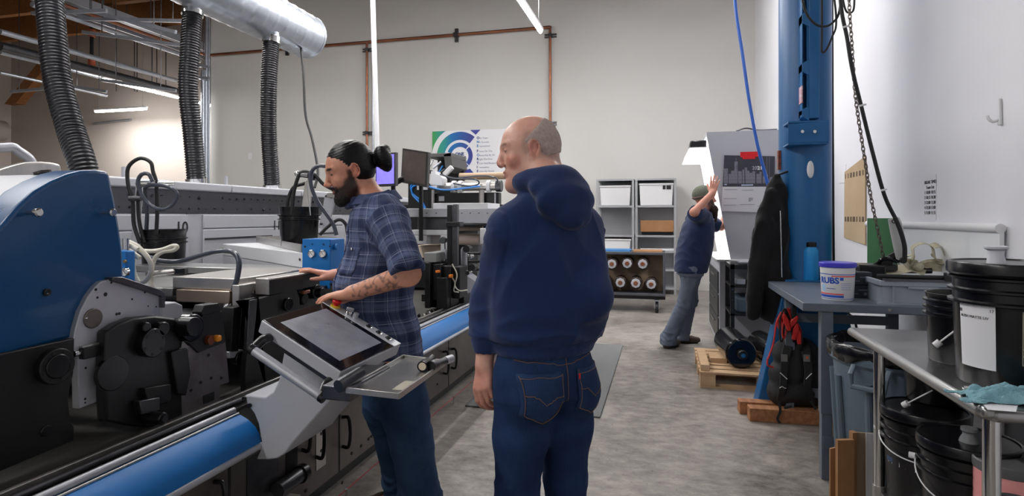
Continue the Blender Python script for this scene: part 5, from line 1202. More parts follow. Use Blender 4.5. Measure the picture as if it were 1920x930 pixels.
hz_([(272, 455), (262, 420), (259, 380), (262, 352), (275, 340), (290, 345)], 3.72, .011, 'ink_hose', 'second black ink hose beside the pale pump arm', M['black_rubber'])
hz_([(286, 340), (279, 327), (266, 327), (259, 341), (266, 366), (284, 386), (307, 393), (326, 382), (332, 364), (318, 351), (295, 347), (273, 353), (276, 392), (274, 440)], [3.6]*6+[3.55]*4+[3.6, 3.65, 3.7, 3.75], .012, 'ink_hose', 'glossy grey hose coiled in a round loop over the ink bucket', M['hose_g'])
t = thing('pump_stand', 'pale tapered pump arm with chrome head near number 10', 'pump stand', PD(255, 470, 3.75))
P = [PD(u, v, 3.75) for u, v in ((244, 470), (254, 350), (266, 345), (268, 360), (259, 470))]; n = 5
MB().add(P+[p+Vector((-.05, .05, 0)) for p in P], [tuple(range(n)), tuple(range(2*n-1, n-1, -1))]+[(i, (i+1) % n, n+(i+1) % n, n+i) for i in range(n)]).build('arm', M['alu'], t, bevel=.004)
p = PD(262, 344, 3.68); MB().cyl(p, p+Vector((.09, .03, 0)), .022, n=20).build('head', M['chrome'], t); MB().ball(p, .024, 14).build('head_knob', M['chrome'], t)
p = PD(250, 372, 3.68); MB().cyl(p-Vector((.03, 0, 0)), p+Vector((.04, .02, 0)), .017, n=16).build('clamp', M['dark_steel'], t)
p = PD(288, 343, 3.7); MB().cyl(p, p+Vector((.1, .06, 0)), .012, n=14).build('spigot', M['chrome'], t)
hz_([(258, 469), (276, 481), (304, 490), (337, 490), (371, 481), (400, 473), (420, 471), (438, 474), (448, 490), (445, 520), (437, 545)], [2.95, 2.93, 2.9, 2.88, 2.85, 2.82, 2.8, 2.76, 2.73, 2.72, 2.72], .0125, 'drain_hose', 'glossy grey hose swooping across to the end of the steel tray', M['hose_g'])
cr = 'cream tubes beside the blue cover'
hz_([(229, 452), (244, 455), (262, 466), (280, 488), (284, 508), (275, 524), (262, 530), (253, 518), (249, 498), (252, 480)], 2.75, .0115, 'cream_tube', 'cream tube hanging in a long loop beside the blue cover', M['gum'], 'tube', cr)
hz_([(229, 462), (245, 472), (262, 484)], 2.7, .0115, 'cream_tube', 'short straight cream tube, lowest of the bundle', M['gum'], 'tube', cr)
hz_([(229, 456), (243, 460), (258, 468)], 2.68, .012, 'cream_tube', 'short cream tube feeding the glossy grey hose', M['gum'], 'tube', cr)
hz_([(262, 470), (285, 471), (305, 468), (325, 461), (332, 463), (325, 469), (306, 472), (292, 482), (285, 500), (283, 525), (290, 545)], 2.85, .0105, 'cream_tube', 'cream tube folded back in a tight bend in front of the bucket', M['gum'], 'tube', cr)
o = MB().cyl(PD(276, 514, 2.8), PD(346, 507, 3.0), .013, n=14).build('chrome_rod', M['steel']); tag(o, 'steel rod lying at the left end of the steel tray', 'rod')
o = MB().box(PD(338, 508, 2.96), (.06, .05, .03), rz(.4)).build('black_clamp', M['black_plastic'], bevel=.004); tag(o, 'black clamp at the end of the steel rod', 'clamp')
# pump stand 11
t = thing('pump_stand', 'chrome pump bracket with tapered plate over the bucket near number 11', 'pump stand', PD(578, 398, 3.9))
P = [PD(u, v, 3.9) for u, v in ((564, 396), (572, 340), (579, 335), (584, 345), (582, 398))]; n = 5
MB().add(P+[p+Vector((-.03, .05, 0)) for p in P], [tuple(range(n)), tuple(range(2*n-1, n-1, -1))]+[(i, (i+1) % n, n+(i+1) % n, n+i) for i in range(n)]).build('tapered_plate', M['steel'], t, bevel=.003)
MB().cyl(PD(560, 327, 3.88), PD(580, 329, 3.85), .02, n=20).build('head', M['chrome'], t); MB().ball(PD(558, 326, 3.88), .021, 12).build('head_knob', M['chrome'], t)
MB().box(PD(585, 331, 3.86), (.04, .04, .05)).build('head_block', M['dark_steel'], t, bevel=.004)
MB().cyl(PD(576, 345, 3.84), PD(582, 404, 3.84), .004, n=8).build('thin_rod', M['chrome'], t)
bh = 'black hoses over the bucket near number 11'
hz_([(537, 405), (541, 372), (551, 351), (568, 345), (578, 342)], 3.95, .012, 'ink_hose', 'black hose rising out of the left of the bucket near number 11', M['black_rubber'], 'hose', bh)
hz_([(547, 405), (551, 361), (560, 330), (569, 322), (582, 324), (592, 330), (606, 345), (622, 354)], 3.86, .012, 'ink_hose', 'black hose arching over the pump head towards the face', M['black_rubber'], 'hose', bh)
hz_([(618, 313), (598, 311), (586, 319), (582, 335), (586, 357), (598, 382), (614, 404), (625, 421), (631, 441)], 3.7, .0125, 'ink_hose', 'thick black hose curving down to the blue gauge box', M['hose_g'], 'hose', bh)
hz_([(600, 440), (615, 425), (635, 412), (648, 420), (652, 440)], 3.75, .011, 'ink_hose', 'low black hose arch right behind the blue gauge box', M['black_rubber'], 'hose', bh)
t = thing('robot_arm_plate', 'pair of pale perforated arm plates beside the bearded face', 'bracket', PD(606, 428, 3.9))
P = [PD(u, v, 3.95) for u, v in ((598, 427), (609, 366), (614, 362), (624, 365), (628, 372), (614, 430))]; n = 6
MB().add(P+[p+Vector((-.02, .05, 0)) for p in P], [tuple(range(n)), tuple(range(2*n-1, n-1, -1))]+[(i, (i+1) % n, n+(i+1) % n, n+i) for i in range(n)]).build('arm_plate', M['alu'], t, bevel=.003)
for u, v in ((613, 368), (622, 370), (603, 420), (611, 400)): p = PD(u, v, 3.94); MB().cyl(p, p-Vector((0, .012, 0)), .008, n=12).build('bolt', M['dark_steel'], t)
MB().box(PD(626, 366, 3.9), (.08, .05, .035)).build('joint', M['steel'], t, bevel=.006)
# gauge boxes
def gauge_box(lb, u0, v0, w, h, d, dep, side_mat=None):
    p = PD(u0, v0, dep); t = thing('gauge_box', lb, 'gauge box', (p.x+w/2, p.y+d/2, p.z-h), 'blue gauge boxes')
    MB().lh((p.x, p.y+.004, p.z-h), (p.x+w, p.y+d, p.z)).build('housing', M['blue_rail'], t, bevel=.006)
    MB().lh((p.x-.004, p.y, p.z-h-.03), (p.x+w, p.y+.004, p.z)).build('face_plate', M['blue_rail'], t, bevel=.0015)
    return t, p
def gauge(t, x, y, z, r=.022):
    MB().lathe([(r, 0), (r, .012), (r*.86, .014), (r*.84, .009), (0, .009)], (x, y, z), (0, -1, 0), 28).build('gauge_ring', M['chrome'], t)
    MB().cyl((x, y-.0085, z), (x, y-.0095, z), r*.84, n=24).build('gauge_dial', M['paper'], t)
    MB().box((x, y-.0105, z), (r*1.1, .001, .0022), Matrix.Rotation(.9, 3, 'Y')).build('needle', M['ink'], t)
    for k in range(9):
        a = math.radians(-40+k*32); MB().box((x+math.cos(a)*r*.68, y-.0102, z+math.sin(a)*r*.68), (.004, .0008, .001), Matrix.Rotation(-a, 3, 'Y')).build('tick', M['ink'], t)
t, p = gauge_box('blue gauge box with two round dials, beside the plaid shirt', 568, 448, .172, .25, .16, 3.35)
for u in (585.5, 606.5): q = PY(u, 475.5, p.y); gauge(t, q.x, p.y, q.z)
for u, s_ in ((583, '15'), (604, '16')): q = PY(u, 460, p.y); text('number', s_, .016, M['ink'], t, (q.x, p.y-.001, q.z), (1, 0, 0), (0, 0, 1))
for u in (572, 619): q = PY(u, 462, p.y); MB().cyl((q.x, p.y, q.z), (q.x, p.y-.003, q.z), .005, n=10).build('screw', M['black_metal'], t)
q = Vector((p.x+.172, p.y+.05, p.z-.045)); MB().lathe([(.012, 0), (.012, .006), (.018, .008), (.018, .02), (0, .021)], q, (1, 0, 0), 16).build('side_knob', M['blue_rail'], t)
t, p = gauge_box('blue gauge box half hidden behind the blue cover', 190, 470, .135, .17, .05, 2.62)
q = PY(237.5, 510, p.y); gauge(t, q.x, p.y, q.z, .019); q = PY(235, 490, p.y); MB().cyl((q.x, p.y, q.z), (q.x, p.y-.006, q.z), .008, n=12).build('port', mat('brass', (150, 130, 90), .4, .7), t)
for u in (226, 236):
    q = PD(u, 452, 2.66); MB().cyl(q-Vector((0, 0, .05)), q+Vector((0, 0, .012)), .013, n=12).build('fitting', M['chrome'], t)

# ================================================================ operator console
A, B_, C_, D_ = Vector((-1.374, 1.782, 1.036)), Vector((-1.325, 2.136, 1.057)), Vector((-.990, 2.099, .905)), Vector((-1.039, 1.745, .884))
ex = (D_-A).normalized(); ey = (B_-A).normalized(); ez = ex.cross(ey).normalized(); WX = (D_-A).length; WY = (B_-A).length
RM = Matrix((ex, ey, ez)).transposed()
con = thing('operator_console', 'grey operator console with a tilted touch screen clamped on the rail', 'console', (-1.4, 1.95, .45))
def cb_(x0, y0, z0, x1, y1, z1_, nm, m, bevel=.002, par=None):
    c = A+ex*((x0+x1)/2)+ey*((y0+y1)/2)+ez*((z0+z1_)/2); return MB().box(c, (abs(x1-x0), abs(y1-y0), abs(z1_-z0)), RM).build(nm, m, par or con, bevel=bevel)
cb_(0, 0, -.05, WX, WY, -.002, 'housing', M['grey_enamel'], .004)
cb_(.03, .03, -.085, WX-.03, WY-.03, -.05, 'housing_back', M['dark_steel'], .004)
cb_(.004, .004, -.0025, WX-.004, WY-.045, .0015, 'screen_glass', mat('screen glass', (14, 14, 18), .12, 0, coat=.5), .001)
sg_ = mat('smudged display with painted sheen', (134, 136, 145), .3, 0, rgb2=(108, 110, 120), vscale=14, bump=.03, bscale=60)  # pale grey base carries the reflected ceiling light, the mottling is smudges
cb_(.045, .045, .0013, WX-.045, WY-.07, .0022, 'display', sg_, 0)
cb_(.0, WY-.045, -.003, WX, WY, .003, 'key_strip', M['alu'], .001)
# handle at the near side
h0 = A+ex*.02-ey*.055-ez*.03; h1 = A+ex*(WX+.02)-ey*.05-ez*.035
hh0 = PY(477, 658, 1.69); hh1 = PY(600, 742, 1.69)
MB().cyl(hh0, hh1, .0155, n=24).build('grab_bar', M['alu'], con)
dh = (hh1-hh0).normalized()
for p in (hh0, hh1):
    s_ = -1 if p is hh0 else 1
    MB().cyl(p, p+dh*.02*s_, .018, n=20).build('bar_end', M['black_plastic'], con, bevel=.003)
    q = p+Vector((.0, .08, .03)); MB().tube([p+dh*.008*s_, p.lerp(q, .5)+Vector((0, 0, .012)), q], lambda a: (.012, .017), 10, 4).build('bar_bracket', M['black_plastic'], con)
# arm: side outline at Y=1.93
ya = 1.93
arm = [(458, 741), (497, 745), (512, 735), (523, 712), (533, 655), (560, 640), (640, 700), (650, 715), (627, 742), (548, 832), (535, 850), (520, 860), (505, 862), (480, 862), (487, 845), (490, 828), (484, 795), (476, 775), (463, 758)]
P = [PY(u, v, ya) for u, v in arm]
MB().prism([(p.x, p.z) for p in P], 'y', ya, ya+.33).build('arm', M['grey_enamel'], con, bevel=.006, seg=3)
P = [PY(u, v, ya) for u, v in ((552, 835), (632, 742), (652, 716), (660, 722), (640, 748), (556, 842))]
for u, v in ((459, 747), (469, 760)): p = PY(u, v, ya); MB().cyl(p, p-Vector((0, .006, 0)), .009, n=12).build('bolt', M['black_plastic'], con)
# controls
def on(x, y, z=.003): return A+ex*x+ey*y+ez*z
yk = WY-.022
MB().lathe([(.02, 0), (.02, .006), (.0, .0061)], on(.05, yk), ez, 20).build('estop_base', mat('estop yellow', (226, 196, 60), .4), con)
MB().lathe([(.009, .005), (.009, .015), (.018, .018), (.019, .026), (.016, .03), (0, .031)], on(.05, yk), ez, 24).build('estop_button', M['red'], con)
MB().lathe([(.014, 0), (.014, .012), (.01, .016), (0, .017)], on(.12, yk), ez, 20).build('knob', M['chrome'], con); MB().box(on(.12, yk, .026), (.03, .009, .016), RM@rz(.7)).build('knob_grip', M['alu'], con, bevel=.003)
MB().lathe([(.011, 0), (.011, .02), (0, .021)], on(.15, yk+.004), ez, 18).build('key_switch', M['alu'], con)
for x in (.225, .275, .322):
    MB().lathe([(.013, 0), (.013, .003), (.01, .004), (0, .0035)], on(x, yk), ez, 20).build('switch_ring', M['chrome'], con); MB().lathe([(.008, .003), (.008, .008), (0, .009)], on(x, yk), ez, 16).build('switch_button', M['black_plastic'], con)
for k in range(5): MB().box(on(.02+k*.018, WY-.003, .0035), (.008, .002, .001), RM).build('marking', M['ink'], con)
# tray shelf of the console
tq = [PZ(649, 731, .87), PZ(748, 742, .87), PZ(836, 679, .87), PZ(756, 669, .87)]
ts = thing('console_shelf', 'flat steel shelf hinged to the front of the operator console', 'shelf', tq[0])
MB().prism([(p.x, p.y) for p in tq], 'z', .862, .868).build('shelf_plate', M['steel_table'], ts)
for k in range(4):
    a, b_ = tq[k], tq[(k+1) % 4]; m_ = (a+b_)/2; MB().box((m_.x, m_.y, .869), ((b_-a).length, .006, .018), (b_-a).to_track_quat('X', 'Z').to_matrix()).build('lip', M['steel'], ts, bevel=.001)
a = tq[0]; MB().cyl(a+Vector((-.02, -.01, .012)), a+Vector((.0, .09, .03)), .02, n=18).build('hinge', M['dark_steel'], ts)
MB().lh((a.x-.09, a.y+.01, .83), (a.x+.01, a.y+.28, .875)).build('hinge_bracket', M['dark_steel'], ts, bevel=.004)
p0, p1 = tq[1].lerp(tq[2], .12), tq[1].lerp(tq[2], .38); o = MB().box(Vector(((p0.x+p1.x)/2-.03, (p0.y+p1.y)/2, .8695)), (.1, .035, .001), rz(math.pi/2+.03)).build('paper_strip', mat('old paper strip', (170, 166, 150), .7)); tag(o, 'pale paper strip stuck on the console shelf', 'paper')
fl = [(792, 685, .0, 'flashlight lying on the console shelf with its lens to the viewer'), (812, 682, .0, 'second flashlight beside it with a silver end')]
for i, (u, v, z, lb) in enumerate(fl):
    p = PZ(u, v, .89); t = thing('flashlight', lb, 'flashlight', p, 'flashlights on the shelf'); d = Vector((-.12, 1, 0)).normalized() if i == 0 else Vector((.25, 1, 0)).normalized()
    c = Vector((p.x, p.y-(.0 if i == 0 else .02), .868+.0185))
    MB().lathe([(.0185, 0), (.0185, .03), (.013, .04), (.013, .1), (.014, .12), (0, .121)], c, d, 24).build('body', M['black_metal'] if i == 0 else M['dark_steel'], t)
    MB().lathe([(0, -.001), (.0145, -.001), (.015, -.003), (.018, -.003), (.0187, .002)], c, d, 24).build('lens_ring', M['black_plastic'] if i == 0 else M['black_metal'], t)
    if i == 0: MB().lathe([(0, -.002), (.0135, -.002), (.0135, -.0015)], c, d, 20).build('lens', mat('warm lens', (230, 214, 190), .15), t)
    else: MB().cyl(c+d*.085, c+d*.125, .0145, n=20).build('silver_end', M['alu'], t)

# ================================================================ far end of the press between the two men
XR_ = -1.85
fe = thing('rewind_unit', 'pale grey and black rewinding section seen between the two men', 'machine unit', PX(840, 560, XR_))
def bx(px0, px1, X, depth, nm, m, bevel=.004, par=None):
    a = PX(px0[0], px0[1], X); b_ = PX(px1[0], px1[1], X); return MB().lh((X, a.y, min(a.z, b_.z)), (X-depth, b_.y, max(a.z, b_.z))).build(nm, m, par or fe, bevel=bevel)
def by(px0, px1, Y, depth, nm, m, bevel=.004, par=None):
    a = PY(px0[0], px0[1], Y); b_ = PY(px1[0], px1[1], Y); zl = max(.652, min(a.z, b_.z)); return MB().lh((a.x, Y, zl), (b_.x, Y+depth, max(a.z, b_.z, zl+.02))).build(nm, m, par or fe, bevel=bevel)
Yr = 5.0
by((760, 391), (842, 407), Yr, .5, 'header_panel', M['grey_enamel']); by((855, 391), (935, 419), Yr+.1, .5, 'header_panel', M['grey_enamel'])
for u in (800, 818, 866, 882, 898, 914): p = PY(u, 399.5, Yr-.001 if u < 850 else Yr+.099); MB().cyl(p, p-Vector((0, .003, 0)), .006, n=8).build('rivet', M['dark_steel'], fe)
by((782, 408), (838, 431), Yr+.05, .4, 'dark_recess', M['dark_steel']); by((812, 381), (915, 391), Yr+.12, .4, 'top_ledge', M['white'])
by((770, 431), (838, 441), Yr, .3, 'white_bar', M['white']); by((800, 441), (826, 458), Yr+.1, .3, 'window', M['steel']); by((770, 441), (800, 458), Yr, .3, 'side_block', M['white']); by((826, 441), (838, 485), Yr, .3, 'side_block', M['white'])
by((855, 420), (912, 424), Yr+.05, .3, 'black_edge', M['black_metal'])
a, b_ = PY(850, 428, Yr+.3), PY(905, 428, Yr+.3); MB().cyl(a, (b_.x, a.y, a.z), .025, n=18).build('web_roller', mat('cream roller', (206, 190, 172), .4), fe)
a, b_ = PY(850, 449, Yr+.25), PY(900, 449, Yr+.25); MB().cyl(a, (b_.x, a.y, a.z), .05, n=24).build('web_roller', mat('brown paper roll', (190, 172, 158), .5), fe)
a, b_ = PY(855, 437, Yr+.5), PY(898, 437, Yr+.5); MB().cyl(a, (b_.x, a.y, a.z), .04, n=24).build('web_roller', M['steel'], fe)
by((900, 428), (911, 458), Yr, .35, 'side_block', M['white']); by((910, 425), (916, 462), Yr+.02, .35, 'blue_edge', M['blue_rail'])
by((780, 460), (830, 484), Yr+.2, .25, 'paper_web', mat('cream web', (206, 190, 172), .6)); 
by((854, 455), (880, 520), Yr+.9, .2, 'brown_backing', mat('brown backing', (120, 84, 56), .6))
by((838, 384), (846, 500), Yr-.35, .05, 'column', M['black_metal']); by((849, 383), (857, 500), Yr-.35, .05, 'column', M['dark_steel']); by((836, 416), (862, 425), Yr-.38, .1, 'column_clamp', M['black_metal'])
p = PY(833, 450, Yr-.3); MB().cyl(p, p-Vector((0, .05, 0)), .03, n=20).build('round_knob', mat('grey knob', (70, 72, 74), .4), fe, bevel=.006)
MB().cyl(PY(834, 455, Yr-.3), PY(835, 478, Yr-.3), .006, n=8).build('knob_rod', M['dark_steel'], fe)
def capsule(px0, px1, r, Y, nm, m):
    a, b_ = PY(*px0, Y), PY(*px1, Y); return MB().tube([a-(b_-a).normalized()*r*.7, a, a.lerp(b_, .5), b_, b_+(b_-a).normalized()*r*.7], lambda q: (r if .05 < q < .95 else r*.6, .012), 14, 0, flat=(1, 0, 0)).build(nm, m, fe)
capsule((870, 468), (871, 540), .03, Yr-.2, 'lever_arm', M['alu']); capsule((901, 462), (900, 525), .028, Yr+.5, 'lever_arm', M['alu']); capsule((833, 472), (831, 490), .032, Yr-.3, 'lever_arm', M['alu'])
P = [PY(u, v, Yr+.25) for u, v in ((873, 516), (892, 528), (893, 545), (874, 551))]; MB().prism([(p.x, p.z) for p in P], 'y', Yr+.25, Yr+.45).build('gear_box', M['grey_enamel'], fe, bevel=.004)
by((795, 474), (818, 492), Yr-.5, .3, 'motor_cover', mat('grey green cover', (136, 138, 136), .5)); 
for u0, v0, u1, v1, dy in ((796, 492, 806, 590, -.55), (810, 495, 826, 580, -.5), (829, 498, 845, 575, -.45), (818, 520, 838, 600, -.52), (848, 500, 862, 560, -.4), (796, 560, 832, 600, -.5)): by((u0, v0), (u1, v1), Yr+dy, .2, 'black_housing', M['black_metal'], .006)
for u, v, r in ((880, 466, .03), (885, 480, .02), (890, 500, .03), (882, 510, .02), (853, 520, .03), (815, 510, .03), (822, 500, .02), (836, 540, .035), (823, 572, .02), (858, 540, .025), (838, 487, .014), (808, 505, .02)):
    p = PY(u, v, Yr-.3); MB().cyl(p, p-Vector((0, .08, 0)), r, n=16).build('spindle', M['black_metal'] if r > .02 else M['chrome'], fe, bevel=.003)
by((816, 508), (822, 512), Yr-.55, .05, 'orange_mark', mat('orange mark', (220, 120, 30), .5)); by((841, 515), (846, 521), Yr-.5, .05, 'orange_mark', mat('orange mark', (220, 120, 30), .5))
for pts in (((843, 498), (845, 515), (853, 530), (851, 545), (860, 548)), ((848, 495), (857, 515), (853, 535), (862, 545), (876, 544))): MB().tube([PY(u, v, Yr-.42) for u, v in pts], .006, 6, 5).build('air_line', mat('cream line', (210, 206, 190), .4), fe)
for u, v in ((891, 475), (893, 490), (895, 505)): a = PY(u-14, v, Yr-.15); b_ = PY(u+10, v, Yr-.15); MB().cyl(a, b_, .012, n=10).build('cross_rod', M['black_metal'], fe)
by((790, 552), (870, 600), Yr-.2, .2, 'lower_frame', M['black_metal']); MB().lh((-3.2, Yr+.75, .652), (-1.95, Yr+1.3, 1.15)).build('rear_mass', M['black_metal'], fe)
# upper machinery
up = thing('coating_head', 'silver cylinder head with black beam on top of the far press section', 'machine unit', PY(870, 390, 5.7))
Yu = 5.75
a, b_ = PY(822, 352, Yu), PY(940, 347, Yu); MB().cyl((a.x, Yu, b_.z-.01), (b_.x, Yu, b_.z-.01), .045, n=28).build('cylinder', M['steel'], up, bevel=.004)
for u in (852, 864, 917): p = PY(u, 349, Yu); MB().cyl((p.x-.02, Yu, b_.z-.01), (p.x+.02, Yu, b_.z-.01), .062, n=24).build('collar', M['white'], up, bevel=.004)
p = PY(934, 347, Yu); MB().cyl((p.x-.02, Yu, b_.z-.01), (p.x+.04, Yu, b_.z-.01), .06, n=24).build('end_cap', M['dark_steel'], up, bevel=.006)
MB().cyl((PY(862, 330, Yu+.3).x, Yu+.3, PY(862, 331, Yu+.3).z), (PY(950, 330, Yu+.3).x, Yu+.3, PY(862, 331, Yu+.3).z), .038, n=20).build('tan_tube', mat('tan tube', (196, 166, 136), .5), up)
MB().lh((PY(815, 366, Yu).x, Yu, PY(815, 384, Yu).z), (PY(935, 366, Yu).x, Yu+.1, PY(815, 362, Yu).z)).build('black_beam', M['black_metal'], up, bevel=.003)
for u in (810, 903): MB().cyl(PY(u, 356, Yu-.05), PY(u, 390, Yu-.05), .028, n=16).build('post', M['steel'], up)
MB().lh((PY(823, 368, Yu).x, Yu-.004, PY(823, 377, Yu).z), (PY(833, 368, Yu).x, Yu, PY(823, 368, Yu).z)).build('label_plate', M['grey_enamel'], up)
for u in (928,): MB().cyl(PY(u, 362, Yu-.05), PY(u, 385, Yu-.05), .007, n=8).build('thin_post', M['alu'], up)
P = [PY(u, v, Yu-.1) for u, v in ((806, 347), (808, 321), (816, 321), (817, 326), (824, 328), (829, 334), (829, 348))]; MB().prism([(p.x, p.z) for p in P], 'y', Yu-.1, Yu+.05).build('white_box', M['white'], up, bevel=.004)
MB().lh((PY(806, 350, Yu).x, Yu-.1, PY(806, 354, Yu).z), (PY(826, 350, Yu).x, Yu, PY(806, 349, Yu).z)).build('white_base', M['white'], up)
MB().lh((-2.9, Yu+.02, 1.2), (-1.6, Yu+.4, PY(815, 384, Yu).z)).build('support', M['black_metal'], up)
for pts, m_ in ((((825, 327), (850, 334), (880, 335), (895, 338), (897, 345), (880, 349), (850, 344)), 'hose_g'), (((860, 333), (900, 330), (925, 332), (933, 338), (930, 346)), 'hose_g')): MB().tube([PY(u, v, Yu-.08) for u, v in pts], .008, 8, 5).build('grey_line', M[m_], up)
blu = mat('bright blue tube', (36, 130, 214), .35)
MB().tube([PY(u, v, Yu-.15) for u, v in ((798, 390), (790, 377), (776, 365), (770, 352), (775, 345), (790, 344), (805, 350), (830, 356), (860, 354), (900, 349))], .009, 8, 6).build('blue_line', blu, up)
MB().tube([PY(u, v, Yu-.17) for u, v in ((797, 391), (785, 378), (774, 366), (772, 353), (780, 347), (795, 346))], .009, 8, 6).build('blue_line', blu, up)
# scanner box and its clutter
bxh = thing('camera_hood', 'dark grey open hood box with tubes inside, left of the wall sign', 'hood', PY(825, 330, 6.0))
Yh = 6.0
P = [PY(u, v, Yh) for u, v in ((800, 287), (842, 285), (833, 293), (797, 294))]
a = PY(795, 288, Yh); b_ = PY(846, 318, Yh)
MB().lh((a.x, Yh, a.z-.04), (b_.x, Yh+.5, a.z)).build('hood_top', mat('hood grey', (96, 96, 96), .5), bxh, bevel=.004)
P = [PY(u, v, Yh) for u, v in ((832, 290), (845, 286), (848, 312), (836, 322))]; MB().prism([(p.x, p.z) for p in P], 'y', Yh, Yh+.5).build('hood_side', mat('hood side grey', (80, 80, 80), .5), bxh)
MB().lh((a.x, Yh+.4, a.z-.28), (b_.x, Yh+.45, a.z-.04)).build('hood_back', M['ink'], bxh)
for (u0, v0, u1, v1, r, m_) in ((812, 316, 827, 303, .012, 'alu'), (806, 312, 812, 300, .008, 'chrome'), (800, 320, 815, 325, .02, 'dark_steel'), (818, 330, 835, 318, .02, 'black_metal'), (822, 325, 830, 311, .01, 'blue_rail')): MB().cyl(PY(u0, v0, Yh-.02), PY(u1, v1, Yh+.02), r, n=12).build('rod', M[m_], bxh)
p0, p1 = PY(833, 328, Yh-.08), PY(848, 313, Yh-.08); MB().box((p0+p1)/2, ((p1-p0).length, .05, .05), (p1-p0).to_track_quat('X', 'Z').to_matrix()).build('pale_bar', M['white'], bxh, bevel=.006)
MB().lh((a.x+.05, Yh+.1, 1.2), (b_.x-.05, Yh+.35, a.z-.28)).build('stand', M['black_metal'], bxh)
# monitors
def monitor(lb, px, dep, disp, th=.04):
    P = [PD(u, v, d) for (u, v), d in zip(px, dep)]; t = thing('monitor', lb, 'monitor', (P[2]+P[3])/2, 'monitors over the press')
    e1 = (P[1]-P[0]); e2 = (P[3]-P[0]); nn = e1.cross(e2).normalized()
    if nn.y < 0: nn = -nn
    P[2] = P[1]+e2
    vs = P+[p+nn*th for p in P]; MB().add(vs, [(0, 1, 2, 3), (7, 6, 5, 4), (0, 4, 5, 1), (1, 5, 6, 2), (2, 6, 7, 3), (3, 7, 4, 0)]).build('bezel', mat('monitor bezel', (58, 56, 56), .4), t, bevel=.004)
    q = [P[0]+e1*.06+e2*.06, P[0]+e1*.94+e2*.06, P[0]+e1*.94+e2*.93, P[0]+e1*.06+e2*.93]
    MB().add([p-nn*.002 for p in q]+[p+nn*.001 for p in q], [(0, 1, 2, 3), (7, 6, 5, 4), (0, 4, 5, 1), (1, 5, 6, 2), (2, 6, 7, 3), (3, 7, 4, 0)]).build('screen', disp, t)
    c = P[3]+e1*.5+nn*th*1.2; MB().tube([c+e2*-.5, c+nn*.05+e2*-.3, c+nn*.06+Vector((0, 0, -.25)), c+nn*.06+Vector((0, 0, -.5))], .02, 10, 4).build('stand', M['black_metal'], t)
    return t
monitor('square monitor with a dull brownish screen above the plaid shoulder', [(754.5, 277.5), (803, 285), (800.5, 345), (751, 342)], [5.3, 5.15, 5.15, 5.3], mat('dull screen', (104, 94, 90), .25, rgb2=(78, 72, 70), vscale=3))
def purple():
    m = mat('violet lit display', (120, 110, 250), .3, emit=1.1, rgb2=(60, 40, 170), vscale=9)
    return m
monitor('monitor with a violet lit display behind the hair bun', [(704, 288), (741, 285), (744, 345), (704, 350)], [5.0, 4.9, 4.9, 5.0], purple())
o = MB().lh((PY(765, 350, 5.6).x, 5.6, 1.2), (PY(803, 350, 5.6).x, 5.75, PY(765, 344, 5.6).z)).build('black_cabinet_top', M['black_metal'], bevel=.005); tag(o, 'black housing beneath the square monitor', 'housing')
o = MB().lh((PY(782, 350, 5.58).x, 5.575, PY(782, 356, 5.58).z), (PY(801, 350, 5.58).x, 5.598, PY(782, 346, 5.58).z)).build('pale_label', M['grey_enamel']); tag(o, 'pale plate on the black housing beneath the monitor', 'plate')
hz_([(738, 345), (750, 338), (757, 335)], 5.05, .025, 'monitor_cable', 'thick black cable between the two monitors', M['black_rubber'], 'cable')

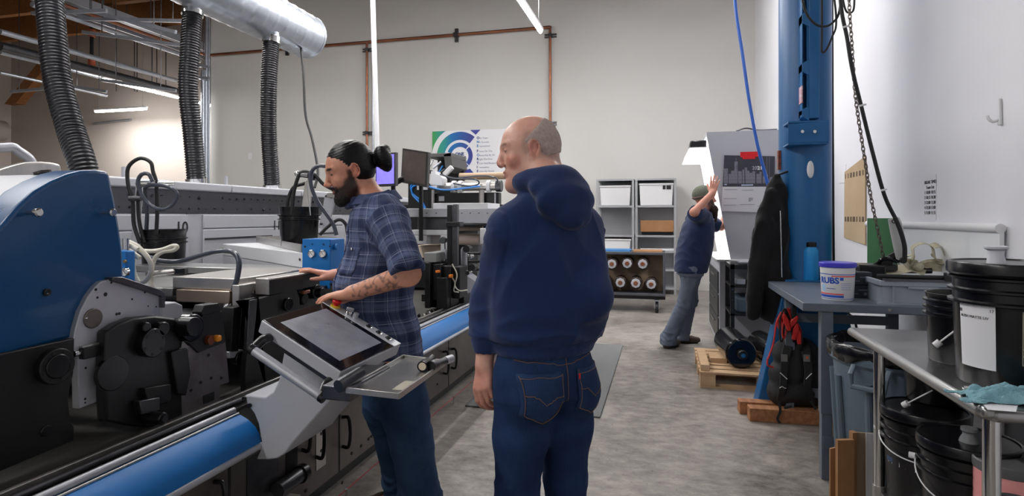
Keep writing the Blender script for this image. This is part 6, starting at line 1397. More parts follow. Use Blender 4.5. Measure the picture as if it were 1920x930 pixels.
# ================================================================ sculpting helper: smooth-blended solids turned into one continuous mesh
class Sculpt:
    def __init__(s, lo, hi, h):
        s.lo = np.array(lo, float); s.h = h; s.n = np.ceil((np.array(hi)-s.lo)/h).astype(int)+1
        s.D = np.full(s.n, .12, np.float32)
    def _blk(s, a, b):
        i0 = np.maximum(0, np.floor((np.array(a)-s.lo)/s.h).astype(int)); i1 = np.minimum(s.n, np.ceil((np.array(b)-s.lo)/s.h).astype(int)+1)
        if (i1 <= i0).any(): return None
        g = [(s.lo[k]+s.h*np.arange(i0[k], i1[k])).astype(np.float32) for k in range(3)]
        return (slice(i0[0], i1[0]), slice(i0[1], i1[1]), slice(i0[2], i1[2])), g[0][:, None, None], g[1][None, :, None], g[2][None, None, :]
    def mix(s, sl, d, k, sub=False):
        A = s.D[sl]
        if sub:
            d = -d; 
            h = np.clip(.5-.5*(d-A)/k, 0, 1) if k > 0 else (A > d)
            s.D[sl] = (d*(1-h)+A*h+k*h*(1-h)).astype(np.float32); return
        if k <= 0: s.D[sl] = np.minimum(A, d); return
        h = np.clip(.5+.5*(d-A)/k, 0, 1); s.D[sl] = (d*(1-h)+A*h-k*h*(1-h)).astype(np.float32)
    def cone(s, p, q, r1, r2, k=.01, sub=False):
        p = np.array(p, float); q = np.array(q, float); m = max(r1, r2)+k+.03
        B = s._blk(np.minimum(p, q)-m, np.maximum(p, q)+m)
        if B is None: return
        sl, X, Y, Z = B; d = q-p; L2 = max(1e-9, d@d)
        t = np.clip(((X-p[0])*d[0]+(Y-p[1])*d[1]+(Z-p[2])*d[2])/L2, 0, 1)
        dist = np.sqrt((X-p[0]-t*d[0])**2+(Y-p[1]-t*d[1])**2+(Z-p[2]-t*d[2])**2)-(r1+(r2-r1)*t)
        s.mix(sl, dist, k, sub)
    def chain(s, pts, rs, k=.01):
        for i in range(len(pts)-1): s.cone(pts[i], pts[i+1], rs[i], rs[i+1], k)
    def ell(s, c, r, R=None, k=.01, sub=False):
        c = np.array(c, float); r = np.array(r, float); m = r.max()+k+.03
        B = s._blk(c-m, c+m)
        if B is None: return
        sl, X, Y, Z = B; x, y, z = X-c[0], Y-c[1], Z-c[2]
        if R is not None:
            R = np.array(R); x, y, z = x*R[0, 0]+y*R[1, 0]+z*R[2, 0], x*R[0, 1]+y*R[1, 1]+z*R[2, 1], x*R[0, 2]+y*R[1, 2]+z*R[2, 2]
        k0 = np.sqrt((x/r[0])**2+(y/r[1])**2+(z/r[2])**2); k1 = np.sqrt((x/r[0]**2)**2+(y/r[1]**2)**2+(z/r[2]**2)**2)+1e-9
        s.mix(sl, k0*(k0-1)/k1, k, sub)
    def loft(s, rows, k=.01, p=2.3, yaw=0):
        """rows: z, cx, cy, rx, ry from low to high; elliptical cross sections"""
        R = np.array(rows, float); zr = R[:, 0]; mx = R[:, 3:5].max()+.05
        B = s._blk((R[:, 1].min()-mx, R[:, 2].min()-mx, zr[0]-.04), (R[:, 1].max()+mx, R[:, 2].max()+mx, zr[-1]+.04))
        if B is None: return
        sl, X, Y, Z = B; z = np.clip(Z, zr[0], zr[-1])
        zf = z.ravel(); zz = np.linspace(zr[0], zr[-1], 200)
        def interp(c):
            v = np.interp(zz, zr, R[:, c]); ker = np.hanning(15); ker /= ker.sum(); v = np.convolve(np.pad(v, 7, mode='edge'), ker, 'valid'); return np.interp(zf, zz, v).reshape(z.shape)
        cx, cy, rx, ry = interp(1), interp(2), interp(3), interp(4)
        x, y = X-cx, Y-cy
        if yaw: x, y = x*math.cos(yaw)+y*math.sin(yaw), -x*math.sin(yaw)+y*math.cos(yaw)
        q = (np.abs(x/rx)**p+np.abs(y/ry)**p)**(1/p); d = (q-1)*np.minimum(rx, ry)
        d = np.where(Z > zr[-1], np.sqrt(np.maximum(d, 0)**2+(Z-zr[-1])**2)+np.minimum(d, 0)*0, np.where(Z < zr[0], np.sqrt(np.maximum(d, 0)**2+(zr[0]-Z)**2), np.maximum(d, np.maximum(zr[0]-Z, Z-zr[-1])) ))
        s.mix(sl, d, k)
    def cut(s, axis, val, keep):   # keep +1: keeps coordinates above val
        sh = [1, 1, 1]; sh[axis] = s.n[axis]; g = (s.lo[axis]+s.h*np.arange(s.n[axis])).reshape(sh); s.D = np.maximum(s.D, (val-g)*keep).astype(np.float32)
    def cut_plane(s, p, n):        # removes what lies on the side n points to
        n = np.array(n, float); n /= np.linalg.norm(n); g = [s.lo[k]+s.h*np.arange(s.n[k]) for k in range(3)]
        s.D = np.maximum(s.D, ((g[0][:, None, None]-p[0])*n[0]+(g[1][None, :, None]-p[1])*n[1]+(g[2][None, None, :]-p[2])*n[2])).astype(np.float32)
    def mesh(s):
        D = s.D; D[0], D[-1] = .05, .05; D[:, 0], D[:, -1] = .05, .05; D[:, :, 0], D[:, :, -1] = .05, .05
        ins = D < 0; n = D.shape; cnt = np.zeros((n[0]-1, n[1]-1, n[2]-1), np.int8)
        offs = [(a, b, c) for a in (0, 1) for b in (0, 1) for c in (0, 1)]
        for a, b, c in offs: cnt += ins[a:n[0]-1+a, b:n[1]-1+b, c:n[2]-1+c]
        act = np.argwhere((cnt > 0) & (cnt < 8)); idm = -np.ones(cnt.shape, np.int32); idm[tuple(act.T)] = np.arange(len(act))
        V = {o: D[act[:, 0]+o[0], act[:, 1]+o[1], act[:, 2]+o[2]] for o in offs}
        acc = np.zeros((len(act), 3)); w = np.zeros(len(act))
        for i, a in enumerate(offs):
            for b in offs[i+1:]:
                if sum(abs(x-y) for x, y in zip(a, b)) != 1: continue
                va, vb = V[a], V[b]; m = (va < 0) != (vb < 0); t = np.where(m, va/np.where(m, va-vb, 1), 0)
                pa, pb = np.array(a, float), np.array(b, float); acc += m[:, None]*(pa+(pb-pa)*t[:, None]); w += m
        P = s.lo+s.h*(act+acc/w[:, None]); F = []
        for ax in range(3):
            o = [0, 0, 0]; o[ax] = 1; b1, b2 = [k for k in range(3) if k != ax]
            A = ins[:n[0]-o[0], :n[1]-o[1], :n[2]-o[2]]; Bm = ins[o[0]:, o[1]:, o[2]:]
            e = np.argwhere(A != Bm); e = e[(e[:, b1] > 0) & (e[:, b2] > 0) & (e[:, b1] < n[b1]-1) & (e[:, b2] < n[b2]-1)]
            s0 = A[tuple(e.T)]; u = np.zeros(3, int); u[b1] = 1; v = np.zeros(3, int); v[b2] = 1
            q = np.stack([idm[tuple((e-u-v).T)], idm[tuple((e-v).T)], idm[tuple(e.T)], idm[tuple((e-u).T)]], 1)
            flip = s0 if ax != 1 else ~s0; q[~flip] = q[~flip][:, ::-1]; F.append(q)
        return P, np.concatenate(F)
def vnormals(P, F):
    n = np.cross(P[F[:, 2]]-P[F[:, 0]], P[F[:, 3]]-P[F[:, 1]]); N_ = np.zeros_like(P)
    for k in range(4): np.add.at(N_, F[:, k], n)
    return N_/np.maximum(1e-9, np.linalg.norm(N_, axis=1))[:, None]
def relax(P, F, it=1, f=.5):
    for _ in range(it):
        S_ = np.zeros_like(P); c = np.zeros(len(P))
        for k in range(4):
            a, b = F[:, k], F[:, (k+1) % 4]; np.add.at(S_, a, P[b]); np.add.at(c, a, 1); np.add.at(S_, b, P[a]); np.add.at(c, b, 1)
        P = P*(1-f)+f*S_/np.maximum(1, c)[:, None]
    return P
def vmesh(name, P, F, m, parent=None, col=None, uv=None, mod=None):
    me = bpy.data.meshes.new(name); me.vertices.add(len(P)); me.vertices.foreach_set('co', P.astype(np.float32).ravel())
    me.loops.add(F.size); me.loops.foreach_set('vertex_index', F.astype(np.int32).ravel())
    me.polygons.add(len(F)); me.polygons.foreach_set('loop_start', np.arange(0, F.size, 4, dtype=np.int32)); me.update(calc_edges=True); me.validate()
    me.polygons.foreach_set('use_smooth', [True]*len(me.polygons)); me.materials.append(m)
    if col is not None:
        a = me.color_attributes.new('tint', 'FLOAT_COLOR', 'POINT'); c = np.ones((len(P), 4), np.float32); c[:, :3] = col; a.data.foreach_set('color', c.ravel())
    if uv is not None:
        a = me.attributes.new('cloth', 'FLOAT_VECTOR', 'POINT'); a.data.foreach_set('vector', uv.astype(np.float32).ravel())
    o = bpy.data.objects.new(name, me); COL.objects.link(o)
    if parent: o.parent = parent
    return o
def skin_material(name, base, rough=.45):
    m = bpy.data.materials.new(name); m.use_nodes = True; nt = m.node_tree; N = nt.nodes; L = nt.links; b = N['Principled BSDF']
    a = N.new('ShaderNodeAttribute'); a.attribute_name = 'tint'; tc = N.new('ShaderNodeTexCoord')
    n = N.new('ShaderNodeTexNoise'); n.inputs['Scale'].default_value = 45; n.inputs['Detail'].default_value = 5; L.new(tc.outputs['Object'], n.inputs[0])
    mx = N.new('ShaderNodeMix'); mx.data_type = 'RGBA'; mx.blend_type = 'MULTIPLY'; mx.inputs[0].default_value = .35
    r = N.new('ShaderNodeValToRGB'); r.color_ramp.elements[0].position = .3; r.color_ramp.elements[1].position = .65; r.color_ramp.elements[0].color = (.72, .62, .6, 1); r.color_ramp.elements[1].color = (1, 1, 1, 1)
    L.new(n.outputs[0], r.inputs[0]); L.new(a.outputs['Color'], mx.inputs[6]); L.new(r.outputs[0], mx.inputs[7]); L.new(mx.outputs[2], b.inputs['Base Color'])
    b.inputs['Roughness'].default_value = rough; b.inputs['Subsurface Weight'].default_value = .12; b.inputs['Subsurface Radius'].default_value = (.012, .005, .003); b.inputs['Subsurface Scale'].default_value = 1
    n2 = N.new('ShaderNodeTexNoise'); n2.inputs['Scale'].default_value = 260; L.new(tc.outputs['Object'], n2.inputs[0]); bp = N.new('ShaderNodeBump'); bp.inputs['Strength'].default_value = .15; bp.inputs['Distance'].default_value = .002
    L.new(n2.outputs[0], bp.inputs['Height']); L.new(bp.outputs[0], b.inputs['Normal']); return m
SKIN = skin_material('skin', None)
def cloth_mat(name, rgb, rgb2=None, scale=900, rough=.9, var_scale=6, sheen=.15, stretch=None, bump=.25):
    m = mat(name, rgb, rough, rgb2=rgb2, vscale=var_scale, sheen=sheen, bump=bump, bscale=scale, stretch=stretch, spec=.25); return m
def nz(P, f, seed=0):   # cheap smooth pseudo-noise, vectorised
    x, y, z = P[:, 0]*f+seed, P[:, 1]*f+seed*1.7, P[:, 2]*f+seed*2.3
    return (np.sin(x*1.3+1.7*np.sin(y*.9+.6*z))+np.sin(y*1.7+1.3*np.sin(z*1.1-x*.7))+np.sin(z*1.9+1.5*np.sin(x*.8+y*1.2)))/3
def folds(P, N_, amp, f=18, dirv=(0, 0, 1), seed=0, stretch=3.0):
    d = np.array(dirv, float); d /= np.linalg.norm(d); a = P@d; Q = P-np.outer(a, d)*(1-1/stretch)
    w = nz(Q, f, seed)+.5*nz(Q, f*2.1, seed+4); r = 1-np.abs(w)*1.3
    return P+N_*(amp*r)[:, None]

# ---------------------------------------------------------------- anatomy
def T(R, o, s=1.0):
    R = np.array(R); o = np.array(o, float)
    return lambda p: o+R@(np.array(p, float)*s)
def rot(ax, a): return np.array(Matrix.Rotation(a, 3, ax))
def head(S, R, o, s=1.0, male=1, nose=1.0, k=.012):
    """R: 3x3 (x right, y face forward, z up); o: head centre"""
    t = T(R, o, s); R = np.array(R)
    S.ell(t((0, -.016, .040)), np.array((.076, .098, .088))*s, R, .01)
    S.ell(t((0, .018, .022)), np.array((.070, .074, .082))*s, R, .02)
    S.ell(t((0, .030, -.038)), np.array((.058, .058, .080))*s, R, .02)
    S.cone(t((-.046, -.002, -.062)), t((-.018, .066, -.098)), .018*s, .017*s, .03); S.cone(t((.046, -.002, -.062)), t((.018, .066, -.098)), .018*s, .017*s, .03)
    S.ell(t((0, .070, -.100)), np.array((.022, .018, .018))*s, R, .016)
    S.ell(t((0, .040, -.085)), np.array((.04, .04, .03))*s, R, .02)
    for e in (-1, 1):
        S.ell(t((e*.038, .062, -.024)), np.array((.020, .018, .020))*s, R, .018)          # cheek
        S.cone(t((e*.006, .086, .030)), t((e*.044, .070, .034)), .009*s, .008*s, .012)      # brow
        S.ell(t((e*.031, .092, .010)), np.array((.016, .012, .011))*s, R, .008, sub=True)  # socket
        S.ell(t((e*.031, .073, .009)), np.array((.0125, .0125, .0125))*s, R, .003)
        S.cone(t((e*.017, .0835, .0175)), t((e*.043, .0765, .0165)), .0032*s, .0028*s, .003)   # lid
        # ear
        Re = R@rot('Z', e*-.35)@rot('X', .12)
        c = t((e*.076, -.010, .000)); S.ell(c, np.array((.007, .019, .031))*s, Re, .004)
        S.ell(t((e*.083, -.004, .004)), np.array((.006, .010, .016))*s, Re, .004, sub=True)
        for q in range(9):
            a0_, a1_ = math.radians(-70+q*36), math.radians(-70+(q+1)*36)
            if q > 6: break
            f0 = t((e*(.081+.003*math.cos(a0_)), -.010-.017*math.cos(a0_)*1.0, .003+.029*math.sin(a0_)*1.0)); f1 = t((e*(.081+.003*math.cos(a1_)), -.010-.017*math.cos(a1_), .003+.029*math.sin(a1_)))
            S.cone(f0, f1, .0036*s, .0036*s, .003)
        S.ell(t((e*.076, .000, -.026)), np.array((.006, .007, .008))*s, Re, .004)
        S.ell(t((e*.011*nose, .100, -.033)), np.array((.0085, .010, .0085))*s, R, .006)   # nostril wing
    S.cone(t((0, .086, .024)), t((0, .106*1.0, -.022)), .0075*s, .0105*s, .010); S.ell(t((0, .1085+.004*(nose-1)*10, -.028)), np.array((.0115, .0115, .0105))*s*nose, R, .006)
    S.cone(t((-.018, .086, -.059)), t((.018, .086, -.059)), .0055*s, .0055*s, .006); S.cone(t((-.004, .0925, -.0585)), t((.004, .0925, -.0585)), .0055*s, .0055*s, .006)
    S.cone(t((-.015, .085, -.070)), t((.015, .085, -.070)), .006*s, .006*s, .006); S.ell(t((0, .089, -.0705)), np.array((.014, .0075, .0055))*s, R, .005)
    S.cone(t((-.024, .094, -.0645)), t((.024, .094, -.0645)), .0018*s, .0018*s, .003, sub=True)
    return t
def hand(S, R, o, side=1, s=1.0, curl=(.25, .3, .35, .4), spread=.06, thumb=(.5, .25), k=.006, curl2=1.0):
    """wrist at origin, +y towards the fingers, +z back of the hand, thumb on the -x side for side=1"""
    t = T(R, o, s); R = np.array(R)
    kn = [(-.031, .088, .004), (-.010, .093, .006), (.011, .089, .004), (.030, .080, .0)]
    rr = [.0108, .011, .0105, .0098]; L = [(.044, .026, .021), (.048, .030, .022), (.045, .027, .021), (.034, .021, .019)]
    S.cone(t((0, -.03, 0)), t((0, .012, 0)), .027*s, .026*s, .015)
    for i, (x, y, z) in enumerate(kn):
        x *= side; S.cone(t((x*.5, .008, 0)), t((x*.95, y-.008, z-.003)), .0165*s, .0125*s, .012)
    S.ell(t((-.024*side, .035, -.012)), np.array((.017, .030, .015))*s, R, .01)
    S.ell(t((.022*side, .040, -.010)), np.array((.014, .034, .013))*s, R, .01)
    for i, (x, y, z) in enumerate(kn):
        x *= side; p = np.array((x, y-.004, z-.002)); a = 0; yaw_ = (i-1.5)*spread*side*-1
        cs = curl[i] if not isinstance(curl[i], (tuple, list)) else None
        for j, l in enumerate(L[i]):
            a += (curl[i]*(1.0, 1.2*curl2, .8*curl2)[j]) if cs is not None else curl[i][j]
            d = np.array((math.sin(-yaw_)*math.cos(a), math.cos(a)*math.cos(yaw_), -math.sin(a))); q = p+d*l
            r0 = rr[i]*(1, .9, .82, .74)[j]; r1_ = rr[i]*(1, .9, .82, .74)[j+1]
            S.cone(t(p), t(q), r0*s, r1_*s, .0025); p = q
    th0 = np.array((-.020*side, .014, -.008)); a, b = thumb
    d1 = np.array((-math.sin(a)*side, math.cos(a), -.35)); d1 /= np.linalg.norm(d1); p1 = th0+d1*.040
    d2 = np.array((-math.sin(a-b)*side, math.cos(a-b), -.25)); d2 /= np.linalg.norm(d2); p2 = p1+d2*.033; p3 = p2+(d2*.9+np.array((.1*side, .1, 0)))/1.0*.026
    S.cone(t(th0), t(p1), .017*s, .0135*s, .010); S.cone(t(p1), t(p2), .0130*s, .0115*s, .003); S.cone(t(p2), t(p3), .0115*s, .0092*s, .003)
    return t
def frame_from(y, z):   # columns x,y,z from a pointing direction and an approximate up
    y = np.array(y, float); y /= np.linalg.norm(y); z = np.array(z, float); z -= y*(z@y); z /= np.linalg.norm(z); x = np.cross(y, z); return np.stack([x, y, z], 1)
def to_local(root_loc, yaw):
    c_, s_ = math.cos(-yaw), math.sin(-yaw)
    def f(p):
        d = np.array(p, float)-np.array(root_loc, float); return np.array((c_*d[0]-s_*d[1], s_*d[0]+c_*d[1], d[2]))
    return f
def paint(P, base, areas):
    col = np.tile(np.array(lin(base)), (len(P), 1)); 
    for c, r, R, rgb, st in areas:    # soft elliptical areas of the skin's own colour
        x = (P-np.array(c))
        if R is not None: x = x@np.array(R)
        q = np.sqrt(((x/np.array(r))**2).sum(1)); w = np.clip((1.15-q)/.3, 0, 1)[:, None]*st; col = col*(1-w)+np.array(lin(rgb))*w
    return col
def shoe(S, a, d, L=.28, h=.07):
    """a ankle point on the floor plane, d horizontal direction"""
    a = np.array(a, float); d = np.array(d, float); d /= np.linalg.norm(d)
    S.cone(a+np.array((0, 0, .04))-d*.035, a+np.array((0, 0, .038))+d*.10, .040, .042, .02); S.cone(a+np.array((0, 0, .036))+d*.10, a+np.array((0, 0, .034))+d*(L-.11), .043, .034, .02)
    S.cone(a+np.array((0, 0, .05)), a+np.array((0, 0, .14)), .043, .046, .02)
def make_shoe(par, a, d, m, sole, label=None):
    a = np.array(a, float); S = Sculpt(a-np.array((.3, .3, .01)), a+np.array((.3, .3, .2)), .007); shoe(S, a, d); S.cut(2, .012, 1); S.cut(2, .145, -1)
    P, F = S.mesh(); o = vmesh('shoe', P, F, m, par)
    d = np.array(d, float)/np.linalg.norm(d); n_ = np.array((-d[1], d[0], 0)); pts = []
    for q in range(24):
        an = 2*math.pi*q/24; w_ = .046-.004*math.cos(an); pts.append(tuple((a+d*(.055+.125*math.cos(an))+n_*w_*math.sin(an))[:2]))
    b = MB().prism(pts, 'z', .0, .02); bo = b.build('sole', sole, o, world=False, bevel=.003)
    return o

# ================================================================ bald man in a navy hoodie
def grid_person(): pass
pc = PD(1020, 600, 2.04); BM = (pc.x, pc.y, 0.0); yawB = math.radians(46)
root_loc = BM; L_ = to_local(BM, yawB)
# --- skin body (head, neck, hands, limbs): one continuous surface
S = Sculpt((-.42, -.30, 0.0), (.42, .42, 1.80), .0042)
hc = L_(PD(991, 287, 2.05)); hc[0] -= .0
dirB = math.radians(102.9+8)    # world heading of the face: screen left, a touch away
hyaw = dirB-yawB
Rh = rot('Z', hyaw)@rot('X', math.radians(-7))@rot('Y', math.radians(4))
th = head(S, Rh, hc, 1.0, nose=.88)
S.cone(th((0, -.068, -.02)), th((0, -.078, -.12)), .036, .046, .03); S.ell(th((0, .055, -.112)), (.035, .04, .025), Rh, .02)
S.chain([hc+np.array((0, -.01, -.02)), np.array((hc[0]*.5+.0, -.035, 1.53)), (0.0, -.03, 1.44)], [.058, .062, .075], .02)
S.ell(th((0, -.045, -.075)), np.array((.055, .04, .05)), Rh, .025)
S.loft([(.80, 0, 0, .15, .11), (1.0, 0, 0, .15, .105), (1.2, 0, 0, .165, .115), (1.38, 0, -.01, .17, .10), (1.44, 0, -.02, .12, .08)], .03)
shL, shR = np.array((-.148, -.02, 1.365)), np.array((.148, -.02, 1.365))
wrL = L_(PD(908, 682, 2.03)); elL = L_(PD(921, 565, 2.07)); elR = L_(PD(1106, 555, 1.95)); wrR = L_(PD(1085, 640, 2.12))
S.chain([shL, elL, wrL], [.05, .042, .029], .02); S.chain([shR, elR, wrR], [.05, .042, .029], .02)
knL = L_(PD(907, 730, 2.0))
hd_ = L_(PD(903, 745, 2.0))-wrL; hd_ /= np.linalg.norm(hd_)
hand(S, frame_from(hd_, np.array((-.95, -.25, .1))), wrL, side=-1, s=1.0, curl=(.42, .5, .55, .55), thumb=(.35, .1))
hand(S, frame_from((-.75, .55, -.1), (0, .9, .4)), wrR, side=-1, curl=(.3, .3, .3, .3))
for e in (-1, 1): S.chain([(e*.085, 0, .84), (e*.10, .015, .47), (e*.10, -.01, .09)], [.08, .055, .04], .02)
for e in (-1, 1): S.cone((e*.10, -.02, .07), (e*.105, .12, .045), .035, .03, .02)
P, F = S.mesh(); P = relax(P, F, 1, .5)
RT = np.array(Rh)
H = lambda p: th(p)
ar = [(H((0, -.035, .0)), (.095, .085, .075), RT, (190, 158, 146), .5), (H((0, -.06, -.01)), (.08, .055, .085), RT, (176, 150, 140), .5), (H((.07, .0, .02)), (.03, .03, .045), RT, (168, 132, 120), .5), (H((-.07, .0, .02)), (.03, .03, .045), RT, (176, 150, 140), .5),
      (H((0, .11, -.03)), (.016, .016, .014), RT, (206, 118, 104), .5), (H((-.045, .06, -.03)), (.03, .03, .03), RT, (212, 130, 112), .5), (H((-.081, -.008, .0)), (.012, .022, .034), RT, (206, 122, 106), .6),
      (H((0, .092, -.064)), (.02, .012, .009), RT, (176, 96, 88), .7), (H((-.031, .086, .009)), (.012, .008, .004), RT, (60, 46, 44), .8), (H((.031, .086, .009)), (.012, .008, .004), RT, (60, 46, 44), .8),
      (H((-.03, .088, .034)), (.02, .012, .006), RT, (150, 120, 104), .6), (H((0, .07, -.09)), (.05, .045, .03), RT, (184, 130, 112), .35), (H((0, -.06, -.1)), (.07, .05, .05), RT, (200, 124, 104), .5),
      (wrL+np.array((0, 0, -.1)), (.07, .07, .1), None, (206, 138, 122), .6)]
col = paint(P, (228, 176, 156), ar)
BALD_ARGS = (P, th, RT)
body = vmesh('person', P, F, SKIN, None, col); body.location = BM; body.rotation_euler.z = yawB
tag(body, 'bald older man in a navy hoodie and blue jeans, seen from behind, looking left', 'person')
bald = body
# stubble hair shell
S = Sculpt(hc-.16, hc+.16, .004); R_ = np.array(Rh)
S.ell(th((0, -.020, .018)), np.array((.0802, .0998, .0865)), R_, .0); S.ell(th((0, -.016, .040)), np.array((.0790, .1012, .0906)), R_, .01)
S.cut_plane(th((0, .0, .055)), R_@np.array((0, .85, 1.0))); S.cut_plane(th((0, .018, 0)), R_@np.array((0, 1, -.1))); S.cut_plane(th((0, 0, -.045)), R_@np.array((0, -.3, -1)))
for e in (-1, 1): S.ell(th((e*.082, -.006, -.010)), (.024, .026, .040), R_, .004, sub=True)
_g = np.stack(np.meshgrid(*[S.lo[k]+S.h*np.arange(S.n[k]) for k in range(3)], indexing='ij'), -1).reshape(-1, 3); S.D += (.0022*nz(_g, 95)+.0008).reshape(S.D.shape).astype(np.float32)
P, F = S.mesh()
vmesh('hair', P, F, mat('grey cropped hair', (206, 186, 176), .9, rgb2=(172, 154, 146), vscale=90, bump=.5, bscale=500), bald)

# --- hoodie
NAVY_ = cloth_mat('navy fleece', (30, 50, 94), (25, 43, 84), 260, bump=.12)
S = Sculpt((-.46, -.34, .80), (.46, .42, 1.66), .0062)
S.loft([(.94, .0, .0, .172, .130), (.975, .0, .0, .180, .138), (1.01, .0, .0, .193, .150), (1.08, .0, -.005, .195, .155), (1.22, .0, -.012, .192, .150), (1.34, .0, -.022, .176, .130), (1.41, .0, -.03, .142, .102), (1.46, 0, -.035, .11, .08), (1.50, 0, -.03, .075, .07)], .02, 2.25)
for sh_, el_, wr_, e in ((shL, elL, wrL, -1), (shR, elR, wrR, 1)):
    d = (np.array(wr_)-np.array(el_)); d /= np.linalg.norm(d)
    a = np.array(sh_)+np.array((0, 0, -.005))
    S.cone((e*.08, -.03, 1.405), a, .066, .068, .05); S.cone(a, el_, .068, .060, .05); S.cone(el_, np.array(wr_)-d*.085, .058, .054, .05); S.cone(np.array(wr_)-d*.085, np.array(wr_)-d*.055, .055, .044, .015)
    S.cone(np.array(wr_)-d*.055, np.array(wr_)-d*.005, .041, .040, .006)
    S.cut_plane(np.array(wr_)-d*.004, d) if e < 0 else None
S.cut(2, .93, 1)
# hem rib
S.loft([(.935, 0, 0, .176, .132), (.96, 0, 0, .180, .136)], .004, 2.25)
# hood lying on the back: thick roll round the neck, drooping behind
nk = np.array((hc[0]*.45, -.03, 1.505))
ringp = []
for q in range(17):
    a = math.radians(-150+q*300/16-90); rx_, ry_ = .083, .080
    back = max(0, -math.sin(a)); ringp.append(nk+np.array((rx_*math.cos(a), ry_*math.sin(a)-.012*back, .012+.018*back)))
for i in range(16): S.cone(ringp[i], ringp[i+1], .022, .022, .03)
S.ell(nk+np.array((.0, -.092, -.012)), (.118, .052, .052), rot('X', .55), .035)
S.ell(nk+np.array((.0, -.125, -.060)), (.112, .040, .060), rot('X', .40), .035)
S.ell(nk+np.array((.015, -.148, -.108)), (.058, .024, .036), rot('X', .25), .035)
S.cone(nk+np.array((-.085, -.075, .028)), nk+np.array((.05, -.150, -.045)), .007, .008, .012); S.cone(nk+np.array((.105, -.06, .0)), nk+np.array((.02, -.165, -.125)), .010, .012, .012)
P, F = S.mesh(); P = relax(P, F, 2, .5); N_ = vnormals(P, F)
zz = P[:, 2]; armw = np.clip((np.abs(P[:, 0])-.19)/.05, 0, 1)*(zz < 1.36)
# broad torso folds and sleeve creases
d1 = nz(P*np.array((1, 1, .35)), 17, 1.3); d1 = (1-np.abs(d1)*1.6)
d2 = nz(P*np.array((.6, .6, 1.5)), 22, 5.1); d2 = (1-np.abs(d2)*1.6)
lowf = np.clip((1.12-zz)/.15, 0, 1)
P = P+N_*((.011*np.sign(d1)*np.abs(d1)**1.3*(1-armw)*(.35+.65*np.clip((1.42-zz)/.2, 0, 1))+.011*d2*armw+.010*d2*lowf*(1-armw))*(zz > .985))[:, None]
# armhole seams: thin groove
for e in (-1, 1):
    c = np.array((e*.188, 0, 1.30)); d = np.abs((P[:, 0]-e*(.192+.16*(1.36-zz)*0))*e); g = np.exp(-(((P[:, 0]*e-.196-(.0 if e else 0))/.0045)**2))*((zz > 1.22) & (zz < 1.45)); P = P-N_*(g*.004)[:, None]
rib = ((zz < .975) & (armw < .5)); P = P+N_*(rib*.0012*np.sin(np.arctan2(P[:, 1], P[:, 0])*260))[:, None]
hood = vmesh('hoodie', P, F, NAVY_, bald)
# --- jeans
def jeans(name, par, legs, rows, m, zlo, h=.0062, extra=None, foldamp=.004, cutz=None):
    allp = np.array([p for l in legs for p in l[0]]); lo = allp.min(0)-.2; hi = allp.max(0)+.2; lo[2] = zlo-.02; hi[2] = max(r[0] for r in rows)+.04
    S = Sculpt(lo, hi, h); S.loft(rows, .03, 2.3)
    for pts, rs in legs: S.chain(pts, rs, .03)
    if extra: extra(S)
    if cutz: S.cut(2, cutz, -1)
    S.cut(2, zlo, 1); P, F = S.mesh(); P = relax(P, F, 2, .5); N_ = vnormals(P, F)
    r1_ = 1-np.abs(nz(P*np.array((1, 1, 1.6)), 22, 2.2))*1.6; r2_ = 1-np.abs(nz(P*np.array((1.2, 1.2, .5)), 26, 7.7))*1.6
    kz = rows[0][0]; w1 = np.exp(-((P[:, 2]-kz*.57)/.10)**2)+np.exp(-((P[:, 2]-kz*.16)/.10)**2)*1.4+.5*np.exp(-((P[:, 2]-kz*.98)/.06)**2)
    P = P+N_*(foldamp*(r1_*w1+.45*r2_))[:, None]
    return vmesh(name, P, F, m, par), P, N_
def denim(name, c1, c2, c3=None):
    m = bpy.data.materials.new(name); m.use_nodes = True; nt = m.node_tree; N = nt.nodes; L = nt.links; b = N['Principled BSDF']; b.inputs['Roughness'].default_value = .85; b.inputs['Specular IOR Level'].default_value = .2
    tc = N.new('ShaderNodeTexCoord'); n = N.new('ShaderNodeTexNoise'); n.inputs['Scale'].default_value = 5; n.inputs['Detail'].default_value = 5; L.new(tc.outputs['Object'], n.inputs[0])
    n3 = N.new('ShaderNodeTexNoise'); n3.inputs['Scale'].default_value = 500; n3.inputs['Detail'].default_value = 3; mp = N.new('ShaderNodeMapping'); mp.inputs['Scale'].default_value = (1, 1, .3); L.new(tc.outputs['Object'], mp.inputs[0]); L.new(mp.outputs[0], n3.inputs[0])
    ad = N.new('ShaderNodeMath'); ad.operation = 'MULTIPLY_ADD'; ad.inputs[1].default_value = .45; L.new(n3.outputs[0], ad.inputs[0]); L.new(n.outputs[0], ad.inputs[2])
    r = N.new('ShaderNodeValToRGB'); r.color_ramp.elements[0].position = .5; r.color_ramp.elements[1].position = .95; r.color_ramp.elements[0].color = (*lin(c2), 1); r.color_ramp.elements[1].color = (*lin(c1), 1); L.new(ad.outputs[0], r.inputs[0]); L.new(r.outputs[0], b.inputs['Base Color'])
    bp = N.new('ShaderNodeBump'); bp.inputs['Strength'].default_value = .3; bp.inputs['Distance'].default_value = .002; L.new(n3.outputs[0], bp.inputs['Height']); L.new(bp.outputs[0], b.inputs['Normal']); return m
DEN = denim('dark blue denim', (40, 64, 104), (18, 34, 68)); STITCH = mat('orange stitching', (126, 92, 68), .7)
legsB = [([(e*.088, 0, .85), (e*.094, .0, .66), (e*.102, .015, .46), (e*.104, .0, .10), (e*.104, .0, .03)], [.098, .092, .070, .066, .068]) for e in (-1, 1)]
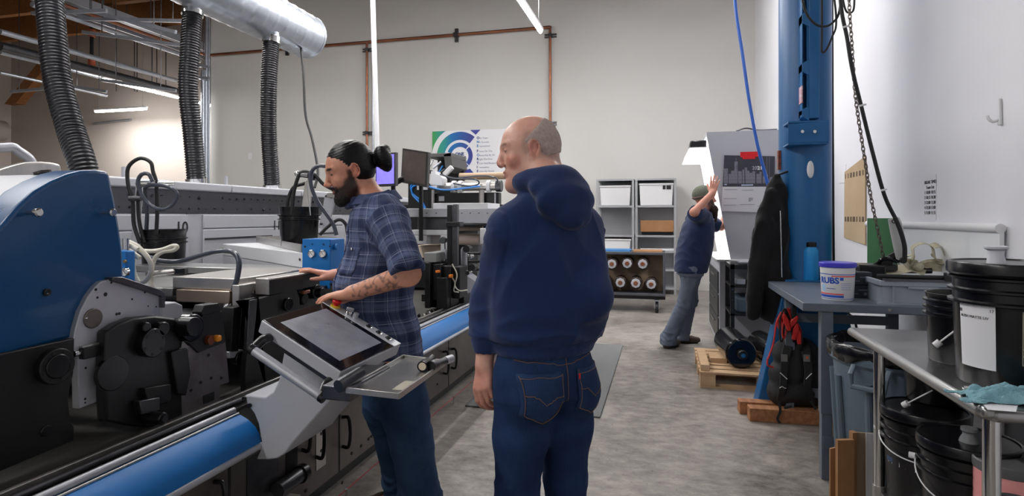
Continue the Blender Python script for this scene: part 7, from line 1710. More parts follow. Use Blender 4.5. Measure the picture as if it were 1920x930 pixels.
jn, JP, JN = jeans('jeans', bald, legsB, [(.80, 0, -.015, .165, .118), (.88, 0, -.012, .172, .122), (.96, 0, 0, .166, .116), (1.02, 0, 0, .16, .11)], DEN, .02, extra=lambda S: [S.ell((e*.085, -.07, .80), (.085, .07, .09), None, .03) for e in (-1, 1)])
def snap(P, N_, x, z, side=-1, off=.0015):   # nearest back-surface point for given x,z
    m_ = (N_[:, 1]*side > .2); Q = P[m_]; d = (Q[:, 0]-x)**2+(Q[:, 2]-z)**2; i = d.argmin(); q = Q[i].copy(); q[1] += side*off; return q
def stitch(pts, nm='stitching', r=.0012, m=STITCH, par=None, PP=None, NN=None, side=-1):
    out = []
    for i in range(len(pts)-1):
        for k in range(5): t = k/5; out.append(snap(PP, NN, pts[i][0]*(1-t)+pts[i+1][0]*t, pts[i][1]*(1-t)+pts[i+1][1]*t, side))
    out.append(snap(PP, NN, *pts[-1], side)); return MB().tube(out, r, 5, 0).build(nm, m, par, world=False)
def pocket(cx, zt, w, h, PP, NN, par, m, par2=None):
    o = [(cx-w/2, zt), (cx+w/2, zt), (cx+w*.46, zt-h*.8), (cx, zt-h), (cx-w*.46, zt-h*.8)]
    grid = []; n = 8; vs = []; fs = []
    def inside_h(x): return zt-h*(.8+.2*(1-abs(x-cx)/(w/2)))
    for i in range(n+1):
        x = cx-w/2+w*i/n; zb = inside_h(x)
        for j in range(n+1): vs.append(snap(PP, NN, x, zt+(zb-zt)*j/n, -1, .0045))
    for i in range(n):
        for j in range(n): a = i*(n+1)+j; fs.append((a, a+1, a+n+2, a+n+1))
    b = MB(); b.add(vs, fs); p_ = b.build('back_pocket', m, par, world=False); so = p_.modifiers.new('solid', 'SOLIDIFY'); so.thickness = .003; so.offset = 0
    for sx in (0, .004):
        stitch([(o[0][0]+.006, zt-.004), (o[4][0]+.005, o[4][1]+.004), (cx, zt-h+.006), (o[2][0]-.005, o[2][1]+.004), (o[1][0]-.006, zt-.004)], par=p_, PP=PP+NN*.0045, NN=NN)
        break
    stitch([(o[0][0]+.006, zt-.012), (o[1][0]-.006, zt-.012)], par=p_, PP=PP+NN*.0045, NN=NN)
    stitch([(cx-w*.44, zt-h*.38), (cx-w*.25, zt-h*.41), (cx, zt-h*.58), (cx+w*.25, zt-h*.47), (cx+w*.44, zt-h*.46)], par=p_, PP=PP+NN*.0045, NN=NN)
    return p_
DEN2 = denim('pocket denim', (46, 70, 108), (22, 40, 74))
pocket(-.088, .893, .150, .165, JP, JN, jn, DEN2); p2 = pocket(.112, .893, .14, .165, JP, JN, jn, DEN2)
q = snap(JP, JN, .045, .868, -1, .007); MB().box(q, (.006, .003, .018)).build('red_tab', M['red'], jn, world=False)
stitch([(-.16, .932), (-.08, .924), (0, .912), (.08, .924), (.16, .932)], par=jn, PP=JP, NN=JN)
stitch([(0, .93), (0, .88), (0, .82), (0, .77)], par=jn, PP=JP, NN=JN)
SH = mat('brown shoe leather', (92, 72, 58), .6, rgb2=(66, 50, 40), vscale=20); SOLE = mat('dark sole', (34, 30, 28), .7)
for e in (-1, 1): make_shoe(bald, (e*.105, -.0, 0), (e*.15, 1, 0), SH, SOLE)

# ================================================================ dark-haired man in a plaid shirt
PM = lambda u, v, d: PD(u, v, d*1.045)
dM = 2.50; pc = PM(722, 600, dM); MM = (pc.x, pc.y, 0.0); yawM = math.radians(128); L2 = to_local(MM, yawM)
S = Sculpt((-.40, -.34, 0.0), (.80, .62, 1.80), .0044)
hc2 = L2(PM(655, 323, 2.52)); hy = math.radians(28.3+90+13)-yawM
Rm = rot('Z', hy)@rot('X', math.radians(-17))@rot('Y', 0)
tm = head(S, Rm, hc2, 1.02, nose=1.05)
nb = L2(PM(712, 375, 2.50)); S.chain([tm((0, -.03, -.03)), tm((0, -.045, -.10)), nb+np.array((0, 0, -.05))], [.056, .058, .075], .02)
# torso axis: leans slightly
hipc = np.array((.0, .0, .90)); chest = nb+np.array((0, 0, -.16))
def rowsM(sc=1.0, add=0.0):
    r = []
    for z, rx_, ry_ in ((.78, .155, .115), (.9, .16, .125), (1.0, .16, .135), (1.12, .165, .135), (1.25, .178, .125), (1.35, .182, .11), (1.42, .15, .09), (1.46, .09, .07)):
        f = (z-.85)/(chest[2]-.85); f = max(0, f); r.append((z, chest[0]*f, chest[1]*f+(.03 if .95 < z < 1.2 else 0), rx_*sc+add, ry_*sc+add))
    return r
S.loft(rowsM(.93), .03)
cx, cy_ = chest[0], chest[1]
sL2, sR2 = np.array((cx-.185, cy_, 1.385)), np.array((cx+.185, cy_, 1.385))
elL2 = L2(PM(767, 514, 2.16)); wrL2 = L2(PM(662, 549, 2.25)); elR2 = L2(PM(690, 505, 2.95)); wrR2 = L2(PM(628, 516, 2.95))
S.chain([sL2, elL2, wrL2], [.05, .045, .030], .02); S.chain([sR2, elR2, wrR2], [.05, .043, .030], .02)
# left hand on the console edge near the stop button
tgt = L2(PM(602, 556, 2.31)); d = tgt-wrL2; d /= np.linalg.norm(d)
hand(S, frame_from(d, L2(np.array(MM)+np.array((0, 0, 1)))*1.0), wrL2, side=-1, curl=(.05, .1, .15, .2), thumb=(.5, .25))
tgt = L2(PM(560, 503, 2.97)); d = tgt-wrR2; d /= np.linalg.norm(d)
hand(S, frame_from(d, np.array((0, 0, 1.0))), wrR2, side=1, curl=((-.05, .25, .25), (-.05, .22, .22), (.0, .25, .25), (.15, .4, .3)), thumb=(.55, .25), spread=.07)
fm = {-1: [PM(742, 680, 2.50), PM(757, 760, 2.50), PM(772, 830, 2.48), PM(789, 1000, 2.52)], 1: [PM(715, 680, 2.66), PM(727, 760, 2.66), PM(742, 830, 2.66), PM(757, 985, 2.70)]}
legq = {}
for e in (-1, 1):
    q = [L2(p) for p in fm[e]]; q[3][2] = .09; legq[e] = q
legsM = [(legq[e], [.08, .075, .055, .042]) for e in (-1, 1)]
for pts, rs in legsM: S.chain(pts, rs, .02)
for e in (-1, 1): S.cone(legq[e][3]+np.array((0, -.01, -.02)), legq[e][3]+np.array((0, .12, -.045)), .035, .03, .02)
P, F = S.mesh(); P = relax(P, F, 1, .5); R2 = np.array(Rm)
ar = [(tm((0, .05, -.075)), (.06, .05, .045), R2, (40, 28, 26), .92), (tm((0, .085, -.052)), (.028, .014, .006), R2, (44, 30, 28), .9), (tm((.048, .02, -.045)), (.02, .035, .05), R2, (46, 34, 30), .85), (tm((-.048, .02, -.045)), (.02, .035, .05), R2, (46, 34, 30), .85),
      (tm((0, .093, -.0655)), (.018, .008, .0075), R2, (176, 100, 88), .9), (tm((-.03, .086, .033)), (.020, .012, .0065), R2, (34, 26, 26), .95), (tm((.03, .086, .033)), (.020, .012, .0065), R2, (34, 26, 26), .95),
      (tm((-.031, .085, .008)), (.013, .008, .0045), R2, (40, 28, 26), .9), (tm((.031, .085, .008)), (.013, .008, .0045), R2, (40, 28, 26), .9), (tm((-.081, -.008, 0)), (.012, .022, .034), R2, (206, 120, 96), .6), (tm((0, .11, -.03)), (.015, .014, .013), R2, (208, 124, 104), .5),
      (wrR2, (.14, .14, .12), None, (206, 140, 120), .5)]
col = paint(P, (214, 154, 128), ar)
def facemask(P, t, R, col, s_, brow, beard=None, lash=(38, 28, 26)):
    o_ = t((0, 0, 0)); q = ((P-o_)@np.array(R))/s_; x, y, z = np.abs(q[:, 0]), q[:, 1], q[:, 2]; near = (np.abs(q).max(1) < .16)
    sm = lambda v, a: np.clip(v/a, 0, 1)
    def put(w, c):
        nonlocal col; w = (w*near)[:, None]; col = col*(1-w)+np.array(lin(c))*w
    arch = .033-.10*np.maximum(0, x-.034)
    put(sm(x-.010, .004)*sm(.050-x, .006)*sm(.0055-np.abs(z-arch), .003)*(y > .05)*.85, brow)
    put(sm(x-.019, .003)*sm(.042-x, .004)*sm(.0045-np.abs(z-.0095), .0025)*(y > .055)*.85, lash)
    if beard:
        n_ = nz(P, 190)*.003
        w = sm(-.036-z-.35*np.maximum(0, y-.03)+.9*np.maximum(0, .055-y)*(y > .0)*.35+n_, .012)*sm(y+.012, .012)*sm(z+.128, .01)
        w2 = sm(.052+z, .01)*sm(.016-z, .01)*sm(y-.004, .004)*sm(.030-y, .008)*(x > .05)
        lips = sm(.0075-np.abs(z+.0655), .003)*(x < .02)*(y > .075)
        must = sm(.0065-np.abs(z+.050), .004)*(x < .030)*(y > .07)
        put(np.maximum(np.maximum(w, w2*.9), must)*.9*(1-lips), beard)
    return col
col = facemask(P, tm, R2, col, 1.02, (30, 22, 22), (40, 28, 26))
# tattoo ink on the left forearm
ax = wrL2-elL2; Lx = np.linalg.norm(ax); ax = ax/Lx; tt = (P-elL2)@ax/Lx; rad = np.linalg.norm(P-elL2-np.outer((P-elL2)@ax, ax), axis=1)
inkp = .30-np.abs(nz(P, 75, 3.3))*1.0+.25*nz(P, 160, 1.1); w = np.clip((inkp-.02)*5, 0, 1)*(tt > .12)*(tt < .95)*(rad < .07)*.62
col = col*(1-w[:, None])+np.array(lin((58, 56, 62)))*w[:, None]
plaid = vmesh('person', P, F, SKIN, None, col); plaid.location = MM; plaid.rotation_euler.z = yawM
tag(plaid, 'bearded man with a dark hair bun and plaid shirt leaning over the console', 'person')
_c = body.data.color_attributes['tint']; _a = np.empty(len(BALD_ARGS[0])*4, np.float32); _c.data.foreach_get('color', _a); _a = _a.reshape(-1, 4)
_a[:, :3] = facemask(BALD_ARGS[0], BALD_ARGS[1], BALD_ARGS[2], _a[:, :3].astype(float), 1.0, (150, 118, 104), None, (84, 64, 60)); _c.data.foreach_set('color', _a.ravel())
# hair, beard
HM = mat('black glossy hair', (9, 8, 10), .36, rgb2=(17, 15, 17), vscale=60, bump=.25, bscale=220, stretch=(1, .12, 1), spec=.3)
S = Sculpt(hc2-.24, hc2+.24, .0042)
S.ell(tm((0, -.020, .044)), np.array((.0835, .105, .0965)), R2, 0); S.ell(tm((0, -.04, .0)), np.array((.078, .08, .07)), R2, .02)
S.cut_plane(tm((0, .066, .060)), R2@np.array((0, 1.0, -.55))); 
for e in (-1, 1):
    S.ell(tm((e*.085, .030, -.035)), (.035, .055, .055), R2, .006, sub=True); S.ell(tm((e*.082, -.008, -.006)), (.02, .021, .034), R2, .004, sub=True)
S.cut_plane(tm((0, -.02, -.055)), R2@np.array((0, .35, -1)))
bun = L2(PM(718, 296, 2.55)); S.cone(tm((0, -.105, .03)), bun, .022, .025, .012); S.ell(bun, (.046, .040, .058), R2, .01); S.ell(bun+np.array((.01, -.012, .035)), (.028, .024, .028), None, .01); S.ell(bun+np.array((0, -.02, -.035)), (.024, .022, .03), None, .01)
P, F = S.mesh(); P = relax(P, F, 3); N_ = vnormals(P, F); q = (P-hc2)@R2; P = P+N_*(.0005*np.sin(q[:, 2]*520+6*np.sin(q[:, 1]*14))+.0012*nz(P*1.0, 70))[:, None]
vmesh('hair', P, F, HM, plaid)
S = Sculpt(hc2-.17, hc2+.17, .004)
S.cone(tm((-.046, .014, -.068)), tm((-.022, .066, -.098)), .014, .022, .02); S.cone(tm((.046, .014, -.068)), tm((.022, .066, -.098)), .014, .022, .02); S.ell(tm((0, .074, -.108)), (.032, .025, .028), R2, .02); S.ell(tm((0, .05, -.112)), (.036, .035, .024), R2, .02)
S.cone(tm((-.024, .082, -.060)), tm((-.004, .094, -.0505)), .005, .0055, .004); S.cone(tm((.024, .082, -.060)), tm((.004, .094, -.0505)), .005, .0055, .004); S.cone(tm((-.026, .08, -.06)), tm((-.02, .074, -.085)), .006, .008, .006); S.cone(tm((.026, .08, -.06)), tm((.02, .074, -.085)), .006, .008, .006)
S.ell(tm((0, .096, -.0665)), (.018, .014, .0085), R2, .003, sub=True)
P, F = S.mesh(); N_ = vnormals(P, F); P = P+N_*(.0015*nz(P, 260)+.001*nz(P, 420, 3))[:, None]
vmesh('beard', P, F, mat('dark beard', (24, 17, 16), .7, rgb2=(44, 32, 28), vscale=120, bump=.8, bscale=500), plaid)
# plaid shirt
def plaid_mat():
    m = bpy.data.materials.new('blue plaid flannel'); m.use_nodes = True; nt = m.node_tree; N = nt.nodes; L = nt.links; b = N['Principled BSDF']; b.inputs['Roughness'].default_value = .9; b.inputs['Specular IOR Level'].default_value = .2
    a = N.new('ShaderNodeAttribute'); a.attribute_name = 'cloth'; sp = N.new('ShaderNodeSeparateXYZ'); L.new(a.outputs['Vector'], sp.inputs[0])
    def M_(op, x, y=None, z=None):
        n = N.new('ShaderNodeMath'); n.operation = op
        for i, q in enumerate((x, y, z)):
            if q is None: continue
            if isinstance(q, (int, float)): n.inputs[i].default_value = q
            else: L.new(q, n.inputs[i])
        return n.outputs[0]
    def band(sock, period, centre, width, soft=.25):
        f = M_('FRACT', M_('ADD', M_('DIVIDE', sock, period), 50.0)); d = M_('ABSOLUTE', M_('SUBTRACT', f, centre)); 
        mr = N.new('ShaderNodeMapRange'); mr.inputs[1].default_value = width*(1+soft); mr.inputs[2].default_value = width*(1-soft); L.new(d, mr.inputs[0]); return mr.outputs[0]
    base = lin((66, 78, 112)); cur = None
    def layer(prev, fac, colr, amt):
        mx = N.new('ShaderNodeMix'); mx.data_type = 'RGBA'; 
        f = M_('MULTIPLY', fac, amt); L.new(f, mx.inputs[0])
        if prev is None: mx.inputs[6].default_value = (*base, 1)
        else: L.new(prev, mx.inputs[6])
        mx.inputs[7].default_value = (*lin(colr), 1); return mx.outputs[2]
    per = .096
    for s_ in (sp.outputs[0], sp.outputs[1]):
        cur = layer(cur, band(s_, per, .25, .17), (32, 38, 68), .45)
        cur = layer(cur, band(s_, per, .72, .10), (108, 120, 150), .38)
        cur = layer(cur, band(s_, per, .50, .012), (168, 172, 190), .42); cur = layer(cur, band(s_, per, .56, .010), (168, 172, 190), .36)
        cur = layer(cur, band(s_, per, .94, .014), (180, 182, 196), .45); cur = layer(cur, band(s_, per, .04, .008), (128, 120, 130), .5)
    L.new(cur, b.inputs['Base Color'])
    tc = N.new('ShaderNodeTexCoord'); n = N.new('ShaderNodeTexNoise'); n.inputs['Scale'].default_value = 800; L.new(tc.outputs['Object'], n.inputs[0]); bp = N.new('ShaderNodeBump'); bp.inputs['Strength'].default_value = .25; bp.inputs['Distance'].default_value = .002; L.new(n.outputs[0], bp.inputs['Height']); L.new(bp.outputs[0], b.inputs['Normal'])
    return m
PM_CLOTH = plaid_mat()
S = Sculpt((-.42, -.36, .74), (.62, .50, 1.60), .0062)
rw = rowsM(1.0, .022); rw[0] = (.78, rw[0][1], rw[0][2]+.0, .190, .160); rw[1] = (.9, rw[1][1], rw[1][2]+.01, .190, .162); rw[2] = (1.0, rw[2][1], rw[2][2]+.01, .188, .168); rw[3] = (1.12, rw[3][1], rw[3][2]+.005, .190, .165)
S.loft(rw, .02, 2.2)
def sleeve(sh_, el_, wr_, frac, rad=(.082, .066), cuff=.060):
    sh_, el_, wr_ = map(np.array, (sh_, el_, wr_)); d = (wr_-el_)/np.linalg.norm(wr_-el_); c = el_+d*frac
    S.cone((cx+(sh_[0]-cx)*.5, cy_, 1.425), sh_, .07, rad[0], .05); S.cone(sh_, el_, rad[0], rad[1], .03); S.cone(el_, c, rad[1]-.002, cuff-.003, .02); S.cone(c-d*.045, c, cuff+.004, cuff+.003, .004); return c, d
dd1 = (elL2-sL2)/np.linalg.norm(elL2-sL2); c1 = elL2-dd1*.012
S.cone((cx+(sL2[0]-cx)*.5, cy_, 1.425), sL2, .07, .078, .05); S.cone(sL2, c1-dd1*.04, .078, .064, .03); S.cone(c1-dd1*.055, c1+dd1*.02, .067, .064, .004)
c2, dd2 = sleeve(sR2, elR2, wrR2, .04)
# trim sleeve ends only near the forearms
def trim(S, c, d, rr=.12):
    B = S._blk(c-rr, c+rr); sl, X, Y, Z = B; pl = (X-c[0])*d[0]+(Y-c[1])*d[1]+(Z-c[2])*d[2]; rad_ = np.sqrt((X-c[0]-pl*d[0])**2+(Y-c[1]-pl*d[1])**2+(Z-c[2]-pl*d[2])**2)
    S.D[sl] = np.where((rad_ < .085) & (pl > -.02), np.maximum(S.D[sl], pl), S.D[sl])
trim(S, c1, dd1); trim(S, c2, dd2)
S.cut(2, .80, 1)
# collar
ck = nb+np.array((0, .0, .0)); 
nd = tm((0, -.045, -.10))-nb; nd /= np.linalg.norm(nd)
colp = []
for q in range(15):
    a = math.radians(-58+q*(296)/14+180-90-0); colp.append(nb+np.array((0, 0, -.02))+nd*.07+np.array((.070*math.cos(a), .072*math.sin(a), .012*(-math.sin(a)))))
for i in range(14): S.cone(colp[i], colp[i+1], .014, .014, .006); S.cone(colp[i]+(colp[i]-nb)*np.array((.22, .22, 0))-np.array((0, 0, .022)), colp[i+1]+(colp[i+1]-nb)*np.array((.22, .22, 0))-np.array((0, 0, .022)), .010, .010, .008)
P, F = S.mesh(); P = relax(P, F, 2, .5); N_ = vnormals(P, F)
# cloth coordinates: round the body / along the sleeves
def axial(P, a, b):
    d = (b-a); L = np.linalg.norm(d); d = d/L; t = (P-a)@d; r = P-a-np.outer(t, d); dist = np.linalg.norm(r, axis=1); u = np.cross(d, np.array((0, 1.0, .3))); u /= np.linalg.norm(u); v = np.cross(d, u)
    return t, L, dist, np.arctan2(r@v, r@u)
uv = np.zeros((len(P), 3)); ctr = np.interp(P[:, 2], [r[0] for r in rw], [r[1] for r in rw]); cyr = np.interp(P[:, 2], [r[0] for r in rw], [r[2] for r in rw])
ang = np.arctan2(P[:, 0]-ctr, P[:, 1]-cyr); uv[:, 0] = ang*.175; uv[:, 1] = P[:, 2]
for a, b, w_ in ((sL2, elL2, c1), (sR2, elR2, c2)):
    t, L, dist, an = axial(P, np.array(a), np.array(b)); m_ = (dist < .098) & (t > -.005) & (t < L+.12) & (np.abs(P[:, 0]-cx) > .165)
    t2, L2_, dist2, an2 = axial(P, np.array(b), np.array(w_)+np.array(1e-4)); 
    uv[m_, 0] = an[m_]*.078; uv[m_, 1] = 1.385-t[m_]
r1_ = 1-np.abs(nz(P*np.array((.7, .7, 1.3)), 24, 3.1))*1.7; r2_ = 1-np.abs(nz(P*np.array((1.2, 1.2, .5)), 20, 9.2))*1.7
P = P+N_*(.0045*r1_+.004*r2_)[:, None]
shirt = vmesh('plaid_shirt', P, F, PM_CLOTH, plaid, uv=uv)
def ringpts(r, z, a0_, a1_, n=16): return [Vector(nb+nd*z+np.array((r*1.0*math.cos(a), r*1.05*math.sin(a), -.016*math.sin(a)))) for a in np.radians(np.linspace(a0_, a1_, n))]
CM_ = mat('collar flannel', (46, 58, 92), .9, rgb2=(74, 86, 120), vscale=60)
cb = nb+nd*.03
cl = ribbon(ringpts(.077, .035, 115, 425), lambda t: tuple(nd), .045, .004, 3); cl = cl.build('collar', CM_, shirt, world=False, angle=60)
ou_ = lambda t: tuple(np.array((math.cos(math.radians(115+310*t))*.8, math.sin(math.radians(115+310*t))*.8, -1.0)))
lf = ribbon(ringpts(.096, .028, 108, 432), ou_, .052, .005, 3).build('collar_leaf', CM_, shirt, world=False, angle=60)
# placket, pocket flap, buttons, tag
def snapf(x, z, off=.002): return snap(P, N_, x, z, 1, off)
vs = []; fs = []; nn = 26
for i in range(nn+1):
    z = 1.36-.54*i/nn; c0_ = np.interp(z, [r[0] for r in rw], [r[1] for r in rw])
    for dx in (-.016, .016): vs.append(snapf(c0_+dx, z, .003))
for i in range(nn): fs.append((i*2, i*2+1, i*2+3, i*2+2))
pk = MB().add(vs, fs).build('placket', mat('placket flannel', (50, 62, 96), .9, rgb2=(66, 78, 112), vscale=40), shirt, world=False); pk.modifiers.new('solid', 'SOLIDIFY').thickness = .003
for i in range(7):
    z = 1.33-.08*i; q = snapf(np.interp(z, [r[0] for r in rw], [r[1] for r in rw]), z, .005); MB().lathe([(.0055, 0), (.0055, .002), (0, .0022)], q, (0, 1, 0), 14).build('button', mat('shirt button', (70, 74, 92), .35), shirt, world=False)
vs = []; fs = []; 
for i in range(9):
    for j in range(9): vs.append(snapf(cx-.145+.10*i/8, 1.27-.115*j/8, .003))
for i in range(8):
    for j in range(8): a = i*9+j; fs.append((a, a+1, a+10, a+9))
b = MB().add(vs, fs); pk = b.build('chest_pocket', mat('pocket flannel', (58, 70, 104), .9, rgb2=(96, 106, 136), vscale=55), shirt, world=False); pk.modifiers.new('solid', 'SOLIDIFY').thickness = .003
q = snapf(cx-.10, 1.262, .006); MB().box(q, (.026, .002, .009)).build('pocket_tag', M['paper'], shirt, world=False)
for o_ in [c for c in shirt.children if c.name.split('.')[0] in ('placket', 'chest_pocket')]:
    Q = np.array([v.co for v in o_.data.vertices]); U = np.zeros((len(Q), 3)); U[:, 0] = np.arctan2(Q[:, 0]-np.interp(Q[:, 2], [r[0] for r in rw], [r[1] for r in rw]), Q[:, 1]-np.interp(Q[:, 2], [r[0] for r in rw], [r[2] for r in rw]))*.175+.02; U[:, 1] = Q[:, 2]+.02
    o_.data.attributes.new('cloth', 'FLOAT_VECTOR', 'POINT').data.foreach_set('vector', U.astype(np.float32).ravel()); o_.data.materials[0] = PM_CLOTH
# jeans
DM = denim('mid blue denim', (56, 82, 114), (28, 48, 78))
legsJ = [([legq[e][0]+np.array((0, 0, .05)), legq[e][1], legq[e][2], legq[e][3]+np.array((0, 0, .03)), legq[e][3]-np.array((0, 0, .06))], [.115, .105, .088, .088, .094]) for e in (-1, 1)]
jm, JP2, JN2 = jeans('jeans', plaid, legsJ, [(.80, 0, .0, .165, .13), (.88, 0, .0, .170, .132), (.96, 0, 0, .166, .128)], DM, .02, foldamp=.006)
bt_ = MB().tube([(.172*math.cos(a), .134*math.sin(a), .93) for a in np.linspace(0, 2*math.pi, 33)[:-1]], lambda t: (.003, .018), 8, 1, closed=True, flat=(1, 0, 0)).build('belt', M['black_rubber'], jm, world=False)
for e in (-1, 1): make_shoe(plaid, (legq[e][3][0], legq[e][3][1], 0), (e*.2, 1, 0), SH, SOLE)

# ================================================================ man in a cap at the viewing booth
dC = 6.05; pf = PZ(1262, 652, 0); CM = (PD(1275, 600, dC).x, PD(1275, 600, dC).y, 0.0); yawC = math.radians(-78); L3 = to_local(CM, yawC)
S = Sculpt((-.62, -.40, 0), (.50, .80, 1.90), .0058)
hc3 = L3(PD(1322, 374, 6.05)); Rc = rot('Z', math.radians(-76)-yawC)@rot('X', math.radians(6))
t3 = head(S, Rc, hc3, .98)
nb3 = L3(PD(1313, 398, 6.05)); S.chain([t3((0, -.03, -.05)), nb3], [.056, .07], .02)
def sx(u, v): return L3(PD(u, v, 6.05))
ch3, hp3 = sx(1310, 420), sx(1296, 500)
rows3 = []
for z in (.80, .92, 1.02, 1.15, 1.28, 1.38, 1.44):
    f = (z-hp3[2])/(ch3[2]-hp3[2]); c = hp3+(ch3-hp3)*f; w_ = {.80: (.16, .13), .92: (.168, .15), 1.02: (.17, .155), 1.15: (.175, .15), 1.28: (.185, .135), 1.38: (.17, .11), 1.44: (.10, .08)}[z]; rows3.append((z, c[0], c[1], *w_))
S.loft([(r[0], r[1], r[2], r[3]*.92, r[4]*.92) for r in rows3], .03)
sR3 = L3(PD(1297, 395, 5.9)); eR3 = L3(PD(1303, 400, 5.80)); 
sR3 = np.array((ch3[0]+.17, ch3[1]-.02, 1.40)); eR3 = L3(PD(1302, 398, 5.74)); wR3 = L3(PD(1336, 362, 5.78)); sL3 = np.array((ch3[0]-.17, ch3[1], 1.38)); eL3 = L3(PD(1352, 425, 6.25)); wL3 = L3(PD(1362, 400, 6.3))
S.chain([sR3, eR3, wR3], [.05, .044, .03], .02); S.chain([sL3, eL3, wL3], [.05, .042, .03], .02)
d = L3(PD(1341, 335, 5.8))-wR3; d /= np.linalg.norm(d); hand(S, frame_from(d, L3(np.array(CM)+np.array((-.2, -1, 0)))), wR3, side=1, curl=(.1, .1, .1, .15), thumb=(.7, .2), spread=.1)
d = np.array(L3(PD(1370, 380, 6.3)))-wL3; hand(S, frame_from(d, (0, 0, 1)), wL3, side=-1, curl=(.2, .2, .2, .2))
hip3 = np.array((hp3[0], hp3[1], .88)); f1, f2 = L3(PZ(1253, 652, 0)), L3(PZ(1284, 648, 0)+Vector((-.03, .14, 0)))
legs3 = []
for f_, e in ((f1, 1), (f2, -1)):
    h_ = hip3+np.array((e*.085, 0, 0)); a_ = np.array((f_[0], f_[1], .09)); k_ = (h_+a_)/2+np.array((0, .05, .02)); legs3.append((h_, k_, a_, f_))
for h_, k_, a_, f_ in legs3: S.chain([h_, k_, a_], [.08, .055, .04], .02); S.cone(a_+np.array((0, 0, -.02)), a_+np.array((0, .01, -.045)), .03, .025, .02)
P, F = S.mesh(); P = relax(P, F, 1); R3 = np.array(Rc)
col = paint(P, (206, 146, 124), [(t3((0, .06, -.085)), (.07, .05, .055), R3, (60, 40, 32), .95), (t3((.05, .03, -.04)), (.03, .04, .05), R3, (64, 44, 36), .9)])
capm = vmesh('person', P, F, SKIN, None, col); capm.location = CM; capm.rotation_euler.z = yawC
tag(capm, 'long-bearded man in green beanie and navy t-shirt reaching into the viewing booth', 'person')
S = Sculpt(hc3-.22, hc3+.22, .006); S.ell(t3((0, -.016, .052)), np.array((.09, .112, .10)), R3, 0); S.cut_plane(t3((0, 0, .018)), R3@np.array((0, .12, -1))); P, F = S.mesh(); P = relax(P, F, 1)
vmesh('beanie', P, F, mat('green knit', (122, 128, 112), .95, rgb2=(98, 104, 90), vscale=60, bump=.8, bscale=240), capm)
pts = [t3((.0915*math.cos(a), -.016+.112*math.sin(a), .034+.008*math.sin(a))) for a in np.linspace(0, 2*math.pi, 25)[:-1]]
MB().tube(pts, .008, 8, 1, closed=True).build('beanie_band', mat('reddish knit band', (140, 92, 92), .95, rgb2=(110, 110, 100), vscale=60), capm, world=False)
S = Sculpt(hc3-.32, hc3+.25, .0055); S.cone(t3((-.045, .01, -.055)), t3((-.015, .075, -.12)), .02, .03, .02); S.cone(t3((.045, .01, -.055)), t3((.015, .075, -.12)), .02, .03, .02); S.ell(t3((0, .075, -.105)), (.05, .035, .04), R3, .02)
S.cone(t3((0, .085, -.12)), t3((0, .085, -.24)), .040, .014, .02); S.ell(t3((0, .096, -.0665)), (.016, .012, .007), R3, .003, sub=True)
P, F = S.mesh(); N_ = vnormals(P, F); P = P+N_*(.003*nz(P*np.array((1, 1, .3)), 160))[:, None]
vmesh('beard', P, F, mat('brown beard', (66, 46, 38), .8, rgb2=(44, 30, 26), vscale=80, bump=.8, bscale=300), capm)
S = Sculpt((-.55, -.40, .72), (.55, .60, 1.60), .008)
S.loft([(r[0], r[1], r[2], r[3]+.018, r[4]+.02) for r in rows3], .02, 2.2)
ds = (eR3-sR3); ds_ = ds/np.linalg.norm(ds); S.cone((ch3[0]+.09, ch3[1], 1.42), sR3, .07, .08, .04); S.cone(sR3, sR3+ds*.82, .08, .078, .03)
ds2 = (eL3-sL3); S.cone((ch3[0]-.09, ch3[1], 1.42), sL3, .07, .08, .04); S.cone(sL3, sL3+ds2*.8, .08, .072, .03)
trim(S, sR3+ds*.95, ds_, .14); trim(S, sL3+ds2*.9, ds2/np.linalg.norm(ds2), .14); S.cut(2, .83, 1)
P, F = S.mesh(); P = relax(P, F, 2); N_ = vnormals(P, F); P = P+N_*(.007*(1-np.abs(nz(P*np.array((.8, .8, 1.1)), 20, 1.1))*1.6))[:, None]
ts_ = vmesh('t_shirt', P, F, cloth_mat('navy cotton', (38, 52, 88), (30, 42, 74), 600), capm)
q = sR3+ds*.35; 
pp = np.array(PD(1287, 386, 5.9)); i = np.argmin(((P-L3(pp))**2).sum(1)); q = P[i]; MB().ball(q+N_[i]*.001, .024, 12, (1, .3, 1)).build('sleeve_print', M['paper'], ts_, world=False)
pp = np.array(PD(1337, 412, 6.0)); i = np.argmin(((P-L3(pp))**2).sum(1)); q = P[i]; MB().ball(q, .02, 10, (.6, .6, .3)).build('chest_print', mat('chest print', (150, 170, 190), .6), ts_, world=False)
DG = denim('worn grey denim', (124, 132, 148), (84, 92, 112))
jeans('jeans', capm, [([h_, k_, a_, a_+np.array((0, 0, -.045))], [.10, .078, .074, .082]) for h_, k_, a_, f_ in legs3], [(.80, rows3[0][1], rows3[0][2], .165, .125), (.88, rows3[0][1], rows3[0][2], .165, .125), (.93, rows3[1][1], rows3[1][2], .16, .12)], DG, .035, .008, foldamp=.008)
for h_, k_, a_, f_ in legs3:
    make_shoe(capm, (f_[0], f_[1], 0), (0.05, 1, 0) if f_ is f2 else (-.55, .6, 0), SH, SOLE)

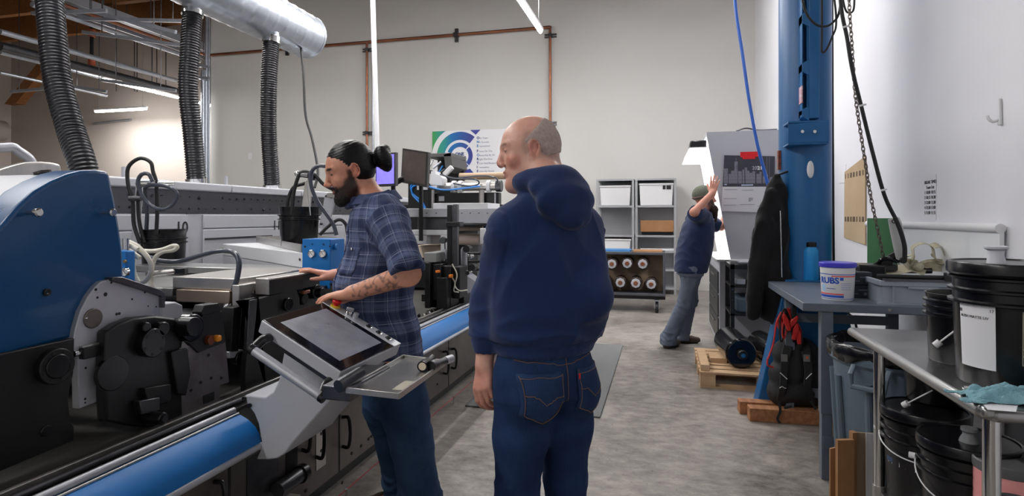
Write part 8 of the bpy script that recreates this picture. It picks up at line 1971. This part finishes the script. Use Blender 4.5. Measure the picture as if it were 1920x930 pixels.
# ================================================================ coat, backpack, jumper cables, rag
ccx, ccy = PD(1444, 450, 4.28).x, PD(1444, 450, 4.28).y
def W3(u, v, d=4.28): return np.array(PD(u, v, d))
S = Sculpt((ccx-.35, ccy-.3, .35), (ccx+.3, ccy+.32, 1.85), .009)
S.chain([W3(1459, 332), W3(1458, 360)], [.03, .055], .02); S.chain([W3(1456, 355), W3(1448, 400), W3(1444, 450), W3(1443, 520), W3(1447, 575)], [.05, .085, .105, .125, .10], .05)
S.chain([W3(1446, 365, 4.23), W3(1434, 420, 4.21), W3(1424, 500, 4.21), W3(1417, 560, 4.21), W3(1414, 590, 4.21)], [.04, .055, .055, .048, .042], .03)
S.chain([W3(1462, 370), W3(1464, 450), W3(1462, 540), W3(1458, 600)], [.03, .05, .055, .045], .04)
P, F = S.mesh(); P[:, 1] = ccy+.02+(P[:, 1]-ccy)*.75; P = relax(P, F, 2); N_ = vnormals(P, F)
P = P+N_*(.014*(1-np.abs(nz(P*np.array((1, 1, .28)), 24, 4.4))*1.6))[:, None]
coat = vmesh('hanging_coat', P, F, cloth_mat('black fleece', (26, 26, 30), (18, 18, 21), 500)); tag(coat, 'black fleece coat hanging at the left edge of the blue column', 'coat')
zp = MB().tube([W3(1463, 395, 4.2), W3(1464, 430, 4.19), W3(1465, 470, 4.19), W3(1466, 520, 4.19)], .004, 6).build('zipper', M['chrome'], coat)
p = W3(1459, 328); MB().tube([p, (CX-CR*.7, CY-CR*.6, p[2]+.03)], .008, 8, 0).build('coat_hook', M['black_metal'], coat, world=True)

bp0 = PD(1492, 700, 4.12); bpx, bpy_ = bp0.x, PZ(1405, 790, 0).y+.12
t = thing('backpack', 'black backpack with shoulder straps facing out, standing on the timbers', 'backpack', (bpx, bpy_, .092))
def Bk(u, v, dy=0): q = PY(u, v, bpy_+dy); return np.array((q.x, q.y, max(q.z, .10)))
S = Sculpt((bpx-.26, bpy_-.14, .06), (bpx+.26, bpy_+.26, .75), .007)
S.cone(Bk(1474, 662, .05), Bk(1512, 662, .05), .09, .085, .03); S.cone(Bk(1468, 700, .05), Bk(1516, 700, .05), .095, .09, .03); S.cone(Bk(1467, 735, .05), Bk(1515, 735, .05), .10, .095, .03); S.cone(Bk(1476, 650, .03), Bk(1505, 650, .03), .06, .06, .03)
S.ell(Bk(1457, 725, .06), (.055, .07, .085), None, .02); S.ell(Bk(1492, 735, -.03), (.10, .03, .055), None, .02); S.ell(Bk(1493, 690, -.035), (.05, .025, .10), None, .02)
S.cut(2, .094, 1)
P, F = S.mesh(); P = relax(P, F, 2); N_ = vnormals(P, F); P = P+N_*(.003*(1-np.abs(nz(P, 22, 2.9))*1.5))[:, None]
BKM = mat('black nylon', (24, 24, 28), .6, rgb2=(34, 34, 38), vscale=30, bump=.4, bscale=400)
def off(P, o_): return P-np.array(o_)
vmesh('pack_body', off(P, t.location), F, BKM, t)
for k, pts in enumerate((((1478, 648), (1473, 668), (1470, 700), (1468, 725), (1462, 752)), ((1508, 648), (1513, 668), (1516, 700), (1514, 725), (1524, 756)))):
    st = ribbon([Vector(Bk(u, v, -.07 if 0 < i < 4 else -.03)) for i, (u, v) in enumerate(pts)], (1, 0, 0), lambda a: .062-.02*a, .016).build('shoulder_strap', BKM, t, bevel=.005)
    u0 = 1471 if k == 0 else 1513; q = Bk(u0, 671, -.084); MB().lh((q[0]-.02, q[1]-.004, q[2]-.025), (q[0]+.018, q[1]+.004, q[2]+.022)).build('patch', mat('grey patch', (120, 120, 120), .6), st)
    if k: MB().lh((q[0]-.006, q[1]-.007, q[2]-.006), (q[0]+.006, q[1]-.003, q[2]+.01)).build('orange_logo', mat('orange logo', (226, 110, 60), .5), st)
    a = Bk(1463 if k == 0 else 1511, 699 if k == 0 else 711, -.086); b_ = Bk(1476 if k == 0 else 1522, 711 if k == 0 else 700, -.086); MB().tube([a, b_], .003, 6, 0).build('reflective_piping', M['paper'], st)
MB().tube([Bk(1484, 650, .0), Bk(1486, 641, -.01), Bk(1500, 641, -.01), Bk(1502, 650, .0)], lambda a: (.014, .006), 8, 4).build('top_handle', BKM, t)
for pts in (((1460, 752), (1463, 770), (1458, 785), (1462, 793)), ((1520, 752), (1530, 768)), ((1470, 765), (1485, 762))): 
    ribbon([Vector(np.array(PY(u, v, bpy_-.135))) for u, v in pts], (1, 0, .2), .016, .003).build('dangling_strap', BKM, t)
q = Bk(1468, 727, -.092); MB().tube([q+np.array((-.022, 0, -.004)), q+np.array((-.004, 0, .008)), q+np.array((.006, 0, 0)), q+np.array((.02, 0, -.002))], .002, 5, 3).build('white_mark', M['paper'], t)

rd = mat('jumper cable red', (206, 44, 40), .4); bk = M['black_rubber']
jc = thing('jumper_cables', 'bundle of red and black jumper cables hanging under the workbench corner', 'cables', PD(1478, 640, 4.05))
random.seed(9)
for k in range(15):
    u0 = 1478+random.uniform(-8, 8); ub = 1462+k*2.6+random.uniform(-3, 3); vb = 630+random.uniform(-18, 14); d0 = 4.05+random.uniform(-.05, .05)
    MB().tube([PD(u0, 578, d0), PD((u0+ub)/2-4, 595, d0), PD(ub-3, vb-15, d0-.02), PD(ub, vb, d0-.02), PD(ub+4, vb-12, d0-.01), PD((u0+ub)/2+4, 600, d0), PD(u0+2, 580, d0)], .0065, 7, 6).build('cable_loop', rd if k % 3 != 1 else bk, jc)
MB().tube([PD(u, v, 3.98) for u, v in ((1465, 585), (1456, 605), (1451, 640), (1443, 665), (1439, 675), (1440, 685), (1450, 689))], .006, 7, 6).build('loose_lead', rd, jc)
for u, v, m_, a in ((1491, 622, rd, .2), (1497, 630, rd, -.1), (1485, 606, rd, .6), (1475, 605, rd, -.3), (1500, 640, bk, .1), (1488, 585, bk, 0)):
    p = PD(u, v, 3.98); MB().prism([(-.012, -.055), (.012, -.055), (.016, .03), (.006, .06), (-.006, .06), (-.016, .03)], 'y', -.012, .012)
    b = MB(); R_ = Matrix.Rotation(a, 3, 'Y')
    q = [(-.012, -.055), (.012, -.055), (.018, .02), (.008, .06), (-.008, .06), (-.018, .02)]; vs = [p+R_@Vector((x, y, z)) for y in (-.013, .013) for x, z in q]; n = 6
    b.add(vs, [tuple(range(n)), tuple(range(2*n-1, n-1, -1))]+[(i, (i+1) % n, n+(i+1) % n, n+i) for i in range(n)]).build('clamp_handle', m_, jc, bevel=.005)
MB().tube([PD(1478, 580, 4.05), PD(1477, 572, 4.05), PD(1480, 566, 4.07)], .008, 8, 4).build('hanging_tie', bk, jc)
# rag
c = PZ(1890, 752, SZ); vs = []; fs = []; n = 36
for i in range(n):
    for j in range(n):
        x, y = i/(n-1)-.5, j/(n-1)-.5; r = math.hypot(x, y)*2; q = np.array([[x*9, y*9, 1.0]])
        z = .003+max(0, (1-r*r*.9))*.03*(1+.8*float(nz(q, 1.6, 2)[0]))+.008*float(nz(q, 3.1, 5)[0]); ed = 1+.16*math.sin(5*math.atan2(y, x)+1)
        vs.append((c.x+x*.22*ed+.02*float(nz(q, 1.1)[0]), c.y+y*.10*ed, SZ+max(.003, z)))
for i in range(n-1):
    for j in range(n-1): a = i*n+j; fs.append((a, a+1, a+n+1, a+n))
rg = MB().add(vs, fs).build('cleaning_rag', mat('pale blue rag', (150, 194, 204), .9, rgb2=(120, 168, 182), vscale=20, bump=.6, bscale=200), angle=180); rg.modifiers.new('solid', 'SOLIDIFY').thickness = .003
tag(rg, 'crumpled pale blue rag on the near corner of the steel table', 'rag')
